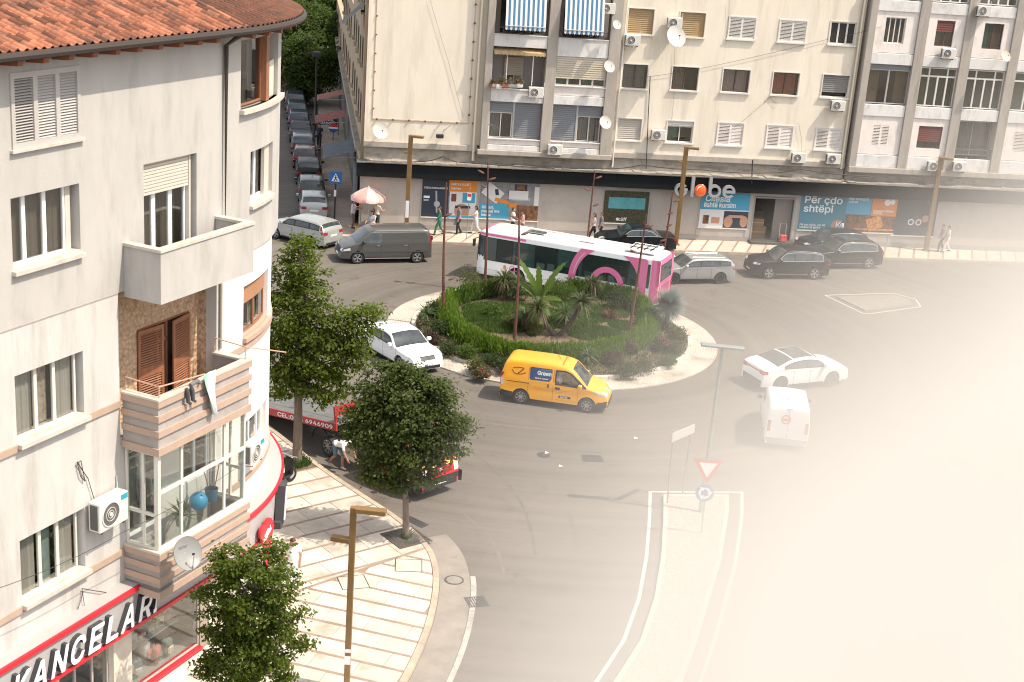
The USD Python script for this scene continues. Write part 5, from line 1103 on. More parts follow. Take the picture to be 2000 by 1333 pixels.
wire([lpt(-20, 1155, -1.15), lpt(240, 1040, -1.15), lpt(475, 905, -1.15)], 'long thin wire crossing in front of the near building', .008, .1)
wire([LF.w(-3.0, -.42, 3.6), LF.w(-1.8, -1.12, 4.3)], 'thin wire hanging under the satellite dish of the near balcony', .008, .03)
# lamp on the blank wall
x, z = FF.px(859, 266, -.3); t = Thing('wall_lamp', 'black flood lamp on a bracket on the blank cream wall', 'lamp', FF.w(x, -.0, z), FF.rot)
t.part('housing', MB().rbox(-.22, .22, -.45, -.25, -.12, .12, .04), BLACKP); t.part('bracket', MB().tube([(-.25, 0, .35), (-.2, -.3, .0)], .02, 5), ALU); t.part('bracket', MB().tube([(.3, 0, .35), (.2, -.3, .0)], .02, 5), ALU)
# flower boxes on the open balcony
TERR = M('terracotta', (.30, .10, .055), .8, var=.2, sc=5); FLOWL = leafmat('balcony_plants', [(.14, .10, .04), (.22, .16, .06), (.33, .12, .08), (.12, .16, .05)])
for i, (u, mt, lb) in enumerate(((963, TERR, 'pot with a dry bush at the left end of the balcony rail'), (971, FWH, 'white flower box on the balcony rail'), (984, TERR, 'red flower box in the middle of the balcony rail'), (1002, M('grey_pot', (.3, .29, .27)), 'grey flower box on the balcony rail'), (1015, FWH, 'white pot at the right end of the balcony rail'))):
    x, z = FF.px(u, 172, -.55); t = Thing('flower_box', lb, 'flower box', FF.w(x, -.52, z), FF.rot, 'flower boxes on the balcony rail')
    w = .28 if i in (1, 2, 3) else .18
    t.part('box', MB().prism(affinity.scale(sbox(-w, -.1, w, .1), .85, .85), 0, .06).prism(sbox(-w, -.1, w, .1), .06, .22), mt)
    m = MB()
    for k in range(60):
        c = np.array([rng.uniform(-w, w), rng.uniform(-.12, .12), .22 + rng.uniform(0, .3)]); d = rng.normal(0, .05, 3); e = rng.normal(0, .05, 3); m.add([c - d, c + e, c + d], [[0, 1, 2]])
    t.part('plants', m, FLOWL)
# ------------------------------------------------------------------ vehicles
from scipy.interpolate import PchipInterpolator
def paint(name, col, metal=.0, rough=.32): return M('paint_' + name, col, rough, metal=metal, coat=.6, spec=.5)
CARGL = M('car_glass', (.036, .042, .043), .06, spec=.8, var=.6, sc=2.2); TRIM = M('black_trim', (.016, .016, .017), .5); SEAM = M('panel_seam', (.02, .02, .02), .7)
HEADL = M('headlight', (.55, .57, .60), .15, spec=.8); TAILR = M('tail_red', (.30, .01, .015), .2); AMBER = M('amber_lens', (.7, .25, .04), .25); PLATE = M('number_plate', (.72, .72, .70), .5); PLTX = M('plate_text', (.03, .03, .05), .6)
RIM = M('alloy', (.50, .50, .50), .3, metal=.8); RIMD = M('dark_alloy', (.05, .05, .05), .35, metal=.6); SILVT = M('bright_trim', (.6, .6, .6), .25, metal=.9)
class Car:
    def __init__(s, name, label, cat, top, belt, L, W, sill, xr, xf, rw, mat, tum=.26, crown=.05, fr=(.9, .2, 2.6), rr=(.6, .13, 2.6), group=None, loc=(0, 0, 0), rz=0, ns=96, rim='alloy', fil=.11, wheel_w=.2, openings=()):
        s.t = Thing(name, label, cat, loc, rz, group); s.L, s.W, s.sill, s.xr, s.xf, s.rw, s.mat = L, W, sill, xr, xf, rw, mat
        s.tum, s.crown, s.fr, s.rr, s.fil, s.openings = tum, crown, fr, rr, fil, openings
        tx, tz = np.array(top, float).T; s._top = PchipInterpolator(tx, tz); bx, bz = np.array(belt, float).T; s._belt = lambda x: np.interp(x, bx, bz)
        s.body(ns); s.wheels(rim, wheel_w)
    def top(s, x): return s._top(np.clip(x, -s.L/2, s.L/2))
    def belt(s, x): return np.minimum(s._belt(x), s.top(x) - .03)
    def plan(s, x):
        x = np.asarray(x, float); d, k, p = s.fr; a = np.clip((x - (s.L/2 - d)) / d, 0, 1); d2, k2, p2 = s.rr; b = np.clip((-x - (s.L/2 - d2)) / d2, 0, 1)
        return 1 - k * a ** p - k2 * b ** p2
    def hw(s, x, z):
        b = s.belt(x); w = s.W / 2 * s.plan(x); lo = np.clip((b - z) / np.maximum(b - s.sill, .1), 0, 1)
        return w * (1 - .02 * (1 - lo) ** 2 * (z < b) - .055 * np.clip((lo - .45) / .55, 0, 1) ** 2) * (1 - .012 * np.clip((z - b) / .1, 0, 1)) - s.tum * np.clip(z - b, 0, None)
    def edge(s, x):
        zt = s.top(x); r = np.minimum(s.fil, (zt - s.belt(x)) * .8); r = np.maximum(r, .015); ye = s.hw(x, zt - s.crown - r * .5); return zt, r, ye
    def ztop(s, x, y):
        zt, r, ye = s.edge(x); y = np.abs(y); c = s.crown * np.clip(y / np.maximum(ye, .1), 0, 1) ** 2; o = np.clip(y - (ye - r), 0, r)
        return zt - c - (r - np.sqrt(np.maximum(r * r - o * o, 0)))
    def arch(s, x):
        z = np.full(np.shape(x), s.sill, float); ra = s.rw + .055
        for xw in (s.xr, s.xf):
            d = ra ** 2 - (x - xw) ** 2; z = np.where(d > 0, np.maximum(z, s.rw + np.sqrt(np.maximum(d, 0))), z)
        return z
    def body(s, ns):
        xs = np.unique(np.r_[np.linspace(-s.L/2, s.L/2, ns), -s.L/2 + np.array([.01, .03, .06]), s.L/2 - np.array([.01, .03, .06]), [w + sg * (s.rw + .055) * q for w in (s.xr, s.xf) for sg in (-1, 1) for q in (.98, .9, .75)]])
        ring = []
        for x in xs:
            zt, r, ye = (float(q) for q in s.edge(x)); zb = float(s.arch(x)); bz = float(s.belt(x)); P = []
            for k in np.linspace(0, 1, 6): y = (ye - r) * k; P.append((y, zt - s.crown * (y / max(ye, .1)) ** 2))
            z0 = P[-1][1]
            for k in (1, 2, 3): a = k / 3 * math.pi / 2; P.append((ye - r + r * math.sin(a), z0 - r + r * math.cos(a)))
            zs = z0 - r
            for k in (1, 2, 3, 4): z = zs + (bz - zs) * k / 4; z = min(z, zs); P.append((float(s.hw(x, z)), max(z, zb)))
            for k in range(1, 9): z = bz + (zb - bz) * k / 8; z = min(max(z, zb), zs); P.append((float(s.hw(x, z)), z))
            P.append((P[-1][0] - .05, P[-1][1] + .005)); ring.append(P)
        n = len(ring[0]); V, F = [], []
        for sg in (1, -1):
            b = len(V)
            for x, P in zip(xs, ring): V += [(x, sg * y, z) for y, z in P]
            for i in range(len(xs) - 1):
                for k in range(n - 1):
                    a, c = b + i * n + k, b + (i + 1) * n + k; q = [[a, c, c + 1], [a, c + 1, a + 1]]
                    F += q if sg < 0 else [t[::-1] for t in q]
        for i, x in ((0, xs[0]), (len(xs) - 1, xs[-1])):
            b = len(V); P = [(x, y, z) for y, z in ring[i][:-1]]; V += P + [(x, -y, z) for _, y, z in P[::-1]] + [(x, 0, (P[0][2] + P[-1][2]) / 2)]; m = 2 * len(P)
            for k in range(m): t = [b + k, b + (k + 1) % m, b + m]; F.append(t if i == 0 else t[::-1])
        m = trimesh.Trimesh(np.array(V, float), np.array(F), process=False); m.merge_vertices(digits_vertex=5); m.update_faces(m.nondegenerate_faces())
        for g in getattr(s, 'openings', ()): c = m.triangles_center; m.update_faces(~(shapely.contains_xy(g, c[:, 0], c[:, 2]) & (np.abs(c[:, 1]) > .35)))
        s.t.part('body', (m.vertices, m.faces), s.mat, smooth=38)
        mb = MB().box(-s.L/2 + .25, s.L/2 - .25, -s.W/2 + .25, s.W/2 - .25, s.sill - .06, .62)
        for w in (s.xr, s.xf): mb.box(w - s.rw - .06, w + s.rw + .06, -s.W/2 + .12, s.W/2 - .12, s.rw, s.rw * 2 + .07)
        mb.box(-s.L/2 + .3, s.L/2 - .3, -s.W/2 + .09, s.W/2 - .09, s.sill - .02, s.sill + .05)
        s.t.part('underbody', mb, TRIM)
    def wheels(s, rim, ww):
        for w in (s.xr, s.xf):
            for sg in (1, -1):
                R = rotx(-sg * math.pi / 2); c = (w, sg * (s.W/2 - ww / 2 - .015), s.rw); r = s.rw; ri = r * .68
                p = s.t.part('wheel', MB().lathe([(ri, -ww/2), (r * .96, -ww/2), (r, -ww/2 + .03), (r, ww/2 - .03), (r * .96, ww/2), (ri, ww/2 - .005)], 28, R, c), RUBBER, smooth=40)
                m = MB().lathe([(ri, ww/2 - .012), (ri * .93, ww/2 - .008), (ri * .9, ww/2 - .05)], 28, R, c)
                n = 5 if rim != 'steel' else 8; mt = RIMD if rim == 'dark' else RIM
                for k in range(n):
                    a = k * 2 * math.pi / n + .3
                    for da in ((-.13, .13) if rim != 'steel' else (0,)):
                        q = LineString([(ri * .12 * math.cos(a), ri * .12 * math.sin(a)), (ri * .95 * math.cos(a + da), ri * .95 * math.sin(a + da))]).buffer(ri * .085, cap_style=2)
                        m.prism(q, ww/2 - .04, ww/2 - .018, R, c)
                m.lathe([(ri * .2, ww/2 - .03), (ri * .2, ww/2 - .01), (0, ww/2 - .008)], 12, R, c)
                s.t.part('rim', m, mt, parent=p); s.t.part('hub_shade', MB().lathe([(ri * .95, ww/2 - .07), (0, ww/2 - .07)], 20, R, c), TRIM, parent=p)
    # flat pieces laid on the bodywork
    def side(s, name, poly, mat, sides=(1, -1), off=.006, parent=None, cell=.16, label=None):
        V, F, n = [], [], 0; x0, z0, x1, z1 = poly.bounds
        for x in np.arange(x0, x1, cell):
            for z in np.arange(z0, z1, cell):
                g = poly.intersection(sbox(x, z, x + cell, z + cell))
                for h in getattr(g, 'geoms', [g]):
                    if h.geom_type == 'Polygon' and h.area > 1e-6: v, f = poly_tris(h); V.append(v); F.append(f + n); n += len(v)
        if not V: return
        v, f = np.vstack(V), np.vstack(F); y = s.hw(v[:, 0], v[:, 1]) + off; out = None
        for sg in sides: out = s.t.part(name, (np.c_[v[:, 0], sg * y, v[:, 1]], f if sg < 0 else f[:, ::-1]), mat, parent=parent, label=label)
        return out
    def side_text(s, name, txt, x, z, h, mat, sg=-1, width=None, off=.008, shear=0, bold=True):
        m = meshkit.text_mesh(txt, h, .003, bold); v = np.array(m.vertices)
        if width: v[:, 0] *= width / v[:, 0].max()
        v[:, 0] += shear * v[:, 1]
        X = x + v[:, 0] if sg < 0 else x - v[:, 0]; Z = z + v[:, 1]; s.t.part(name, (np.c_[X, sg * (s.hw(X, Z) + off + v[:, 2]), Z], m.faces), mat)
    def end(s, name, poly, mat, fwd=1, off=.022, parent=None, cell=.1, mirror=False):
        for mir in ((1, -1) if mirror else (1,)):
            V, F, n = [], [], 0; a0, b0, a1, b1 = poly.bounds
            for a in np.arange(a0, a1, cell):
                for b in np.arange(b0, b1, cell):
                    g = poly.intersection(sbox(a, b, a + cell, b + cell))
                    for h in getattr(g, 'geoms', [g]):
                        if h.geom_type == 'Polygon' and h.area > 1e-6: v, f = poly_tris(h); V.append(v); F.append(f + n); n += len(v)
            if not V: return
            v, f = np.vstack(V), np.vstack(F); xs = np.linspace(s.L/2, s.L/2 - 1.6, 240) * fwd; X = np.full(len(v), xs[-1])
            ins = (s.hw(xs[None], v[:, 1:2]) >= np.abs(v[:, 0:1])) & (s.ztop(xs[None], v[:, 0:1]) >= v[:, 1:2])
            X = xs[np.argmax(ins, axis=1)] + off * fwd
            s.t.part(name, (np.c_[X, mir * v[:, 0], v[:, 1]], f if fwd * mir > 0 else f[:, ::-1]), mat, parent=parent)
    def screen(s, name, x0, x1, mat, inset=.06, off=.006, parent=None, y=None, n=9):
        xs = np.linspace(x0, x1, 12); V = []
        for x in xs:
            zt, r, ye = s.edge(x); w = (ye - inset) if y is None else y
            for k in np.linspace(-1, 1, n): V.append((x, k * w, float(s.ztop(x, k * w)) + off))
        F = []
        for i in range(11):
            for k in range(n - 1):
                a = i * n + k; F += [[a, a + n, a + n + 1], [a, a + n + 1, a + 1]]
        F = np.array(F); return s.t.part(name, (np.array(V), F if x1 > x0 else F[:, ::-1]), mat, parent=parent)
    def glasshouse(s, x0, x1, pillars, rear_slant=0.0, lo=.045, hi=.10, pw=.07, bright=None):
        xs = np.linspace(x0, x1, 60); zt = s.top(xs) - hi - s.crown; zb = s.belt(xs) + lo
        k = zt > zb + .01; xs, zt, zb = xs[k], zt[k], zb[k]
        g = Polygon(list(zip(xs, zb)) + list(zip(xs[::-1], zt[::-1]))).buffer(0)
        if rear_slant: g = g.difference(Polygon([(x0 - .5, 0), (x0, 0), (x0 + rear_slant, 3), (x0 - .5, 3)]))
        if g.geom_type != 'Polygon': g = max(g.geoms, key=lambda q: q.area)
        s.side('window_trim', g.buffer(.03, join_style=2), bright or TRIM, off=.003)
        if bright: s.side('window_trim', g.buffer(.008, join_style=2), TRIM, off=.005)
        for p in pillars: g = g.difference(LineString([(p, 0), (p - .05, 3)]).buffer(pw / 2))
        for h in getattr(g, 'geoms', [g]): s.side('side_window', h.buffer(-.012), CARGL, off=.007)
    def seams(s, xs, z0=None, z1=None, handles=True):
        for x in xs: s.side('door_seam', sbox(x - .007, s.sill + .06, x + .007, float(s.belt(x)) + .02), SEAM, off=.004)
        s.side('sill_trim', sbox(s.xr + s.rw + .1, s.sill, s.xf - s.rw - .1, s.sill + .07), TRIM, off=.005)
        if handles:
            for x in xs[:-1] if len(xs) > 1 else xs: s.side('door_handle', sbox(x + .06, float(s.belt(x)) - .11, x + .24, float(s.belt(x)) - .075), s.mat if handles is True else handles, off=.03)
    def mirrors(s, x, mat=None):
        z = float(s.belt(x)) + .04
        for sg in (1, -1):
            y = sg * float(s.hw(x, z)); s.t.part('wing_mirror', MB().rbox(x - .07, x + .09, y + sg * .03, y + sg * .22, z, z + .15, .03), mat or s.mat)
    def plate(s, fwd=1, z=.5, txt=None):
        s.end('number_plate', sbox(-.26, z - .055, .26, z + .055), PLATE, fwd, off=.02, cell=.6)
        if txt:
            m = meshkit.text_mesh(txt, .07, .002, True); v = np.array(m.vertices); v[:, 0] *= .42 / v[:, 0].max(); v[:, 0] -= .21
            xs = np.linspace(s.L/2, s.L/2 - 1, 200); X = xs[np.argmax((s.hw(xs, z) >= .26) & (s.ztop(xs, 0) >= z))] + .024
            s.t.part('plate_text', (np.c_[fwd * (X + v[:, 2]), fwd * v[:, 0], z - .035 + v[:, 1]], m.faces), PLTX)
def place(pr_, pf_, side, W, xr, xf, off=.05):
    """ground points of the near rear and front wheels -> where the vehicle's middle stands, and its heading in degrees"""
    a, b = at(*pr_)[:2], at(*pf_)[:2]; d = (b - a) / np.linalg.norm(b - a); left = np.array([-d[1], d[0]])
    m = (a + b) / 2 - d * (xr + xf) / 2 + left * (W / 2 - off) * (1 if side == 'R' else -1)
    return (m[0], m[1], .004), math.degrees(math.atan2(d[1], d[0]))
def boxlogo(*a): return sbox(*a)

# yellow delivery van
YEL = paint('yellow', (.80, .35, .012), rough=.35)
L, W = 4.45, 1.73; xr, xf = -1.33, 1.40
loc, rz = place((1015, 789), (1145, 807), 'R', W, xr, xf)
c = Car('delivery_van', 'yellow electric delivery van with a blue Green panel passing the roundabout', 'van', [(-2.225, .5), (-2.21, 1.0), (-2.15, 1.45), (-2.03, 1.76), (-1.8, 1.86), (-.6, 1.88), (.35, 1.83), (.66, 1.74), (1.36, 1.13), (1.95, .93), (2.14, .78), (2.225, .5)],
        [(-2.2, 1.05), (0, 1.03), (1.3, 1.0), (2.2, .8)], L, W, .27, xr, xf, .315, YEL, tum=.14, fr=(.95, .24, 2.4), rr=(.3, .07, 2.5), loc=loc, rz=rz, ns=150, rim='steel', fil=.14, crown=.04, openings=(Polygon([(.05, 1.05), (.08, 1.60), (.44, 1.61), (.64, 1.55), (1.29, 1.07), (1.28, 1.01), (.6, 1.01)]),))
c.screen('windscreen', 1.36, .70, CARGL, .08); vw = [Polygon([(.07, 1.07), (.10, 1.58), (.43, 1.59), (.62, 1.53), (.98, 1.24), (1.0, 1.03)]), Polygon([(1.03, 1.03), (1.02, 1.21), (1.26, 1.05), (1.26, 1.02)])]; c.side('window_trim', Polygon([(.01, 1.02), (.04, 1.64), (.45, 1.65), (.68, 1.58), (1.34, 1.07), (1.32, .98), (.6, .98)]).difference(vw[0]).difference(vw[1]), TRIM, off=.006)

for g in vw: c.side('side_window', g, glassmat('van_glass', (.85, .88, .86), .06), off=.008)
c.t.part('cab_lining', MB().box(-.18, -.15, -.7, .7, .5, 1.7).box(-.15, 1.3, -.7, .7, .5, .53).box(1.05, 1.3, -.7, .7, .53, .98).box(-.14, .45, -.6, .6, 1.70, 1.72), TRIM)
for y in (-.38, .38): c.t.part('seat', MB().rbox(-.12, .03, y - .24, y + .24, .6, 1.2, .05).rbox(-.1, .0, y - .12, y + .12, 1.22, 1.42, .04).rbox(.03, .5, y - .24, y + .24, .6, .72, .04), M('seat_pale', (.45, .44, .42), .9))
VAN = (loc, rz)
c.side('lettered_panel', Polygon([(-1.0, 1.14), (-1.02, 1.60), (-.98, 1.64), (-.12, 1.64), (-.1, 1.60), (-.12, 1.22), (-.2, 1.12), (-.96, 1.11)]), M('panel_blue', (.012, .045, .14), .35), off=.007, sides=(-1,)); c.side('panel_patch', Polygon([(-.62, 1.3), (-.66, 1.62), (-.14, 1.62), (-.13, 1.35)]), M('panel_blue_light', (.02, .11, .20), .4), off=.009, sides=(-1,))
c.side_text('lettering', 'Green', -.72, 1.36, .15, PTX, off=.011); c.side_text('lettering', 'Electric vehicle', -.80, 1.19, .05, PTX, off=.011, width=.55)
lg = M('logo_brown', (.14, .06, .012), .5)
for a, b in ((smooth_path([(-1.75, 1.42), (-1.65, 1.30), (-1.42, 1.28), (-1.2, 1.36)], 4), .018), (smooth_path([(-1.72, 1.52), (-1.5, 1.55), (-1.28, 1.52), (-1.5, 1.32)], 4), .016), (smooth_path([(-1.3, 1.5), (-1.42, 1.38), (-1.5, 1.3)], 3), .02)): c.side('logo', LineString(a).buffer(b), lg, off=.007, sides=(-1,))
c.side('slide_rail', sbox(-1.95, .935, -1.02, .965), lg, off=.007); c.side('door_seam', sbox(-.035, .33, -.02, 1.66), M('seam_orange', (.30, .12, .01), .6), off=.004); c.side('door_seam', sbox(-1.06, .45, -1.048, 1.66), M('seam_orange', (.3, .12, .01)), off=.004); c.side('door_seam', sbox(1.0, .4, 1.012, 1.0), M('seam_orange', (.3, .12, .01)), off=.004)
c.side('door_handle', sbox(-.26, .86, -.20, 1.02), TRIM, off=.02); c.side('door_handle', sbox(.06, .84, .26, .94), TRIM, off=.02); c.side('number_strip', sbox(.22, .50, .72, .60), M('strip_dark', (.04, .045, .06), .4), off=.007); c.side_text('lettering', 'AA 910', .30, .52, .06, PTX, off=.01)
for z, x0, x1 in ((.80, -.8, .62), (.73, -.75, .4), (.40, .1, 1.0)): c.side('fine_print', sbox(x0, z, x1, z + .012), M('print_orange', (.52, .20, .02), .6), off=.006, sides=(-1,))
c.side('rear_bumper', Polygon([(-2.2, .27), (-2.2, .55), (-1.68, .50), (-1.66, .27)]), TRIM, off=.008); c.end('rear_bumper', sbox(-.85, .27, .85, .55), TRIM, -1)
c.side('front_bumper', Polygon([(1.76, .27), (1.80, .46), (2.2, .55), (2.2, .27)]), TRIM, off=.008); c.end('front_bumper', sbox(-.8, .27, .8, .5), TRIM, 1); c.end('headlight', Polygon([(.30, .78), (.62, .93), (.72, .88), (.60, .72)]), HEADL, 1, mirror=True); c.side('headlight', Polygon([(1.62, .93), (1.72, .96), (2.1, .80), (2.12, .74), (1.9, .78)]), HEADL, off=.009)
c.end('fog_lamp', Point(.6, .42).buffer(.05), HEADL, 1, .014, mirror=True); c.end('tail_light', sbox(.70, .75, .82, 1.3), TAILR, -1, mirror=True); c.side('tail_light', sbox(-2.2, .75, -2.08, 1.05), HEADL, off=.008); c.plate(1, .42)
c.end('badge', Point(0, .80).buffer(.12), M('badge_blue', (.1, .4, .55), .3), 1, .01); c.mirrors(1.08, YEL); c.t.part('aerial', MB().tube([(.1, 0, 1.85), (-.05, 0, 2.05)], .01, 4), TRIM); c.screen('roof_step', .30, .24, M('seam_orange', (.3, .12, .01)), .1, .003)

# grey van
GRY = paint('grey', (.085, .082, .078), .35)
L, W = 5.05, 1.88; xr, xf = -1.72, 1.60
loc, rz = place((815, 514), (697, 516), 'L', W, xr, xf)
c = Car('panel_van', 'dark grey panel van driving along the far side of the road', 'van', [(-2.525, .5), (-2.51, 1.1), (-2.45, 1.6), (-2.3, 1.84), (-2.0, 1.90), (.6, 1.88), (.95, 1.78), (1.72, 1.16), (2.3, .95), (2.46, .78), (2.525, .45)], [(-2.5, 1.12), (1.6, 1.1), (2.5, .8)], L, W, .28, xr, xf, .33, GRY, tum=.16, fr=(.8, .2, 2.4), rr=(.3, .06, 2.5), loc=loc, rz=rz, ns=100, fil=.13)
c.screen('windscreen', 1.70, .98, CARGL, .08); c.side('side_window', Polygon([(.38, 1.15), (.42, 1.64), (.88, 1.66), (1.42, 1.22), (1.44, 1.15)]), CARGL, off=.007)
c.side('panel_recess', Polygon([(-2.3, 1.2), (-2.22, 1.62), (-2.1, 1.68), (.28, 1.66), (.26, 1.16), (-2.2, 1.16)]), M('paint_grey_dull', (.07, .068, .064), .45, metal=.3), off=.004)
c.side('rub_strip', sbox(-2.45, .62, 2.2, .68), M('grey_strip', (.05, .05, .05), .5), off=.007); c.side('side_step', sbox(-1.3, .27, 1.2, .33), SILVT, off=.03); c.seams([-1.2, .33, 1.35], handles=SILVT); c.mirrors(1.28, TRIM); c.end('headlight', Polygon([(.45, .72), (.75, .85), (.85, .80), (.8, .68)]), HEADL, 1, mirror=True); c.side('headlight', Polygon([(2.0, .75), (2.02, .9), (2.35, .80), (2.38, .70)]), HEADL, off=.008); c.end('grille', sbox(-.4, .62, .4, .82), TRIM, 1); c.side('tail_light', sbox(-2.5, 1.0, -2.42, 1.5), TAILR, off=.008); c.end('tail_light', sbox(.8, 1, .9, 1.5), TAILR, -1, mirror=True); c.plate(1, .45)
c.side('roof_line', sbox(-2.2, 1.72, .8, 1.735), SILVT, off=.012)

# generic saloons, estates and so on
PRO = dict(
    hatch=([(-.5, .33), (-.495, .58), (-.46, .76), (-.40, .93), (-.33, .985), (-.15, 1.0), (.08, .975), (.27, .66), (.43, .58), (.485, .46), (.5, .30)], .62),
    estate=([(-.5, .36), (-.495, .60), (-.462, .84), (-.42, .955), (-.28, .995), (-.12, 1.0), (.06, .975), (.235, .68), (.43, .60), (.487, .48), (.5, .31)], .66),
    saloon=([(-.5, .34), (-.497, .60), (-.475, .68), (-.30, .71), (-.17, .945), (-.08, .995), (0, 1.0), (.08, .97), (.23, .67), (.44, .585), (.49, .47), (.5, .30)], .64),
    fastback=([(-.5, .40), (-.496, .64), (-.455, .73), (-.36, .785), (-.17, .965), (-.03, 1.0), (.09, .97), (.25, .69), (.44, .60), (.492, .48), (.5, .3)], .66),
    suv=([(-.5, .34), (-.494, .62), (-.45, .80), (-.385, .93), (-.25, .985), (-.1, 1.0), (.07, .975), (.235, .675), (.42, .615), (.485, .52), (.5, .3)], .62))
def car(name, label, cat, kind, L, W, H, mat, loc, rz, xr, xf, rw=.32, pillars=(.0,), rim='alloy', group=None, gx=None, bright=None, tails=True, sill=.24, ns=90, roofglass=None, plates=(None, None), handles=True, detail=True):
    P, b = PRO[kind]; top = [(x * L, z * H) for x, z in P]; b *= H
    c = Car(name, label, cat, top, [(-L/2, b + .05), (-.2 * L, b + .03), (.2 * L, b - .01), (L/2, b - .12)], L, W, sill, xr, xf, rw, mat, group=group, loc=loc, rz=rz, rim=rim, ns=ns, tum=.30)
    wb = {'hatch': .265, 'estate': .23, 'saloon': .225, 'fastback': .245, 'suv': .23}[kind] * L; wt = .085 * L
    c.screen('windscreen', wb, wt, CARGL, .09)
    rb, rt = {'hatch': (-.455, -.375), 'estate': (-.468, -.43), 'saloon': (-.285, -.175), 'fastback': (-.35, -.18), 'suv': (-.455, -.39)}[kind]
    c.screen('rear_window', rt * L, rb * L, CARGL, .10)
    g0 = (gx if gx is not None else {'hatch': -.40, 'estate': -.43, 'saloon': -.25, 'fastback': -.29, 'suv': -.40}[kind]) * L
    c.glasshouse(g0, wb - .12, [p * L for p in pillars], rear_slant=.12, bright=bright)
    if detail: c.seams([-.17 * L, .02 * L, .24 * L], handles=handles)
    c.mirrors(.17 * L)
    hz = b - .16
    c.end('headlight', Polygon([(W * .24, hz - .06), (W * .30, hz + .05), (W * .42, hz + .06), (W * .42, hz - .05)]), HEADL, 1, mirror=True); c.end('grille', sbox(-W * .2, hz - .10, W * .2, hz + .04), TRIM, 1); c.end('air_intake', sbox(-W * .32, sill + .03, W * .32, sill + .16), TRIM, 1)
    c.end('tail_light', sbox(W * .27, b - .17, W * .44, b - .01), TAILR, -1, mirror=True); c.side('tail_light', sbox(-L/2 + .02, b - .15, -L/2 + .18, b - .01), TAILR, off=.007); c.side('headlight', Polygon([(L * .43, hz - .03), (L * .42, hz + .05), (L * .465, hz + .02), (L * .47, hz - .04)]), HEADL, off=.007)
    c.end('rear_valance', sbox(-W * .36, sill, W * .36, sill + .13), TRIM, -1); c.plate(-1, b - .25 if kind not in ('saloon', 'fastback') else .62, plates[1]); c.plate(1, .42, plates[0])
    if roofglass: c.screen('roof_glass', roofglass[0] * L, roofglass[1] * L, CARGL, .14)
    return c
SIL = paint('silver', (.33, .33, .32), .5, .35); SILG = paint('grey_silver', (.36, .37, .35), .4, .4); BLK = M('paint_black', (.006, .006, .007), .35, coat=.2, spec=.3); WHT = paint('white', (.74, .74, .73)); DKG = paint('dark_grey', (.045, .047, .05), .3)
# silver estate behind the bus
xr, xf = -1.33, 1.40; d = np.array([math.cos(math.radians(197)), math.sin(math.radians(197))]); a = at(1405, 555)[:2]
left = np.array([-d[1], d[0]]); m = a - d * xr - left * (.87 - .05)
c = car('parked_car', 'silver estate car with dark wheels directly behind the pink end of the bus', 'car', 'estate', 4.48, 1.75, 1.43, SIL, (*m, .004), 197, xr, xf, .32, (-.27, -.02), 'dark')
c.t.part('roof_rail', MB().tube([(-1.6, .52, 1.42), (.3, .52, 1.44)], .02, 5).tube([(-1.6, -.52, 1.42), (.3, -.52, 1.44)], .02, 5), SILVT)
# black sport utility cars on the right
xr, xf = -1.38, 1.36; loc, rz = place((1590, 547), (1500, 546), 'L', 1.86, xr, xf)
c = car('black_car', 'black sport utility car with bright side line behind the silver estate', 'car', 'suv', 4.55, 1.86, 1.66, BLK, loc, rz, xr, xf, .36, (-.25, -.01), 'alloy', bright=SILVT); c.side('bright_line', sbox(-.95, .30, .95, .33), SILVT, off=.02)
a = at(1696, 526)[:2]; d = unit(math.radians(198)); m = a - d * (-1.4) - np.array([-d[1], d[0]]) * (.94 - .05)
c = car('black_car', 'dark sport utility car at the back of the queue with its driver window down', 'car', 'suv', 4.66, 1.88, 1.65, M('paint_charcoal', (.012, .012, .013), .35, coat=.2, spec=.3), (*m, .004), 198, -1.4, 1.42, .37, (-.26, -.02), 'alloy', bright=SILVT, roofglass=(-.18, .02)); c.side('bright_line', sbox(-.95, .34, .95, .37), SILVT, off=.02)
a = at(1622, 495)[:2]; car('black_car', 'black hatchback standing by the kerb below the big teal poster', 'car', 'hatch', 4.4, 1.8, 1.48, BLK, (*a, .004), 196, -1.3, 1.33, .32, (-.22, -.01))
a = at(1238, 486)[:2]; car('black_car', 'black saloon half hidden behind the white roof of the bus', 'car', 'saloon', 4.7, 1.82, 1.45, BLK, (*a, .004), 188, -1.4, 1.4, .33, (-.02,), bright=SILVT)
# silver green estate at the mouth of the side street
a = at(592, 470)[:2]; c = car('silver_car', 'pale silver hatchback turning into the side street on the left', 'car', 'estate', 4.45, 1.84, 1.50, SILG, (*a, .004), 148, -1.33, 1.32, .32, (-.26, -.02), plates=(None, 'AA 123'))
c.side('tail_light', Polygon([(-2.12, .93), (-2.05, 1.3), (-1.95, 1.34), (-2.0, .93)]), TAILR, off=.009)
# white saloon below the roundabout
a = at(778, 700)[:2]; c = car('white_car', 'white saloon rounding the island behind the trees', 'car', 'saloon', 4.75, 1.8, 1.44, WHT, (*a, .004), -52, -1.4, 1.4, .32, (-.02,), 'steel', plates=('AA 511', None)); c.t.part('roof_aerial', MB().tube([(-1, 0, 1.42), (-1.1, 0, 1.6)], .008, 4), TRIM)
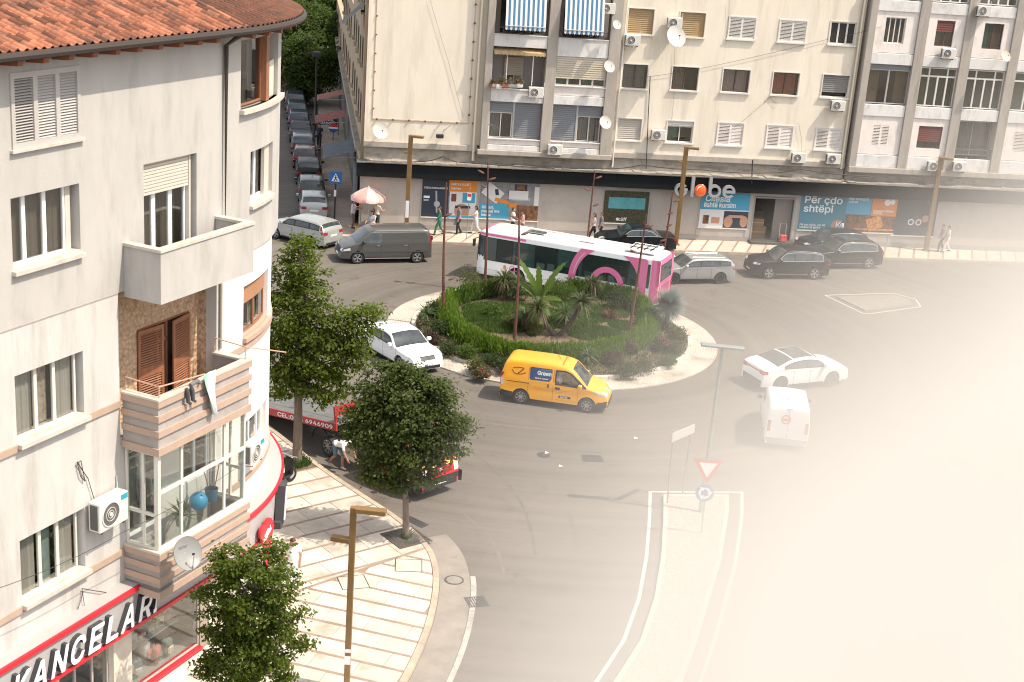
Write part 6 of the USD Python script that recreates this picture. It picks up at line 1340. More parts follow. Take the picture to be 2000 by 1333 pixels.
# white fastback and white small van on the right
loc, rz = place((1522, 766), (1622, 756), 'R', 1.86, -1.42, 1.32)
c = car('white_car', 'white fastback with a dark glass roof and a red light bar at the right', 'car', 'fastback', 4.6, 1.86, 1.48, WHT, loc, rz, -1.42, 1.32, .35, (-.02,), 'dark', roofglass=(-.16, .07)); c.end('light_bar', sbox(-.80, .86, .80, .93), TAILR, -1, .012); c.end('diffuser', sbox(-.7, .24, .7, .52), TRIM, -1, .01)
a = at(1527, 845)[:2]
c = Car('small_van', 'white small van seen from behind with a round red emblem on its door', 'van', [(-1.98, .5), (-1.97, 1.1), (-1.94, 1.6), (-1.88, 1.76), (-1.6, 1.82), (.3, 1.80), (.55, 1.72), (1.15, 1.12), (1.75, .95), (1.92, .75), (1.98, .5)], [(-2, 1.08), (1.2, 1.02), (2, .8)], 3.96, 1.72, .25, -1.2, 1.3, .3, WHT, tum=.12, rr=(.25, .05, 2.5), loc=(*a, .004), rz=84, ns=80, fil=.1)
c.end('door_seam', sbox(-.008, .45, .008, 1.66), SEAM, -1, .006); c.end('emblem', Point(.10, 1.28).buffer(.19).difference(Point(.10, 1.28).buffer(.13)), M('emblem_red', (.55, .09, .05), .5), -1, .009); c.end('emblem_text', sbox(-.05, 1.22, .25, 1.33), M('emblem_red', (.55, .09, .05)), -1, .010); c.end('tail_light', sbox(.66, .75, .78, 1.2), TAILR, -1, mirror=True); c.plate(-1, .75); c.end('rear_bumper', sbox(-.8, .25, .8, .5), M('bumper_grey', (.3, .3, .3)), -1); c.end('roof_light', sbox(-.12, 1.68, .12, 1.71), TAILR, -1)
c.screen('windscreen', 1.13, .58, CARGL); c.side('side_window', Polygon([(.05, 1.1), (.08, 1.55), (.5, 1.56), (.95, 1.12)]), CARGL, off=.007); c.mirrors(.85, TRIM); c.t.part('aerial', MB().tube([(-1.3, .1, 1.82), (-1.4, .1, 2.0)], .01, 4), TRIM)

# cars parked nose to tail down the side street
cols = [('pale_grey', (.42, .43, .42)), ('dark_grey', (.045, .047, .05)), ('black', (.010, .010, .012)), ('maroon', (.075, .010, .014)), ('blue_grey', (.10, .12, .14)), ('silver', (.33, .33, .32)), ('red', (.28, .014, .02)), ('dark_green', (.03, .05, .045)), ('sand', (.33, .29, .23)), ('navy', (.015, .022, .05))]
lab = ['pale grey hatchback, nearest of the row parked in the side street', 'dark grey car, second of the parked row from the road junction', 'black car, third of the parked row from the junction', 'maroon car, fourth of the parked row from the junction', 'blue grey car, fifth of the parked row', 'black car, sixth of the parked row', 'navy car, seventh of the parked row', 'dark green car, eighth of the parked row', 'dark grey car, ninth of the parked row', 'navy car, tenth of the parked row', 'maroon car, eleventh of the parked row', 'black car, twelfth of the parked row', 'silver car farthest along the parked row beside the trees']
for k, (u, v) in enumerate([(612, 418), (607, 385), (602, 352), (596, 322), (591, 295), (587, 271), (583, 249), (579, 229), (576, 211), (573, 195), (570, 180), (567, 167), (562, 132)]):
    a = at(u, v)[:2]; nm, cl = cols[[0, 1, 2, 3, 4, 2, 9, 7, 1, 9, 3, 2, 5][k]]
    kd = ['hatch', 'hatch', 'suv', 'hatch', 'estate', 'saloon', 'hatch', 'hatch', 'suv', 'hatch', 'estate', 'hatch', 'hatch'][k]; Lc = 3.95 + .25 * (k % 3)
    car('parked_car', lab[k], 'car', kd, Lc, 1.72, {'suv': 1.62, 'saloon': 1.43}.get(kd, 1.46), paint(nm, cl, .3 if nm in ('silver', 'pale_grey', 'blue_grey') else 0), (*a, .004), 99.3 + rng.uniform(-1.5, 1.5), -.30 * Lc, .30 * Lc, .3, (-.02,), 'alloy', 'cars parked nose to tail in the side street', ns=60, detail=False, plates=(None, None))
# city bus, white with a pink rear and pink rings
BUSW = paint('bus_white', (.72, .71, .69)); PNK = paint('bus_pink', (.62, .13, .26), rough=.4); PNKF = M('bus_ring_pink', (.60, .14, .27), .4)
PALER = M('bus_ring_grey', (.40, .42, .41), .4)
L, W = 10.1, 2.42; hd = 158.3; d = unit(math.radians(hd)); lf = np.array([-d[1], d[0]]); fl = np.array([-2.23, 72.95]); m = fl - d * L / 2 - lf * W / 2
c = Car('city_bus', 'white city bus with a pink rear and large pink rings, passing behind the planted island', 'bus', [(-5.05, .6), (-5.04, 1.6), (-5.02, 2.4), (-4.95, 2.62), (-4.7, 2.74), (-4.3, 2.76), (4.3, 2.76), (4.7, 2.74), (4.93, 2.64), (5.02, 2.4), (5.04, 1.6), (5.05, .6)], [(-6, 1.1), (6, 1.1)], L, W, .3, -2.6, 2.7, .46, BUSW, tum=.035, crown=.07, fr=(.5, .14, 2.3), rr=(.3, .07, 2.4), loc=(*m, .004), rz=hd, ns=150, fil=.17, wheel_w=.28)
c.side('window_band', sbox(-4.55, 1.12, 4.62, 2.36), TRIM, off=.010)
BG = [M('bus_glass_green', (.020, .038, .034), .05, spec=.8), M('bus_glass_dark', (.010, .014, .014), .05, spec=.8), M('bus_glass_grey', (.045, .055, .052), .08, spec=.8)]
for k, (xa, xb) in enumerate(zip((-4.55, -3.4, -2.2, -.9, .45, 1.75, 3.0, 3.9), (-3.4, -2.2, -.9, .45, 1.75, 3.0, 3.9, 4.62))): c.side('window', sbox(xa + .03, 1.14, xb - .03, 2.34), BG[(0, 1, 1, 0, 1, 0, 1, 2)[k]], off=.014); c.side('seat_shade', sbox(xa + .15, 1.16, xa + .55, 1.5).union(sbox(xa + .7, 1.16, xb - .15, 1.46)), BG[(k + 1) % 3], off=.017)
for x in (-3.4, -2.2, -.9, .45, 1.75, 3.0, 3.9): c.side('window_post', sbox(x - .02, 1.12, x + .02, 2.36), TRIM, off=.02)
for x in (-2.8, -.2, 2.4): c.side('vent_window_bar', sbox(x - .55, 1.98, x + .55, 2.01), TRIM, off=.02)
c.end('windscreen', sbox(-1.08, 1.0, 1.08, 2.5), CARGL, 1, cell=.15); c.side('windscreen_corner', sbox(4.55, 1.05, 5.04, 2.4), CARGL, off=.009)
zone = sbox(-5.03, .36, 5, 2.62)
c.side('pink_ring', Point(-2.55, 1.05).buffer(2.35).difference(Point(-2.30, 1.05).buffer(1.72)).intersection(sbox(-4.4, .36, 5, 2.60)), PNKF, sides=(1,), off=.024)
c.side('pink_ring', Point(-2.3, .95).buffer(.92).difference(Point(-2.3, .95).buffer(.62)).intersection(zone), PNKF, sides=(1,), off=.024)
c.side('grey_ring', Point(-2.45, 1.05).buffer(2.02).difference(Point(-2.38, 1.05).buffer(1.9)).intersection(sbox(-1.5, .4, 5, 2.4)), PALER, sides=(1,), off=.026)
c.side('pink_rear', sbox(-5.03, .36, -4.6, 2.62), PNKF, off=.022); c.end('pink_rear', sbox(-1.19, .45, 1.19, 2.6), PNKF, -1, .008)
c.end('rear_window', sbox(-.95, 1.45, .95, 2.35), CARGL, -1, .014); c.end('rear_grille', sbox(-.7, .75, .7, 1.25), M('pink_dark', (.30, .06, .13), .5), -1, .014); c.end('tail_light', sbox(.92, .75, 1.1, 1.2), TAILR, -1, .016, mirror=True); c.plate(-1, .6); c.end('vent_slot', sbox(-.8, 1.34, .8, 1.37), TRIM, -1, .016)
c.side('pink_eave', sbox(2.3, 2.44, 5.0, 2.56), PNKF, sides=(1,), off=.012); c.screen('front_cap', 4.98, 4.6, PNKF, .2, .008); c.side('emblem', Point(2.95, .86).buffer(.17).difference(Point(2.95, .86).buffer(.12)), PNKF, sides=(1,), off=.01); c.side('notice', sbox(3.3, .78, 3.45, 1.0), ORG, sides=(1,), off=.01)
c.side('skirt_seam', sbox(-4.6, .62, 4.9, .63), SEAM, off=.006)
c.t.part('roof_hatch', MB().rbox(1.6, 2.6, -.05, .5, 2.77, 2.84, .02), CARGL); c.t.part('roof_hatch', MB().rbox(-1.2, -.4, -.4, .4, 2.80, 2.86, .02), BUSW); c.t.part('roof_unit', MB().rbox(-4.6, -3.0, -.85, .85, 2.79, 2.9, .05), BUSW)
rr_ = MB()
for k in range(4): rr_.box(-4.3 + k * .35, -4.25 + k * .35, -.6, .6, 2.9, 2.93)
rr_.box(-4.4, -3.1, -.35, -.3, 2.93, 2.96).box(-4.4, -3.1, .3, .35, 2.93, 2.96); c.t.part('roof_rack', rr_, TRIM)
c.t.part('roof_rib', MB().rbox(-2.9, 4.3, -.5, -.42, 2.80, 2.83, .01).rbox(-2.9, 4.3, .42, .5, 2.80, 2.83, .01), BUSW)
for sg in (1, -1): c.t.part('wing_mirror', MB().tube([(4.9, sg * 1.1, 2.3), (5.15, sg * 1.3, 2.2)], .025, 5).rbox(5.08, 5.2, sg * 1.25, sg * 1.45, 1.8, 2.2, .03), TRIM)

# recovery truck with a tilted flat bed
RED = paint('truck_red', (.52, .022, .018)); BEDG = M('bed_plate', (.15, .148, .14), .55, metal=.2, var=.25, sc=2, dirt=(.12, .1, .09), dsc=1.5); BEDR = M('bed_red', (.32, .022, .022), .5, var=.1, sc=3)
hd = -44.0; d = unit(math.radians(hd)); lf = np.array([-d[1], d[0]])
fc = (at(818, 966, .3)[:2] + at(899, 945, .3)[:2]) / 2
o = fc - d * 3.45
cb = Thing('recovery_truck', 'red recovery truck with a tilted grey flat bed, stopped at the kerb', 'truck', (*o, .004), hd)
# the cab is built about its own middle and shifted forward on the truck
class Shifted:
    def __init__(s, t, dx): s.t, s.dx, s.path = t, dx, t.path
    def part(s, name, mb, mat, **k):
        m = mb.mesh() if isinstance(mb, MB) else mb; return s.t.part(name, (np.asarray(m[0], float) + [s.dx, 0, 0], m[1]), mat, **k)
cab = Car.__new__(Car); cab.t = Shifted(cb, 2.3); cab.L, cab.W, cab.sill, cab.xr, cab.xf, cab.rw, cab.mat = 2.35, 1.95, .42, -.2, .25, .37, RED
cab.tum, cab.crown, cab.fr, cab.rr, cab.fil = .16, .05, (.75, .15, 2.4), (.1, .0, 2), .13
tx, tz = np.array([(-1.175, .6), (-1.17, 1.6), (-1.12, 2.1), (-.9, 2.3), (-.5, 2.34), (0, 2.26), (.62, 1.46), (.98, 1.28), (1.12, 1.05), (1.175, .55)], float).T
cab._top = PchipInterpolator(tx, tz); cab._belt = lambda x: np.interp(x, [-1.2, .6, 1.2], [1.34, 1.3, 1.0]); cab.body(70)
cab.xr, cab.xf = -3.9, .25; cab.wheels('steel', .22)
cab.screen('windscreen', .60, .04, CARGL, .09); cab.side('side_window', Polygon([(-.75, 1.4), (-.72, 2.0), (-.1, 2.0), (.42, 1.44)]), CARGL, off=.008)
cab.end('front_bumper', sbox(-.97, .40, .97, .78), TRIM, 1, .02); cab.side('front_bumper', Polygon([(.70, .42), (.74, .76), (1.14, .78), (1.14, .42)]), TRIM, off=.02); cab.end('grille', sbox(-.55, .86, .55, 1.1), M('grille_red', (.30, .01, .012), .5), 1, .012); cab.end('headlight', sbox(.62, .86, .9, 1.12), HEADL, 1, .014, mirror=True)
for k in (-.06, .05): cab.end('grille_slot', sbox(-.5, .97 + k, .5, .99 + k), TRIM, 1, .016)
cab.end('badge', Point(0, 1.0).buffer(.07), SILVT, 1, .02); cab.plate(1, .58, 'AB 123')
FLM = M('flame_print', (.72, .48, .05), .5)
for x0 in (-.8, -.45, .3, .62): cab.end('flame', Polygon([(x0, 1.12), (x0 + .06, 1.3), (x0 + .12, 1.2), (x0 + .18, 1.42), (x0 + .22, 1.14)]), FLM, 1, .012)
cab.mirrors(.3, TRIM)
cb.part('chassis', MB().box(-4.6, 1.3, -.45, -.3, .62, .82).box(-4.6, 1.3, .3, .45, .62, .82).box(-3.2, -2.2, -.3, .3, .55, .8).box(-.9, .3, -.95, -.5, .5, .9), M('chassis_dark', (.04, .04, .04), .6)); cb.part('fuel_tank', MB().rbox(-.8, .1, -1.0, -.55, .45, .85, .06), M('tank_pale', (.42, .38, .30), .5)); cb.part('mudguard', MB().tube([(-2.15 + .5 * math.cos(a), -.85, .4 + .5 * math.sin(a)) for a in np.linspace(0, math.pi, 9)], .05, 6), TRIM)
# the bed, slid back and tipped down behind
Pc = at(657, 838, 1.22)[:2] - o; bx = float(Pc @ d); by = float(Pc @ lf)
R = roty(math.radians(-9.5)); 
def bed(mb): return mb.move(R, (bx, by + 1.05, 1.22))
RR = roty(math.radians(-9.5))
cb.part('flat_bed', bed(MB().box(-5.6, 0, -1.0, 1.0, .10, .16)), BEDG); cb.part('bed_side', bed(MB().box(-5.6, 0, -1.06, -1.0, -.10, .17).box(-5.6, 0, 1.0, 1.06, -.10, .17).box(-5.6, -5.54, -1.0, 1.0, -.12, .16)), BEDR)
hb = cb.part('headboard', bed(MB().box(-.08, .0, -1.06, -.96, .2, .8).box(-.08, 0, .96, 1.06, .2, .8).box(-.08, 0, -.96, .96, .45, .8)), BEDR)
for sg in (-1,): cb.part('lettering', bed(MB().text('CEL:06 8 6946909', .15, .006, FRONT, (-3.6, -1.061, -.05), bold=True, width=3.4)), PTX)
cb.part('bed_ramp_line', bed(MB().box(-5.5, -.1, -.55, -.5, .161, .167).box(-5.5, -.1, .5, .55, .161, .167)), M('bed_dark', (.12, .12, .115), .6)); cb.part('winch', MB().rbox(.3, .8, -.4, .4, .9, 1.25, .04), TRIM); cb.part('beacon', MB().lathe([(.09, 2.62), (.09, 2.7), (.05, 2.75), (0, 2.76)], 12, None, (1.9, 0, -.28)), AMBER)
# ------------------------------------------------------------------ trees and plants
BARK = M('bark', (.16, .125, .095), .9, var=.3, sc=8, stretch=(1, 1, .3), bump=.5, bsc=20)
LINDEN = leafmat('linden_leaves', [(.10, .135, .018), (.155, .19, .026), (.21, .245, .035), (.27, .29, .05), (.36, .35, .09), (.55, .50, .22)], .5)
LINDEN2 = leafmat('dusty_leaves', [(.075, .10, .024), (.115, .145, .035), (.16, .185, .05), (.20, .225, .065), (.31, .30, .11)], .45)
def up(base, u, v):
    """the point over BASE seen at picture point (u, v), in the upright plane across the view"""
    d = ray(u, v); k = (base[1] - EYE[1]) / d[1]; return EYE + d * k
def leaves(centres, per, spread, size, rg, flat=.6, up_bias=.9, out=None, aspect=.62):
    """many small folded leaves about each centre"""
    n = len(centres) * per; C = np.repeat(np.asarray(centres, float), per, 0)
    P = C + rg.normal(0, 1, (n, 3)) * np.array([spread, spread, spread * flat])
    nrm = rg.normal(0, .6, (n, 3)) + [0, 0, up_bias]
    if out is not None: q = P - out; nrm += .8 * q / np.maximum(np.linalg.norm(q, axis=1, keepdims=True), .1)
    nrm /= np.linalg.norm(nrm, axis=1, keepdims=True); a = rg.normal(0, 1, (n, 3)); a -= nrm * (a * nrm).sum(1, keepdims=True); a /= np.linalg.norm(a, axis=1, keepdims=True); b = np.cross(nrm, a)
    s = size * rg.uniform(.65, 1.25, (n, 1)); fold = nrm * s * .18
    V = np.stack([P - a * s * .5, P + b * s * aspect * .5 + fold, P + a * s * .5 - nrm * s * .12, P - b * s * aspect * .5 + fold], 1).reshape(-1, 3)
    i = np.arange(n)[:, None] * 4; F = np.concatenate([i + [0, 1, 2], i + [0, 2, 3]], 1).reshape(-1, 3); return V, F
def tree(name, label, cat, base, blobs, top, lmat, seed, trunk=.14, leaf=.12, clusters=230, per=62, spread=.17, fork=.45, group=None):
    """blobs: picture circles (u, v, radius) that the crown fills at the tree's own distance"""
    rg = np.random.default_rng(seed); base = np.asarray(base, float); t = Thing(name, label, cat, base, 0, group)
    dep = (base - EYE) @ _f; B = []
    for u, v, r in blobs:
        p = up(base, u, v); q = r * np.linalg.norm(p - EYE) / FPX; B.append((p, q))
    wts = np.array([b[1] ** 2.2 for b in B]); wts /= wts.sum(); cen = np.mean([b[0] for b in B], axis=0); cl = []
    for k in range(clusters):
        p, r = B[rg.choice(len(B), p=wts)]; d = rg.normal(0, 1, 3); d /= np.linalg.norm(d); rr = r * rg.uniform(.35, 1) ** .45; cl.append(p + d * rr * np.array([1, 1.05, .92]))
    cl = np.array(cl); V, F = leaves(cl, per, spread, leaf, rg, .38, .9, cen); t.part('crown', (V, F), lmat, world=True)
    tp = up(base, *top); mid = base + (tp - base) * fork + [rg.normal(0, .05), 0, 0]; m = MB()
    m.tube(smooth_path([base - [0, 0, .1], base + (mid - base) * .5 + [.03, 0, 0], mid, base + (tp - base) * .75, base + (tp - base) * .95], 4), np.linspace(trunk, .025, 17), 9)
    for p, r in B:
        s = base + (tp - base) * np.clip(((p - base)[2] / (tp - base)[2]) * .8, .3, .85); m.tube(smooth_path([s, (s + p) / 2 + [0, 0, -.1], p], 4), np.linspace(trunk * .38, .015, 9), 5)
    for k in range(0, len(cl), 5):
        j = int(np.argmin([np.linalg.norm(cl[k] - b[0]) for b in B])); m.tube([B[j][0], cl[k]], [.014, .006], 4)
    t.part('trunk', m, BARK, world=True, smooth=50); return t
b0 = np.array([*TREE_AT[0], ZP]); b1 = np.array([*TREE_AT[1], ZP]); b2 = np.array([*TREE_AT[2], ZP])
tree('street_tree', 'tallest street tree, standing in a grassy pit beside the curved building', 'tree', b0, [(590, 468, 26), (585, 510, 38), (560, 560, 48), (605, 560, 45), (560, 620, 50), (620, 625, 50), (665, 640, 45), (705, 615, 34), (735, 605, 16), (700, 660, 38), (565, 690, 50), (625, 695, 52), (680, 700, 34), (560, 745, 40), (640, 755, 40), (605, 740, 40), (530, 700, 45), (672, 742, 24)], (590, 440), LINDEN, 11, .19, .155, 320, 50, .21)
tree('street_tree', 'round bushy street tree hiding the front of the red truck', 'tree', b1, [(750, 745, 42), (800, 760, 48), (845, 775, 42), (720, 790, 45), (780, 810, 60), (850, 820, 52), (890, 830, 30), (735, 850, 50), (800, 870, 58), (860, 870, 42), (750, 905, 45), (815, 920, 40), (775, 940, 26), (700, 830, 25), (775, 715, 18)], (785, 720), LINDEN2, 12, .12, .13, 440, 64, .19)
tree('street_tree', 'nearest street tree, in front of the stationery shop at the lower left', 'tree', b2, [(455, 1105, 42), (510, 1100, 45), (540, 1075, 20), (420, 1100, 18), (480, 1150, 52), (545, 1145, 40), (420, 1175, 38), (390, 1170, 18), (500, 1200, 52), (560, 1200, 34), (440, 1225, 38), (480, 1270, 50), (540, 1260, 48), (585, 1255, 16), (450, 1300, 45), (410, 1305, 20), (520, 1310, 44)], (495, 1065), LINDEN, 13, .10, .11, 320, 52, .135)
for k, (b, lb) in enumerate(((b0, 'weeds and grass round the foot of the tallest street tree'), (b1, 'small tuft of grass in the tree grate'))):
    rg = np.random.default_rng(40 + k); n = (420, 60)[k]; r = (.5, .14)[k]; V = []; F = []
    for i in range(n):
        a = rg.uniform(0, 6.28); q = b + [r * math.sqrt(rg.uniform()) * math.cos(a), r * math.sqrt(rg.uniform()) * math.sin(a), 0]; h = rg.uniform(.08, .28); dx = rg.normal(0, .1, 2); w = .02
        V += [q + [-w, 0, 0], q + [w, 0, 0], q + [dx[0], dx[1], h]]; F.append([3 * i, 3 * i + 1, 3 * i + 2])
    single('weeds', (np.array(V), np.array(F)), leafmat('grass_blades', [(.05, .09, .02), (.10, .15, .03), (.17, .2, .05)]), lb, 'weeds', kind='stuff')
tg = Thing('tree_grate', 'square iron tree grate with slots round the second street tree', 'tree grate', b1, 38); m = MB().prism(sbox(-.6, -.6, .6, .6).difference(sbox(-.55, -.55, .55, .55)), .0, .02).prism(Point(0, 0).buffer(.24).difference(Point(0, 0).buffer(.19)), 0, .02)
for k in range(36):
    a = k * math.pi / 18; dx, dy = math.cos(a), math.sin(a); e = .57 / max(abs(dx), abs(dy)); m.prism(LineString([(dx * .24, dy * .24), (dx * e, dy * e)]).buffer(.022, cap_style=2), .0, .019)
tg.part('grate', m, M('grate_grey', (.10, .09, .08), .6, metal=.3)); 

# planted island
HEDGE = leafmat('hedge_shoots', [(.10, .16, .02), (.16, .24, .028), (.22, .31, .04), (.29, .37, .055), (.36, .40, .08)], .4)
DKBUSH = leafmat('dark_bush', [(.045, .065, .018), (.07, .095, .025), (.10, .125, .035), (.14, .16, .05)], .3)
OLBUSH = leafmat('olive_bush', [(.09, .10, .03), (.13, .14, .045), (.18, .18, .06), (.24, .22, .09)], .3)
DRYB = leafmat('dry_bush', [(.07, .045, .03), (.10, .065, .04), (.07, .07, .03), (.14, .09, .06)], .2)
MIDB = leafmat('green_bush', [(.07, .115, .02), (.11, .165, .03), (.15, .21, .04), (.20, .26, .06)], .35)
def hedge(label, pts, w, h, n, seed, mat=HEDGE):
    rg = np.random.default_rng(seed); P = smooth_path(P2(pts, .5), 8); ln = LineString(P); V = np.zeros((n * 4, 3)); s = rg.uniform(0, ln.length, n)
    pos = np.array([ln.interpolate(x).coords[0] for x in s]) + rg.normal(0, w * .42, (n, 2)); gz = mound(pos[:, 0], pos[:, 1])
    off = np.array([ln.distance(Point(*p)) for p in pos]); zt = h * np.sqrt(np.clip(1 - (off / (w * 1.05)) ** 2, .12, 1)) * rg.uniform(.8, 1.15, n) * (.85 + .3 * meshkit.noise(np.c_[pos * .9, np.zeros(n)]))
    zb = zt * rg.uniform(.1, .8, n); ln_ = rg.uniform(.14, .3, n); tip = rg.normal(0, .07, (n, 2)); wd = rg.uniform(.018, .04, n); a = rg.uniform(0, 3.14, n); ax = np.c_[np.cos(a), np.sin(a)] * wd[:, None]
    i = np.arange(n)
    V[i * 4] = np.c_[pos, gz + zb]; V[i * 4 + 1] = np.c_[pos + tip * .5 + ax, gz + zb + ln_ * .55]; V[i * 4 + 2] = np.c_[pos + tip, gz + zb + ln_]; V[i * 4 + 3] = np.c_[pos + tip * .5 - ax, gz + zb + ln_ * .55]
    F = np.concatenate([i[:, None] * 4 + [0, 1, 2], i[:, None] * 4 + [0, 2, 3]], 1).reshape(-1, 3)
    t = Thing('hedge', label, 'hedge', (*P[len(P) // 2], .3)); t.part('shoots', (V, F), mat, world=True)
    m = MB(); nn = int(ln.length * 6)
    for x in np.linspace(0, ln.length, nn):
        q = np.array(ln.interpolate(x).coords[0]) + rg.normal(0, w * .3, 2); g = float(mound(*q)); m.tube([(q[0], q[1], g), (q[0] + rg.normal(0, .05), q[1] + rg.normal(0, .05), g + h * .7)], [.015, .006], 4)
    t.part('stems', m, BARK, world=True); return t
hedge('bright green hedge curling round the left of the planted island', [(880, 582), (872, 612), (893, 648), (940, 674), (985, 688)], .54, .72, 8500, 21)
hedge('bright green hedge along the front of the island, behind the yellow van', [(1000, 690), (1050, 697), (1110, 698), (1165, 694), (1215, 682)], .52, .70, 9000, 22)
hedge('green hedge rising at the right of the island, beside the blue yucca', [(1225, 684), (1255, 665), (1268, 640), (1262, 612), (1245, 592)], .54, .75, 7500, 23)
hedge('darker hedge along the back left of the island, before the bus', [(900, 588), (935, 578), (975, 572), (1010, 570)], .5, .9, 5000, 24, MIDB)
hedge('darker hedge along the back right of the island, before the bus', [(1110, 570), (1160, 572), (1205, 578), (1240, 588)], .5, .9, 5500, 25, MIDB)
def bush(label, u, v, r, h, mat, seed, per=34, n=34, leaf=.09, group=None, flower=None, name='shrub'):
    rg = np.random.default_rng(seed); p = at(u, v, .25); p[2] = float(mound(p[0], p[1])); t = Thing(name, label, 'shrub', p, 0, group); C = []
    for k in range(n):
        d = rg.normal(0, 1, 3); d /= np.linalg.norm(d); C.append([d[0] * r * rg.uniform(.3, 1), d[1] * r * rg.uniform(.3, 1), h * .5 + d[2] * h * .5 * rg.uniform(.3, 1)])
    V, F = leaves(C, per, r * .22, leaf, rg, .8, .5); V[:, 2] = np.maximum(V[:, 2], .01); t.part('foliage', (V, F), mat)
    m = MB()
    for k in range(7): c = C[rg.integers(n)]; m.tube([(rg.normal(0, .04), rg.normal(0, .04), -.05), (c[0] * .5, c[1] * .5, c[2] * .6), c], [.02, .012, .005], 4)
    t.part('stems', m, BARK)
    if flower is not None: V, F = leaves([c for c in C if c[2] > h * .5], 26, r * .18, .07, rg, .8, .6); t.part('flowers', (V, F), flower)
    return t
MAG = leafmat('magenta_flowers', [(.30, .02, .20), (.42, .04, .30), (.5, .10, .38)], .3); PKF = leafmat('pink_flowers', [(.38, .12, .16), (.45, .18, .2), (.3, .07, .12)], .3)
BU = [('olive bush at the back left corner of the island, before the rusty poles', 915, 585, .85, 1.5, OLBUSH), ('rounded dark bush beside the spiky plant at the left edge', 848, 618, .45, .7, DKBUSH), ('low dark bush under the leftmost rusty pole', 862, 655, .5, .7, DKBUSH), ('reddish dry bush at the foot of the leftmost pole', 845, 668, .4, .45, DRYB),
      ('scrubby bush on the left bank above the white car', 872, 690, .5, .6, DKBUSH), ('small green bush left of the third pole', 912, 697, .45, .6, MIDB), ('dark bush beneath the front hedge, left of the yellow van', 955, 712, .5, .6, DKBUSH), ('pale flowering bush by the kerb left of the van', 930, 722, .45, .55, OLBUSH), ('low bush tight behind the roof of the yellow van', 985, 722, .45, .55, DKBUSH),
      ('dry brown bush above the windscreen of the van', 1195, 715, .5, .6, DRYB), ('dark bush on the right bank by the kerb', 1225, 732, .5, .55, DKBUSH), ('low mixed bush at the front right kerb', 1262, 722, .5, .5, DKBUSH), ('green bush at the right kerb of the island', 1315, 690, .45, .6, DKBUSH), ('small bush at the far right of the island', 1322, 665, .45, .55, OLBUSH), ('bush between the hedge and the right kerb', 1305, 712, .4, .5, MIDB),
      ('olive bush at the back of the island, before the bus wheel', 1090, 578, .6, .9, OLBUSH), ('dark bush left of the banana plant', 1010, 600, .7, 1.0, DKBUSH), ('green mass right of the banana plant', 1095, 600, .8, 1.0, MIDB), ('dark bush behind the right palms', 1205, 612, .7, 1.0, DKBUSH), ('bush behind the red spiky plant', 1235, 612, .6, .9, MIDB), ('olive bush before the pink rear of the bus', 1245, 585, .7, 1.2, OLBUSH), ('low green bush in the middle of the left lawn', 960, 630, .5, .45, MIDB), ('twiggy bush at the left of the palms', 1000, 655, .5, .55, OLBUSH), ('ragged plant in the front middle of the island', 1040, 668, .4, .45, OLBUSH)]
for k, (lb, u, v, r, h, mt) in enumerate(BU): bush(lb, u, v, r, h, mt, 100 + k)
bush('bush of magenta flowers at the foot of the front right pole', 1228, 697, .36, .55, DKBUSH, 150, flower=MAG, name='flowering_shrub'); bush('bush of rose flowers at the right of the island', 1290, 690, .4, .7, DKBUSH, 151, flower=PKF, name='flowering_shrub'); bush('bush of faint pink flowers by the kerb left of the van roof', 940, 735, .36, .45, OLBUSH, 152, flower=PKF, name='flowering_shrub')
# palms and yuccas: a leaning trunk and a head of blades
PALM = leafmat('palm_blades', [(.07, .085, .03), (.10, .12, .04), (.15, .16, .06), (.21, .19, .09)], .2); YUC = leafmat('yucca_blades', [(.08, .11, .04), (.13, .16, .05), (.2, .22, .07)], .2); BLUEY = leafmat('blue_blades', [(.20, .24, .215), (.28, .33, .30), (.38, .42, .38), (.46, .49, .45)], .15); REDC = leafmat('red_blades', [(.09, .022, .022), (.15, .035, .03), (.2, .07, .05)], .2)
PTR = M('palm_trunk', (.075, .055, .04), .95, var=.4, sc=10, bump=.8, bsc=14)
def rosette(c, n, length, width, rg, droop=.35, sphere=False, up_=.5):
    V, F = [], []
    for k in range(n):
        d = rg.normal(0, 1, 3)
        if not sphere: d[2] = abs(d[2]) * .8 + up_ * rg.uniform(-.6, 1)
        d /= np.linalg.norm(d); l = length * rg.uniform(.75, 1.1); s = np.cross(d, [0, 0, 1.0]); s /= max(np.linalg.norm(s), .01); b = len(V); g = np.array([0, 0, -droop * l])
        V += [c - s * width * .3, c + s * width * .3, c + d * l * .5 + s * width * .5 + g * .15, c + d * l * .5 - s * width * .5 + g * .15, c + d * l + g]; F += [[b, b + 1, b + 2], [b, b + 2, b + 3], [b + 3, b + 2, b + 4]]
    return np.array(V), np.array(F)
def palm(name, label, foot, heads, mat, n, length, width, seed, trunk=.12, droop=.35, sphere=False, cat='palm', skirt=True):
    rg = np.random.default_rng(seed); p = at(*foot, .35); p[2] = float(mound(p[0], p[1])) - .05; t = Thing(name, label, cat, p)
    for h in heads:
        q = up(p, *h[:2])
        if trunk: t.part('trunk', MB().tube(smooth_path([p, (p * .45 + q * .55) + [0, 0, -.12 * np.linalg.norm(q - p)], q], 6), np.linspace(trunk, trunk * .8, 13), 8), PTR, world=True, smooth=50)
        V, F = rosette(q, n, length * (h[2] if len(h) > 2 else 1), width, rg, droop, sphere); t.part('blades', (V, F), mat, world=True)
        if skirt: V, F = rosette(q - [0, 0, .12], n // 3, length * .7, width, rg, 1.1, False, .0); t.part('dry_skirt', (V, F), leafmat('dry_blades', [(.16, .12, .07), (.22, .17, .1), (.12, .09, .06)], .1), world=True)
    return t
palm('palm', 'twin headed palm with leaning dark trunks in the middle of the island', (1088, 668), [(1052, 603), (1136, 590)], PALM, 140, .95, .055, 61, .13)
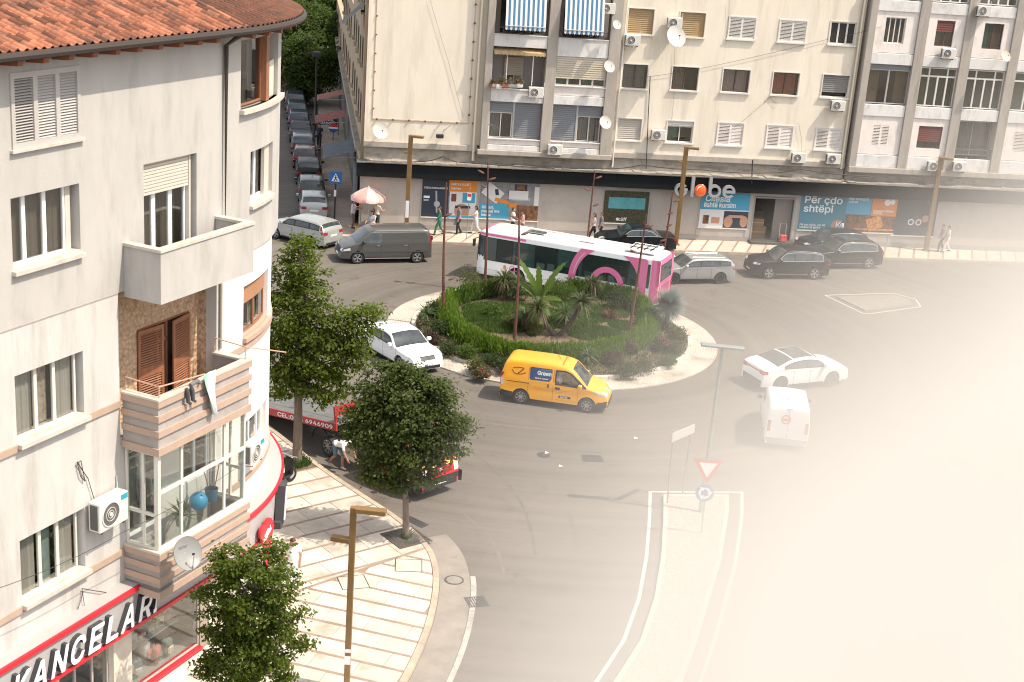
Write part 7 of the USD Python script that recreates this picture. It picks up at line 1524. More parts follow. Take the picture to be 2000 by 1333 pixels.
palm('palm', 'small palm before the pink ring of the bus', (1158, 590), [(1158, 553, .9)], PALM, 110, 1.0, .05, 62, .12); palm('palm', 'yellowish palm left of the banana plant', (992, 590), [(985, 548, 1), (1012, 556, .9)], PALM, 120, 1.05, .05, 63, .11)
palm('palm', 'short palm on the lawn left of the twin palm', (1026, 655), [(1026, 618, 1)], YUC, 90, .9, .05, 64, .1); palm('palm', 'low spreading palm right of the twin palm', (1118, 650), [(1105, 615, 1)], YUC, 90, .95, .05, 65, .1)
palm('yucca', 'silver blue globe shaped yucca at the right end of the island', (1299, 640), [(1306, 594)], BLUEY, 1500, 1.0, .03, 66, .13, .05, True, 'yucca', False)
palm('yucca', 'yellow green spiky yucca at the left edge of the island', (832, 632), [(833, 612)], YUC, 60, .7, .06, 67, 0, .2, False, 'yucca', False); palm('yucca', 'green spiky yucca behind the bonnet of the yellow van', (1150, 712), [(1150, 696)], YUC, 60, .75, .06, 68, 0, .35, False, 'yucca', False)
palm('cordyline', 'dark red star shaped cordyline right of the palms', (1190, 634), [(1190, 624)], REDC, 70, .75, .05, 69, 0, .08, False, 'cordyline', False)
# banana plant
BANL = leafmat('banana_leaf', [(.10, .155, .03), (.14, .20, .04), (.20, .25, .07)], .35, .4); p = at(1052, 640, .6); p[2] = float(mound(p[0], p[1])); t = Thing('banana_plant', 'banana plant with broad bright leaves rising in the middle of the island', 'banana plant', p)
q0 = up(p, 1053, 588); t.part('stem', MB().tube([p, (p + q0) / 2 + [.03, 0, 0], q0], [.14, .11, .08], 9), M('banana_stem', (.15, .17, .06), .6, var=.3, sc=4), world=True, smooth=50)
for k, (u, v, w, b) in enumerate(((1008, 488, .15, .3), (1110, 494, .15, -.25), (1052, 505, .17, .0), (1030, 520, .14, .5), (1018, 565, .17, .7), (1100, 575, .17, -.9), (1036, 612, .17, .9), (1075, 610, .18, -.4), (1000, 540, .16, .5), (1085, 535, .18, -.5))):
    q1 = up(p, u, v) + [0, b * .5 - .2, 0]; ax = q1 - q0; l = np.linalg.norm(ax); ax /= l; s = np.cross(ax, [0, -.6, .8]); s /= np.linalg.norm(s); n = np.cross(s, ax); V, F = [], []; m_ = 14
    for i in range(m_ + 1):
        f = i / m_; c = q0 + ax * l * f + np.array([0, 0, .25 * l * f * (1 - f) * 1.2 - .12 * f * f * l]); ww = w * max(.06, math.sin(math.pi * min(1, .12 + f * .88)) ** .6) * (0.25 if f < .12 else 1); j = .04 * (i % 2)
        V += [c - s * (ww - j) + n * .10 * ww, c, c + s * (ww - j) + n * .10 * ww]
    for i in range(m_):
        for e in (0, 1): a = 3 * i + e; F += [[a, a + 1, a + 4], [a, a + 4, a + 3]]
    t.part('leaf', (np.array(V), np.array(F)), BANL, world=True, smooth=True)
# lawn patches
rg = np.random.default_rng(70); V, F = [], []
for (u, v, r) in ((945, 632, 1.5), (985, 640, 1.2), (1010, 610, 1.2), (1180, 610, 1.3), (1120, 600, 1.2), (950, 605, 1.2), (1075, 625, 1.3), (1140, 625, 1.2), (1030, 640, 1.1), (1150, 655, 1.2), (1190, 660, 1.0), (1100, 640, .9), (1060, 640, .9), (1220, 640, .8), (930, 620, .9)):
    c = at(u, v, .5)[:2]
    for k in range(2600):
        a, q = rg.uniform(0, 6.28), r * math.sqrt(rg.uniform()); x, y = c[0] + q * math.cos(a), c[1] + q * math.sin(a); z = float(mound(x, y)); h = rg.uniform(.05, .2); b = len(V); dx, dy = rg.normal(0, .06, 2); an = rg.uniform(0, 3.14); w = .022
        V += [[x - w * math.cos(an), y - w * math.sin(an), z], [x + w * math.cos(an), y + w * math.sin(an), z], [x + dx, y + dy, z + h]]; F.append([b, b + 1, b + 2])
single('grass', (np.array(V), np.array(F)), leafmat('lawn_blades', [(.06, .10, .02), (.10, .145, .03), (.15, .17, .05), (.24, .20, .09)], .3), 'rough grass on the mound of the roundabout', 'grass', kind='stuff')
V, F = [], []
for k in range(9000):
    a, q = rg.uniform(0, 6.28), R0 * math.sqrt(rg.uniform(.55, .99)); x, y = RC[0] + q * math.cos(a), RC[1] + q * math.sin(a); z = float(mound(x, y)); h = rg.uniform(.04, .22); b = len(V); dx, dy = rg.normal(0, .08, 2); w = .03; an = rg.uniform(0, 3.14)
    V += [[x - w * math.cos(an), y - w * math.sin(an), z], [x + w * math.cos(an), y + w * math.sin(an), z], [x + dx, y + dy, z + h]]; F.append([b, b + 1, b + 2])
single('ground_cover', (np.array(V), np.array(F)), leafmat('cover_blades', [(.05, .07, .02), (.09, .10, .03), (.15, .11, .05), (.07, .11, .03)], .25), 'sparse weeds on the bare soil round the hedges of the roundabout', 'ground cover', kind='stuff')
# trees along the side street
FARL = leafmat('street_leaves', [(.06, .09, .016), (.09, .125, .022), (.12, .16, .03), (.17, .21, .045)], .4)
for k, (u, v, blobs, top, lb) in enumerate(((600, 205, [(600, 150, 45), (575, 125, 40), (630, 140, 38), (605, 105, 50), (585, 160, 30), (640, 120, 30)], (602, 90), 'leafy tree nearest in the side street, over the parked row'), (592, 165, [(590, 80, 50), (630, 85, 45), (600, 45, 52), (645, 55, 35), (560, 70, 40)], (600, 30), 'second leafy tree along the side street'), (580, 130, [(575, 30, 50), (620, 20, 55), (650, 20, 40), (600, -10, 55), (555, 20, 40)], (590, -30), 'third leafy tree along the side street'), (625, 138, [(640, 70, 40), (655, 30, 40), (630, 30, 40), (650, -5, 45)], (640, -20), 'tree against the tan side wall at the end of the street'), (570, 100, [(570, -20, 60), (620, -30, 60), (660, -25, 50), (540, 0, 45)], (590, -60), 'farthest tree of the side street, filling the top of the gap'))):
    b = at(u, v); tree('avenue_tree', lb, 'tree', b, blobs, top, FARL, 200 + k, .2, .30, 330, 34, .5, .4)
# ------------------------------------------------------------------ street furniture
GOLD = M('golden_post', (.22, .13, .048), .5, metal=.25, var=.1, sc=4, dirt=(.16, .09, .03), dsc=2); GALV = M('galvanised', (.25, .27, .26), .5, metal=.4, var=.08, sc=4); RUSTP = M('rusty_pole', (.10, .035, .022), .7, var=.3, sc=5)
def place_up(px, z=ZP): return at(*px, z)
# golden posts with two flat arms
def gold_post(label, foot, topz, arms, rz, w=.2):
    p = at(*foot, ZP); t = Thing('lamp_post', label, 'lamp post', p, rz, 'golden lamp posts'); t.part('post', MB().rbox(-w/2, w/2, -w/2, w/2, 0, topz, .012), GOLD)
    for (a, z, l, wd) in arms:
        R = rotz(math.radians(a)); t.part('arm', MB().rbox(w * .3, l, -wd/2, wd/2, z - .13, z - .003, .012, R), GOLD); t.part('lamp_glass', MB().box(w, l - .06, -wd/2 + .03, wd/2 - .03, z - .136, z - .131, R), M('lamp_lens', (.5, .5, .46), .3))
    t.part('base_plate', MB().rbox(-w * .9, w * .9, -w * .9, w * .9, 0, .03, .005), GOLD); return t
foot = at(677, 1345, ZP); topz = float(up(foot, 688, 990)[2] - ZP)
a1 = float(up(foot, 690, 1052)[2] - ZP)
t = gold_post('golden square lamp post in the near pavement, nearest the camera', (677, 1345), topz, [(-4, topz, .82, .24), (170, a1, .55, .2)], 0, .155)
t.part('sticker', MB().box(-.081, .081, -.083, -.0785, .75, 1.0).box(-.081, .081, -.083, -.0785, 1.1, 1.2), PTX)
for lb, foot_, tp, arms in (('golden lamp post before the blank end of the shop front', (793, 464), (804, 264), [(-10, 0, .75, .3), (190, -.95, .35, .22)]), ('golden lamp post before the shop name', (1320, 478), (1344, 287), [(-5, 0, .75, .3), (185, -.85, .4, .22)]), ('golden lamp post before the right block, the haziest of the four', (1808, 490), (1829, 306), [(-20, 0, .75, .3), (170, -.8, .4, .22)])):
    f = at(*foot_, ZP); tz_ = float(up(f, *tp)[2] - ZP); t = gold_post(lb, foot_, tz_, [(a, tz_ + z, l, w) for a, z, l, w in arms], 0, .25)
    if tp[0] == 804: t.part('notice', MB().box(-.1, .1, -.131, -.127, 1.2, 2.2), PTX)
# rusty reed poles with small leaf lamps
for k, (lb, foot_, tp, lv) in enumerate((('rusty reed pole at the left end of the island', (866, 628), (872, 357), [(870, 420, 1), (877, 545, 1)]), ('rusty reed pole before the front of the bus', (947, 560), (953, 318), [(945, 337, -1), (950, 365, -1), (956, 350, 1)]), ('rusty reed pole at the front of the island left of the van', (1003, 690), (1014, 405), [(1012, 427, -1), (1019, 457, 1)]), ('rusty reed pole before the couple on the far pavement', (1142, 548), (1162, 335), [(1164, 347, 1), (1152, 371, -1), (1159, 401, 1)]), ('rusty reed pole at the front right of the island', (1224, 680), (1262, 420), [(1262, 443, 1), (1244, 493, -1)]), ('rusty reed pole before the pink rear of the bus', (1282, 557), (1314, 376), [(1316, 393, 1), (1305, 417, 1), (1302, 441, 1), (1290, 470, 1)]))):
    p = at(*foot_, .3); p[2] = float(mound(p[0], p[1])) - .05 if np.hypot(*(p[:2] - RC)) < R0 else 0.0; q = up(p, *tp); t = Thing('reed_lamp', lb, 'lamp pole', p, 0, 'rusty reed poles on the island')
    mid = (p + q) / 2 + [(-.06, .05, .08, -.05, .04, .06)[k], 0, 0]; t.part('pole', MB().tube(smooth_path([p, mid, q], 8), np.linspace(.085, .03, 17), 7), RUSTP, world=True, smooth=50)
    for (u, v, sg) in lv:
        c = up(p, u, v); m = trimesh.creation.icosphere(2, 1.0); V = np.array(m.vertices) * [.20, .12, .05] @ rotz(.4 * sg).T @ roty(-.35 * sg).T + c + [.14 * sg, -.02, .02]; t.part('leaf_lamp', (V, m.faces), RUSTP, world=True, smooth=True)
        t.part('stalk', MB().tube([c - [.02 * sg, 0, .06], c + [.1 * sg, 0, .01]], .018, 5), RUSTP, world=True)
# guy wire across the island
a = at(1012, 600, .2); b = at(1005, 612, 1.2)
# grey T lamp
p = at(1368, 1000, .1); q = up(p, 1411, 680); t = Thing('lamp_post', 'grey lamp post with one long flat head over the road at the right', 'lamp post', p)
t.part('post', MB().tube([p, p * .72 + q * .28, q], [.085, .075, .05], 8), GALV, world=True, smooth=50); e0, e1 = up(p, 1369, 673), up(p, 1454, 682); dv = (e1 - e0) / np.linalg.norm(e1 - e0); side_ = np.array([-dv[1], dv[0], 0]); Rm = np.array([dv, side_, np.cross(dv, side_)]).T
t.part('head', MB().rbox(-np.linalg.norm(e1 - e0) / 2, np.linalg.norm(e1 - e0) / 2, -.13, .13, -.04, .045, .015, Rm, (e0 + e1) / 2), GALV, world=True)
# two post sign seen edge on
p, q = at(1303, 984, .1), at(1333, 966, .1); tp, tq = up(p, 1316, 842), up(q, 1352, 829); t = Thing('direction_sign', 'long narrow direction sign on two thin posts, seen from behind on the pebble island', 'sign', (p + q) / 2)
t.part('post', MB().tube([p, tp], .032, 7), GALV, world=True); t.part('post', MB().tube([q, tq], .032, 7), GALV, world=True)
dv = tq - tp; dv[2] = 0; l = np.linalg.norm(dv); dv /= l; nv = np.array([dv[1], -dv[0], 0]); Rm = np.array([dv, -nv, [0, 0, 1]]).T; zt_ = min(tp[2], tq[2])
t.part('panel', MB().rbox(-.12, l + .12, -.05, -.02, -.34, .0, .005, Rm, [tp[0], tp[1], zt_]), M('sign_back', (.42, .40, .37), .5), world=True)
t.part('panel_rib', MB().box(-.1, l + .1, -.019, .0, -.1, -.08, Rm, [tp[0], tp[1], zt_]).box(-.1, l + .1, -.019, .0, -.28, -.26, Rm, [tp[0], tp[1], zt_]), GALV, world=True)
# give way and roundabout signs on one post
p = at(1370, 1042, .1); t = Thing('traffic_sign', 'give way triangle above a blue round arrow sign on one post', 'traffic sign', p, 0); ct, cc = up(p, 1382, 915) - p, up(p, 1376, 962) - p
rx = ct[0] * .9; t.part('post', MB().tube([(0, 0, 0), (ct[0], 0, ct[2] + .3)], .03, 7), GALV)
def face(z, x, poly, mat, y0=-.06, y1=-.05): return MB().wall(affinity.translate(poly, x, z), y0, y1), mat
tri = Polygon([(-.45, .30), (.45, .30), (0, -.48)]); SRD = M('sign_red_band', (.55, .04, .04), .4); SBL = M('sign_blue', (.02, .13, .38), .4)
t.part('triangle', *face(ct[2], ct[0], tri.buffer(.03), SRD)); t.part('triangle_face', *face(ct[2], ct[0], tri.buffer(-.085), PTX, -.064, -.061)); t.part('disc', *face(cc[2], cc[0], Point(0, 0).buffer(.31), SBL))
for k in range(3):
    ar = Polygon([(r * math.cos(a), r * math.sin(a)) for r, a in [(.20, x) for x in np.linspace(.25, 1.5, 8)] + [(.13, x) for x in np.linspace(1.5, .25, 8)]]).union(Polygon([(.09, .02), (.27, .07), (.16, -.10)])); t.part('arrow', *face(cc[2], cc[0], affinity.rotate(ar, 120 * k, origin=(0, 0)), PTX, -.064, -.061))
# pedestrian crossing sign at the mouth of the side street
p = at(653, 430, ZP); tp = up(p, 656, 336) - p; t = Thing('crossing_sign', 'blue square pedestrian crossing sign on a black post', 'traffic sign', p, 0); t.part('post', MB().tube([(0, 0, 0), tp], .05, 7), BLACKP)
c = up(p, 656, 347) - p; sz = .36; t.part('plate', MB().box(c[0] - sz, c[0] + sz, -.08, -.05, c[2] - sz, c[2] + sz), SBL); t.part('triangle_face', MB().wall(affinity.translate(Polygon([(-.26, -.22), (.26, -.22), (0, .27)]), c[0], c[2]), -.084, -.081), PTX)
t.part('figure', MB().wall(affinity.translate(LineString([(0, .08), (0, -.05), (-.08, -.18)]).buffer(.028).union(LineString([(0, -.05), (.09, -.16)]).buffer(.028)).union(LineString([(-.07, .0), (.08, .02)]).buffer(.02)).union(Point(0, .14).buffer(.035)), c[0], c[2]), -.088, -.085), BLACKP); t.part('notice', MB().box(-.07, .07, -.06, -.052, 1.45, 1.85), PTX)
# thin white pole with a small red and white board on the far pavement
p = at(911, 467, ZP); tp = up(p, 918, 366) - p; t = Thing('flag_pole', 'thin pole with a small red and white board on the far pavement', 'pole', p); t.part('pole', MB().tube([(0, 0, 0), tp], .025, 6), GALV); c = tp * .82; t.part('board', MB().box(c[0] - .12, c[0] + .12, -.04, -.02, c[2] - .22, c[2] + .22), PTX); t.part('red_band', MB().box(c[0] - .1, c[0] + .1, -.045, -.041, c[2], c[2] + .18), SRD)
# tall black street lamp and boards along the side street
p = at(616, 268, ZP); tp = up(p, 618, 112) - p; t = Thing('street_lamp', 'tall black street lamp on the pavement of the side street', 'lamp post', p); t.part('post', MB().tube([(0, 0, 0), tp], [.09, .06], 7), BLACKP); t.part('lantern', MB().rbox(tp[0] - .3, tp[0] + .3, -.25, .25, tp[2], tp[2] + .4, .05), BLACKP)
p = at(640, 262, ZP); c = up(p, 641, 237) - p; t = Thing('shop_board', 'black hanging shop board with two lines of white lettering in the side street', 'sign', p); t.part('board', MB().rbox(c[0] - .75, c[0] + .75, -.1, 0, c[2] - .3, c[2] + .3, .02), BLACKP); t.part('lettering', MB().text('IPLL', .2, .006, FRONT, (c[0] - .5, -.101, c[2] + .03), True, 1.0).text('CADORE', .2, .006, FRONT, (c[0] - .6, -.101, c[2] - .24), True, 1.2), PTX); t.part('bracket', MB().tube([(c[0] - .8, 0, c[2] + .34), (c[0] + 1.2, .2, c[2] + .34)], .025, 5), BLACKP); t.part('post', MB().tube([(c[0] + .8, .05, 0), (c[0] + .8, .05, c[2] + .4)], .03, 5), BLACKP)
p = at(651, 275, ZP); c = up(p, 651, 250) - p; t = Thing('round_board', 'round red, white and blue drink board in the side street', 'sign', p); R90 = np.array([[1, 0, 0], [0, 0, -1], [0, 1, 0.0]])
ci = Point(0, 0).buffer(.36); 
for nm, g_, mt in (('red_half', ci.intersection(sbox(-1, .07, 1, 1)), SRD), ('white_band', ci.intersection(sbox(-1, -.07, 1, .07)), PTX), ('blue_half', ci.intersection(sbox(-1, -1, 1, -.07)), SBL)): t.part(nm, MB().wall(affinity.translate(g_, c[0], c[2]), -.06, 0), mt)
t.part('post', MB().tube([(c[0], .03, 0), (c[0], .03, c[2])], .03, 5), BLACKP)
# awnings over the street pavement
for k, (a, b, z, w, cl, lb) in enumerate(((21.5, 1.3, 2.7, 3.2, (.26, .09, .075), 'faded red awning over the pavement of the side street'), (31, 1.1, 2.8, 2.6, (.30, .13, .10), 'second faded red awning, farther up the side street'), (9.0, .9, 2.8, 4.5, (.13, .15, .17), 'blue grey awning of the first shop in the side street'))):
    q = S2(a, b); t = Thing('awning', lb, 'awning', (q[0], q[1], z), sl); m = MB(); n = 8
    for i in range(n): x = -w / 2 + w * i / n; m.add([[x, 1.1, .0], [x + w / n, 1.1, .0], [x + w / n, -1.0, .55], [x, -1.0, .55], [x, 1.1, -.2], [x + w / n / 2, 1.1, -.26], [x + w / n, 1.1, -.2]], [[0, 1, 2], [0, 2, 3], [4, 5, 6], [4, 6, 1], [4, 1, 0]])
    t.part('cloth', m, M(f'awning_cloth_{k}', cl, .9, var=.2, sc=2)); t.part('arm', MB().tube([(-w / 2 + .1, -1, .1), (-w / 2 + .1, 1.1, .0)], .025, 5).tube([(w / 2 - .1, -1, .1), (w / 2 - .1, 1.1, .0)], .025, 5), ALU)
q = S2(2.2, .5); t = Thing('corrugated_screen', 'blue grey corrugated screen at the street corner of the shop', 'screen', (q[0], q[1], ZP), sl); m = MB()
for i in range(22): m.box(-1.5 + i * .14, -1.43 + i * .14, -.3, -.26, 0, 3.2).box(-1.43 + i * .14, -1.36 + i * .14, -.27, -.23, 0, 3.2)
t.part('sheet', m, M('screen_blue_grey', (.16, .19, .21), .6))
# parasol of the street stall, its crates and tub
p = at(719, 455, ZP); top = up(p, 720, 366) - p; zt_ = float(top[2]); UMB = M('parasol_pink', (.56, .30, .26), .8, var=.12, sc=3); UMB2 = M('parasol_pale', (.62, .42, .38), .8, var=.12, sc=3)
t = Thing('parasol', 'faded pink parasol of the street stall at the corner', 'parasol', p); t.part('pole', MB().tube([(0, 0, 0), (top[0], 0, zt_)], .025, 6), ALU); n = 8; r = 1.02
for k in range(n):
    V, F = [], []
    for i in range(5):
        f = i / 4
        for j in range(4): a = (k + j / 3) * 2 * math.pi / n; rr = r * f * (1 - .05 * math.sin(math.pi * j / 3)); V.append((top[0] + rr * math.cos(a), rr * math.sin(a), zt_ - .55 * f ** 1.5))
    for j in range(4): a = (k + j / 3) * 2 * math.pi / n; V.append((top[0] + r * .985 * math.cos(a), r * .985 * math.sin(a), zt_ - .55 - .18 - .04 * (j in (1, 2))))
    for i in range(5):
        for j in range(3): b = i * 4 + j; F += [[b, b + 4, b + 5], [b, b + 5, b + 1]]
    t.part('panel', (np.array(V), np.array(F)), UMB if k % 2 else UMB2, smooth=50)
t.part('finial', MB().ball((top[0], 0, zt_ + .03), .05), UMB2)
for (u, v, z, lb, mt, s) in ((703, 456, ZP, 'yellow plastic crate on the pavement under the parasol', M('crate_yellow', (.55, .38, .10), .6), (.55, .4, .4)), (722, 458, ZP, 'black low box beside the yellow crate under the parasol', M('box_black', (.03, .03, .032), .6), (.5, .4, .35)), (713, 462, ZP, 'dark wooden crate in front of the stall', M('crate_wood', (.2, .12, .06), .8, var=.2, sc=6), (.45, .35, .28))):
    q = at(u, v, z); t = Thing('crate', lb, 'crate', q, 15); a, b, h = s; m = MB()
    for i in range(3): zz = h * i / 3; m.box(-a/2, a/2, -b/2, -b/2 + .02, zz + .01, zz + h / 3 - .02).box(-a/2, a/2, b/2 - .02, b/2, zz + .01, zz + h / 3 - .02).box(-a/2, -a/2 + .02, -b/2 + .021, b/2 - .021, zz + .01, zz + h / 3 - .02).box(a/2 - .02, a/2, -b/2 + .021, b/2 - .021, zz + .01, zz + h / 3 - .02)
    t.part('slats', m, mt); t.part('floor', MB().box(-a/2 + .02, a/2 - .02, -b/2 + .02, b/2 - .02, .01, .03), mt)
    for sx in (-1, 1):
        for sy in (-1, 1): t.part('corner_post', MB().box(sx * (a/2 - .045), sx * (a/2 - .021), sy * (b/2 - .045), sy * (b/2 - .021), 0, h), mt)
# red hand truck at the shop door and boxes inside
x, z = FF.px(1529, 462, -.5); t = Thing('hand_truck', 'hand truck with a red box standing on the shop door step', 'hand truck', FF.w(x, -.45, .3), FF.rot)
t.part('frame', MB().tube([(-.2, 0, .05), (-.2, .15, 1.1), (.2, .15, 1.1), (.2, 0, .05)], .02, 5).tube([(-.2, .05, .4), (.2, .05, .4)], .015, 5), ALU); t.part('wheel', MB().cyl((-.27, .08, .11), (-.22, .08, .11), .11, 14), RUBBER); t.part('wheel', MB().cyl((.22, .08, .11), (.27, .08, .11), .11, 14), RUBBER); t.part('load', MB().rbox(-.19, .19, -.3, -.02, .06, .45, .02), SRD)
for k, (x, y, zz, w, h, lb) in enumerate(((.8, 1.1, .2, .9, .7, 'tan carton stack just inside the shop doorway'), (.7, 1.0, .905, .7, .5, 'brown carton on top of the stack in the shop doorway'), (.95, 2.2, .2, .8, 1.4, 'tall dark shelf block deep in the shop doorway'))):
    t = Thing('carton', lb, 'carton', FF.w(d0_ := fp2(1470, 420, -.1)[0] + x, y, zz), FF.rot); t.part('box', MB().rbox(-w/2, w/2, -.3, .3, 0, h, .01), M(f'carton_{k}', ((.34, .2, .1), (.28, .16, .08), (.08, .06, .05))[k], .8)); t.part('tape', MB().box(-w/2 - .003, w/2 + .003, -.303, -.301, h * .45, h * .55), M('tape', (.45, .35, .22), .5))
# things on the near balconies
p = LF.w(-1.35, BD - .09, 8.44); t = Thing('laundry', 'pale green and white cloth hanging over the striped balcony rail', 'laundry', p, LF.rot); V, F = [], []
for i in range(13):
    for j in range(9):
        f, g = i / 12, j / 8; w = .48 * (1 - .72 * f ** 1.4); V.append((-.05 + (g - .5) * w + .22 * f ** 1.6, -.03 - .05 * math.sin(g * 9 + f * 3) * (.3 + f) - .02 * f, .22 - 1.15 * f))
for i in range(12):
    for j in range(8): a = i * 9 + j; F += [[a, a + 1, a + 10], [a, a + 10, a + 9]]
t.part('cloth', (np.array(V), np.array(F)), M('laundry_white', (.66, .70, .66), .9, var=.15, sc=5), smooth=True); t.part('hem', (np.array([v + np.array([0, -.008, 0]) for v in np.array(V)]), np.array([f for k, f in enumerate(F) if (k // 2) % 8 < 2])), M('laundry_mint', (.30, .47, .40), .9), smooth=True)
p = LF.w(-2.15, BD - .1, 8.42); t = Thing('laundry', 'dark grey socks hanging over the striped balcony rail', 'laundry', p, LF.rot)
for x in (-.08, .1): t.part('sock', MB().tube([(x, .04, .06), (x, -.01, -.05), (x + .01, -.02, -.28), (x + .05, -.08, -.33)], [.05, .055, .05, .03], 7), M('sock_grey', (.06, .058, .06), .95), smooth=50)
t.part('cuff', MB().tube([(.1, .05, .08), (.35, .05, .12), (.42, -.02, .05)], [.05, .06, .04], 7), M('sock_light', (.15, .145, .14), .95), smooth=50)
p = LF.w(-.75, -.35, 4.56); t = Thing('blue_ball', 'bright blue ball on the floor of the glazed balcony', 'ball', p); t.part('ball', MB().ball((0, 0, .24), .24, 3), M('ball_blue', (.03, .28, .50), .4), smooth=True); t.part('valve', MB().ball((.1, -.1, .45), .02), BLACKP)
p = LF.w(-1.7, -.55, 4.56); t = Thing('potted_plant', 'spiky green pot plant in the glazed balcony', 'plant', p); t.part('pot', MB().lathe([(.0, 0), (.13, 0), (.18, .3), (.16, .3), (.15, .27), (0, .27)], 16), M('pot_pale', (.5, .47, .42), .7)); V, F = rosette(np.array([0, 0, .28]), 40, .6, .05, np.random.default_rng(5), .1, False, 1.6); t.part('leaves', (V, F), YUC)
p = LF.w(-.15, -.3, 4.56); t = Thing('bucket', 'blue bucket with broom sticks in the corner of the glazed balcony', 'bucket', p); t.part('bucket', MB().lathe([(0, .01), (.13, .01), (.18, .36), (.165, .36), (.12, .03), (0, .03)], 16), M('bucket_blue', (.05, .16, .24), .5)); t.part('stick', MB().tube([(0, 0, .05), (-.25, -.1, 1.2)], .013, 5).tube([(.03, 0, .05), (.2, .05, 1.1)], .013, 5), BROWNF)
# scooter at the foot of the curved shop
p = at(548, 950, ZP); t = Thing('scooter', 'dark motor scooter parked against the curved shop front', 'scooter', p, 60)
for x in (-.5, .55): w = t.part('wheel', MB().lathe([(.15, -.06), (.24, -.05), (.26, 0), (.24, .05), (.15, .06)], 20, rotx(math.pi / 2), (x, 0, .26)), RUBBER, smooth=50); t.part('rim', MB().lathe([(.15, -.04), (.05, -.05), (0, -.05)], 14, rotx(math.pi / 2), (x, 0, .26)).lathe([(.15, .04), (.05, .05), (0, .05)], 14, rotx(math.pi / 2), (x, 0, .26)), RIM, parent=w)
t.part('body', MB().rbox(-.7, .0, -.14, .14, .38, .68, .1).rbox(-.05, .42, -.16, .16, .26, .36, .04).rbox(.36, .5, -.18, .18, .3, .95, .06), paint('black', (.01, .01, .012))); t.part('seat', MB().rbox(-.65, .0, -.13, .13, .69, .80, .05), TRIM); t.part('handlebar', MB().tube([(.42, -.34, 1.02), (.46, 0, .98), (.42, .34, 1.02)], .02, 6).tube([(.55, 0, .26), (.44, 0, 1.0)], .03, 6), ALU); t.part('headlamp', MB().ball((.53, 0, .9), .07), HEADL)
# litter and small marks on the road
for k, (u, v) in enumerate(((1068, 886), (1242, 857), (1095, 912))):
    q = at(u, v, .004); single('litter', MB().add([[q[0] + x, q[1] + y, .012 + z] for x, y, z in ((-.08, -.05, 0), (.07, -.06, .03), (.08, .05, .0), (-.05, .06, .05))], [[0, 1, 2], [0, 2, 3]]), M('litter_white', (.66, .64, .6), .8), ['scrap of paper beside the round manhole in the road', 'scrap of paper in the road right of the yellow van', 'scrap of paper between the two covers in the road', 'scrap of paper on the road below the slotted drain grate', 'scrap of paper beside the painted island line', 'scrap of paper on the far road before the black cars'][k], 'litter')
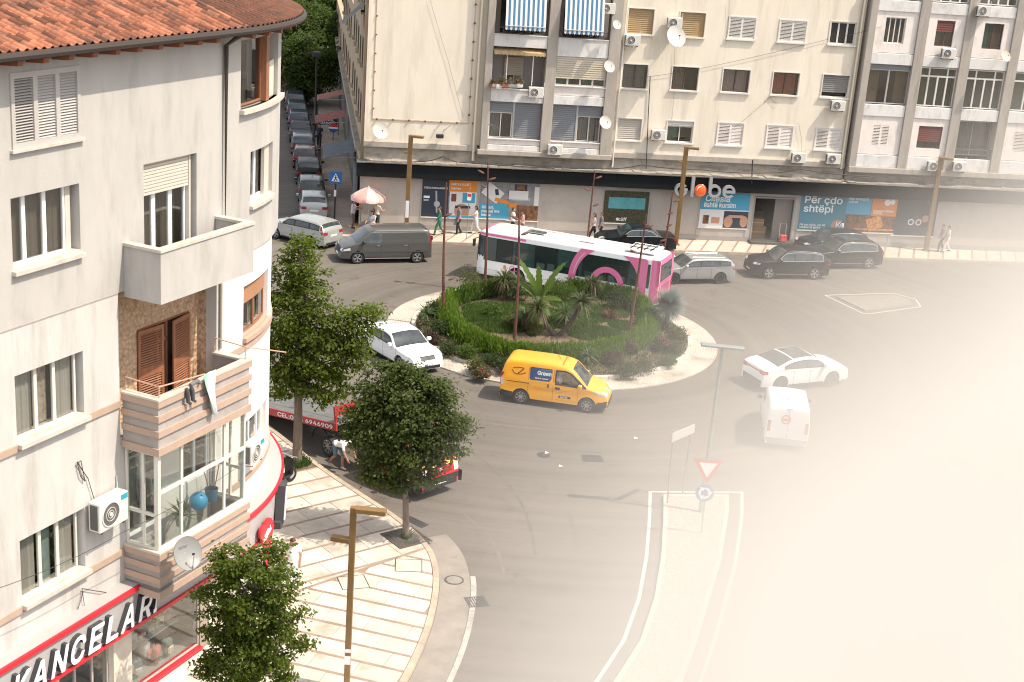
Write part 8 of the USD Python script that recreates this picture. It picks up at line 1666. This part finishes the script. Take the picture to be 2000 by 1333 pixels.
# ------------------------------------------------------------------ people
import manifold3d as m3
def chain(pairs, fine=.022, smooth_it=4):
    """bones: ((joint, radius), (joint, radius)) hulls of spheres, joined into one smooth body"""
    out = m3.Manifold()
    for (a, ra), (b, rb) in pairs:
        out += m3.Manifold.batch_hull([m3.Manifold.sphere(ra, 14).translate(tuple(map(float, a))), m3.Manifold.sphere(rb, 14).translate(tuple(map(float, b)))])
    out = out.refine_to_length(fine * 1.6); me = out.to_mesh(); t = trimesh.Trimesh(me.vert_properties[:, :3], me.tri_verts, process=True)
    trimesh.smoothing.filter_taubin(t, .5, .52, smooth_it); return t.vertices, t.faces
SKIN = M('skin', (.42, .235, .155), .55); SKIND = M('skin_tan', (.34, .18, .115), .55)
def cloth(name, c): return M('cloth_' + name, c, .9, var=.08, sc=12)
def person(label, loc, face, shirt, legs, hair, h=1.72, pose='stand', step=.0, arms=(.15, .15), bend=.0, long_sleeve=False, shorts=False, long_hair=False, carry=None, skin=None, woman=False, dress=False, shoes=None, elbows=(.25, .25), group=None, head_down=.0):
    """face: heading in degrees; x is forward, y left"""
    t = Thing('person', label, 'person', loc, face, group); s = h / 1.75; sk = skin or SKIN; J = lambda x, y, z: np.array([x, y, z]) * s
    hip, sh = .93, 1.42; lean = math.radians(bend); 
    def tl(x, z, y=0.): dx, dz = x, z - hip; return J(dx * math.cos(lean) + dz * math.sin(lean), y, hip + dz * math.cos(lean) - dx * math.sin(lean))   # torso points tilted about the hips
    wsh, whip = (.165, .10) if woman else (.19, .095)
    hipc = tl(0, hip); pel = [J(0, sg * whip, hip - .02) for sg in (1, -1)]; chest = tl(.02, 1.25); neck = tl(.0, 1.49); B = []; Q = lambda a, ra, b, rb: ((a, ra * s), (b, rb * s))
    shl = [tl(0, sh, sg * wsh) for sg in (1, -1)]
    torso = [Q(tl(0, hip + .02, .07), .105, tl(0, hip + .02, -.07), .105), Q(tl(0, hip + .05), .12, tl(.01, 1.12), .115), Q(tl(.01, 1.12), .115, tl(.02, 1.3, .06), .115), Q(tl(.01, 1.12), .115, tl(.02, 1.3, -.06), .115), Q(tl(.0, sh - .01, wsh - .03), .062, tl(.0, sh - .01, -wsh + .03), .062), Q(tl(.02, 1.3, .06), .115, tl(0, sh - .02, .1), .07), Q(tl(.02, 1.3, -.06), .115, tl(0, sh - .02, -.1), .07)]
    hd = tl(.035, 1.63) + J(head_down * .08, 0, -head_down * .06); headb = [Q(neck, .055, tl(.02, 1.56), .05), Q(hd + J(-.01, 0, .025), .088, hd + J(.025, 0, -.04), .068), Q(hd + J(.03, 0, -.055), .055, hd + J(.05, 0, -.075), .036), Q(hd + J(.085, 0, -.005), .012, hd + J(.10, 0, -.025), .013)] + [Q(hd + J(-.005, sg * .085, .0), .018, hd + J(-.01, sg * .088, -.03), .012) for sg in (1, -1)]
    knees, ank = [], []
    for k, sg in enumerate((1, -1)):
        f = step * (1 if k == 0 else -1); kn = J(.06 + f * .42 + (.05 if bend else 0), sg * (whip - .005), .50 - abs(f) * .02); an = J(f * .85 - (.06 if f < 0 else 0), sg * (whip - .01), .085 + (.06 if f < -.15 else 0)); kn, an = (J(.40, sg * .12, hip - .02), J(.46, sg * .12, hip - .40)) if pose == 'sit' else (kn, an); knees.append(kn); ank.append(an)
    legb = [];
    for k in (0, 1): legb += [Q(pel[k], .088, knees[k], .056), Q(knees[k], .056, knees[k] * .5 + ank[k] * .5 + J(-.015, 0, .04), .053), Q(knees[k] * .5 + ank[k] * .5 + J(-.015, 0, .04), .053, ank[k], .038)]
    feet = [Q(ank[k] + J(-.03, 0, -.04), .038, ank[k] + J(.15, 0, -.05), .032) for k in (0, 1)]
    armb, upper, hands = [], [], []
    for k, sg in enumerate((1, -1)):
        a = arms[k] + (lean * .0); e = elbows[k]
        el = shl[k] + J(.28 * math.sin(a), sg * .05, -.28 * math.cos(a)); a2 = a + e; wr = el + J(.25 * math.sin(a2), -sg * .02, -.25 * math.cos(a2)); armb += [Q(shl[k], .052, el, .042), Q(el, .042, wr, .028)]; upper.append((shl[k], el, wr))
        dv = (wr - el) / np.linalg.norm(wr - el); palm = wr + dv * .05 * s; hands.append(Q(wr, .028, palm, .036)); side_ = np.array([0, 1, 0.]); fw = np.cross(side_, dv); 
        for j, off in enumerate((-.03, -.01, .01, .03)):
            b0_ = palm + fw * off * s + dv * .03 * s; l = (.062, .075, .072, .055)[j]; b1_ = b0_ + dv * l * .55 * s; b2_ = b1_ + (dv * .75 - side_ * sg * .45) * l * .5 * s; hands += [Q(b0_, .0115, b1_, .0105), Q(b1_, .0105, b2_, .009)]
        th_ = palm + fw * .035 * s; hands.append(Q(th_ - dv * .015 * s, .014, th_ + fw * .025 * s + dv * .03 * s - side_ * sg * .012, .011))
    V, F = chain(torso + headb + legb + feet + armb + hands, .02 * s); t.part('body', (V, F), sk, smooth=True)
    g = lambda L_, e: [((a, ra + e), (b, rb + e)) for (a, ra), (b, rb) in L_]
    sl_ = []
    for k in (0, 1): s0_, e0_, w0_ = upper[k]; sl_ += [Q(s0_, .06, s0_ + (e0_ - s0_) * (1 if long_sleeve else .62), .052)] + ([Q(e0_, .05, w0_ - (w0_ - e0_) * .08, .037)] if long_sleeve else [])
    t.part('shirt', chain(g(torso, .014 * s) + sl_ + ([Q(tl(0, hip + .0, .06), .128, tl(0, hip - .08, -.0), .12)] if not dress else []), .024 * s), shirt, smooth=True)
    lg_ = []
    for k in (0, 1):
        lg_ += [Q(pel[k], .104, knees[k] + J(0, 0, .03 if not shorts else .06), .078 if shorts else .07)] + ([] if shorts else [Q(knees[k], .07, ank[k] + J(0, 0, .02), .056)])
    if dress: lg_ = [Q(J(0, .05, hip), .13, J(0, .06, .55), .17), Q(J(0, -.05, hip), .13, J(0, -.06, .55), .17)]
    t.part('skirt' if dress else ('shorts' if shorts else 'trousers'), chain(lg_ + [Q(J(0, .06, hip), .122, J(0, -.06, hip), .122)], .024 * s), legs, smooth=True)
    t.part('shoe', chain([Q(ank[0] + J(-.03, 0, -.045), .044, ank[0] + J(.155, 0, -.052), .036)], .02), shoes or BLACKP, smooth=True); t.part('shoe', chain([Q(ank[1] + J(-.03, 0, -.045), .044, ank[1] + J(.155, 0, -.052), .036)], .02), shoes or BLACKP, smooth=True)
    hb_ = [Q(hd + J(-.025, 0, .045), .09, hd + J(-.05, 0, -.0), .072), Q(hd + J(.03, 0, .07), .05, hd + J(-.02, 0, .06), .08)]
    if long_hair: hb_ += [Q(hd + J(-.06, 0, .0), .075, hd + J(-.09, 0, -.24), .055), Q(hd + J(-.03, .06, .0), .04, hd + J(-.05, .07, -.16), .03), Q(hd + J(-.03, -.06, .0), .04, hd + J(-.05, -.07, -.16), .03)]
    t.part('hair', chain(hb_, .02), hair, smooth=True)
    for sg in (1, -1): t.part('eye', MB().ball(hd + J(.083, sg * .03, .012), .011 * s), BLACKP)
    t.part('mouth', MB().ball(hd + J(.083, 0, -.052), .014 * s, 1, (.5, 1.2, .35)), M('lips', (.3, .1, .08), .5))
    if carry == 'bag': w_ = upper[1][2]; t.part('bag', MB().rbox(-.16, .16, -.06, .06, -.42, -.08, .04, None, w_).tube([w_ + [-.1, 0, -.08], w_ + [0, 0, .02], w_ + [.1, 0, -.08]], .01, 5), cloth('bag', (.30, .34, .36)))
    if carry == 'shoulder': q_ = upper[0][0]; t.part('bag', MB().rbox(-.15, .12, -.06, .06, -.62, -.38, .04, None, q_ + J(-.02, .06, 0)).tube([q_ + [0, 0, .06], q_ + J(.05, .06, -.38)], .012, 5).tube([q_ + [0, 0, .06], q_ + J(-.08, .06, -.38)], .012, 5), BLACKP)
    if carry == 'phone': w_ = upper[1][2]; t.part('phone', MB().rbox(-.035, .035, -.008, .008, -.14, .0, .004, None, w_), BLACKP)
    return t
HB = M('hair_black', (.018, .014, .012), .6); HBR = M('hair_brown', (.07, .035, .02), .6)
def ft(u, v, z=ZP): return at(u, v, z)
person('person in a lilac shirt and brown trousers standing left of the parasol', ft(688, 446), 10, cloth('lilac', (.52, .47, .52)), cloth('brown', (.13, .085, .06)), HB, 1.72, arms=(.9, .8), elbows=(.9, .9))
person('person in a pale blue shirt seated low under the parasol beside the crates', ft(727, 458) - [0, 0, .28], -110, cloth('pale_blue', (.40, .44, .47)), cloth('black', (.02, .02, .022)), HB, 1.72, arms=(.5, .4), elbows=(.9, .9), bend=12)
person('person in a cream top with a brown bag at the right of the parasol', ft(735, 448), 60, cloth('cream', (.55, .48, .40)), cloth('dark_grey', (.05, .05, .055)), HB, 1.70, carry='shoulder', arms=(.2, .5), elbows=(.2, 1.0))
person('person in a green outfit walking before the dark poster', ft(857, 460), 188, cloth('green', (.035, .14, .085)), cloth('green', (.035, .14, .085)), HBR, 1.72, step=.32, arms=(.35, -.3), long_sleeve=True)
person('person in a blue grey shirt and black trousers before the orange poster', ft(895, 457), 200, cloth('slate', (.17, .19, .23)), cloth('black', (.02, .02, .022)), HB, 1.72, step=.14, arms=(.1, .1), carry='bag')
person('woman in white trousers and top walking towards the front of the bus'.replace('woman', 'person'), ft(928, 457), 190, cloth('white', (.62, .57, .52)), cloth('white', (.62, .57, .52)), HB, 1.70, step=-.3, arms=(.8, -.2), elbows=(.9, .2), woman=True, long_hair=True, carry='bag')
person('person in a white shirt behind the roof of the bus', ft(999, 462), 5, cloth('bright_white', (.70, .68, .66)), cloth('navy', (.03, .035, .06)), HBR, 1.76, step=.2, arms=(.3, .3), elbows=(.8, .6))
person('person in a dusty pink top behind the bus, right of the white shirt', ft(1019, 464), 175, cloth('dusty_pink', (.42, .27, .24)), cloth('brown', (.13, .085, .06)), HB, 1.62, woman=True, step=.1)
person('long haired person in a pale pink top and black trousers on the far pavement', ft(1158, 470), 182, cloth('pale_pink', (.52, .38, .36)), cloth('black', (.02, .02, .022)), HBR, 1.68, woman=True, long_hair=True, step=.34, arms=(.4, -.3))
person('person in a grey shirt walking beside the long haired one', ft(1172, 471), 182, cloth('mid_grey', (.14, .145, .16)), cloth('black', (.02, .02, .022)), HBR, 1.74, step=.05, arms=(.1, .1))
person('person with long dark hair and a white shirt behind the black cars', ft(1638, 479), 195, cloth('bright_white', (.70, .68, .66)), cloth('dark_grey', (.05, .05, .055)), HB, 1.68, woman=True, long_hair=True, step=.2)
person('person in a white shirt and denim shorts bending down beside the red truck', ft(657, 914, 0.02), -38, cloth('bright_white', (.70, .68, .66)), cloth('denim', (.10, .16, .22)), HB, 1.76, bend=74, shorts=True, step=.24, arms=(.35, .5), elbows=(.15, .1), skin=SKIND, shoes=M('shoe_pale', (.5, .48, .45)), head_down=.8)
person('person in a white shirt walking on the striped pavement beside the nearest tree', ft(569, 1153), -75, cloth('bright_white', (.70, .68, .66)), cloth('bright_white', (.70, .68, .66)), HBR, 1.78, shorts=False, step=.2, arms=(.1, .05), elbows=(.1, .1), carry='phone', head_down=1.0, shoes=M('shoe_pale', (.5, .48, .45)))
person('person in dark clothes walking towards the junction on the pavement of the side street', ft(623, 288), -80, cloth('blue_black', (.04, .045, .06)), cloth('dark_blue', (.05, .06, .09)), HB, 1.75, step=.2)
person('person all in black beside the tall street lamp of the side street', ft(622, 186), -80, cloth('black', (.02, .02, .022)), cloth('black', (.02, .02, .022)), HB, 1.75, step=.15)
person('person in a rose top farther up the side street', ft(640, 172), 100, cloth('rose', (.36, .16, .15)), cloth('dark_grey', (.05, .05, .055)), HB, 1.7, step=.2)
person('person in brown farthest left on the pavement of the side street', ft(602, 179), 95, cloth('dull_brown', (.12, .085, .07)), cloth('dark_grey', (.05, .05, .055)), HB, 1.74, step=.2)
person('person in dark clothes at the foot of the haziest golden post', ft(1836, 492), 185, cloth('slate', (.17, .19, .23)), cloth('black', (.02, .02, .022)), HB, 1.74, step=.2)
person('person in white right of the haziest golden post', ft(1847, 493), 185, cloth('white', (.62, .57, .52)), cloth('white', (.62, .57, .52)), HB, 1.68, step=.25, woman=True)

q = VAN[0] + rotz(math.radians(VAN[1])) @ np.array([.12, .38, -.20]); person('person in a pale shirt sitting in the passenger side of the yellow van', q, VAN[1], cloth('cream', (.55, .48, .40)), cloth('navy', (.03, .035, .06)), HB, 1.7, pose='sit', arms=(.3, .3), elbows=(.9, .9))
q = VAN[0] + rotz(math.radians(VAN[1])) @ np.array([.12, -.38, -.20]); person('person in a white shirt at the near window of the yellow van', q, VAN[1], cloth('bright_white', (.70, .68, .66)), cloth('navy', (.03, .035, .06)), HB, 1.74, pose='sit', arms=(.5, .5), elbows=(.9, .9))
# ------------------------------------------------------------------ what blurs the lower right: the pale curtain blowing at the photographer's own window
# folds of cloth hanging an arm's length from the lens; its edge is far out of focus
CT = None
def curtain_mat():
    N = {'d': ('diffuse_bsdf', {'color': (.48, .456, .43)}), 't': ('translucent_bsdf', {'color': (.48, .456, .43)}), 'x': ('mix_closure', {'fac': .25}),
         'g': ('geometry', {}), 'w': ('wave_texture', {'scale': 900.0}), }
    N.pop('w'); N.pop('g')
    return usdkit.material(stage, '/World/Looks/curtain_cloth', N, [('d.BSDF', 'x.closure1'), ('t.BSDF', 'x.closure2')], surface='x.closure')
CT = curtain_mat()
NC = -_f * .70 + _r * .42 + _u * .55; NC /= np.linalg.norm(NC)     # the way the cloth leans, towards the sun
edge = smooth_path([np.array(q, float) for q in ((880, 1750), (1040, 1500), (1090, 1270), (1195, 1080), (1312, 918), (1450, 808), (1602, 706), (1765, 615), (1900, 510), (2030, 405), (2170, 290), (2340, 130))], 6)
P0 = ray(1600, 830) * .122
rows_, cols_ = len(edge), 26; V, F = [], []
for i, (u, v) in enumerate(edge):
    for j in range(cols_):
        f = j / (cols_ - 1); wave = .004 * math.sin(f * 15 + i * .10) * min(1, f * 5) + .002 * math.sin(f * 37 + 1)
        d = ray(u + f * 1500, v + f * 900); V.append(EYE + d * ((P0 @ NC) / (d @ NC)) + NC * wave)
n0 = len(V); V = np.array(V)
for i in range(rows_ - 1):
    for j in range(cols_ - 1): a = i * cols_ + j; F += [[a, a + 1, a + cols_ + 1], [a, a + cols_ + 1, a + cols_]]
cur = Thing('curtain', 'pale out of focus curtain close to the lens, covering the lower right', 'curtain', EYE + np.array([.15, .2, -.2]))
TH = -NC * .0012
Fb = [[a + n0, c + n0, b + n0] for a, b, c in F]; rim_ = []
bd_ = [i * cols_ for i in range(rows_)]
for a, b in zip(bd_[:-1], bd_[1:]): rim_ += [[a, b, b + n0], [a, b + n0, a + n0]]
cur.part('cloth', (np.vstack([V, V + TH]), np.array(F + Fb + rim_)), CT, smooth=True, world=True)
hem = MB().tube(V[[i * cols_ for i in range(rows_)]], .0022, 6); cur.part('hem', hem, CT, world=True)
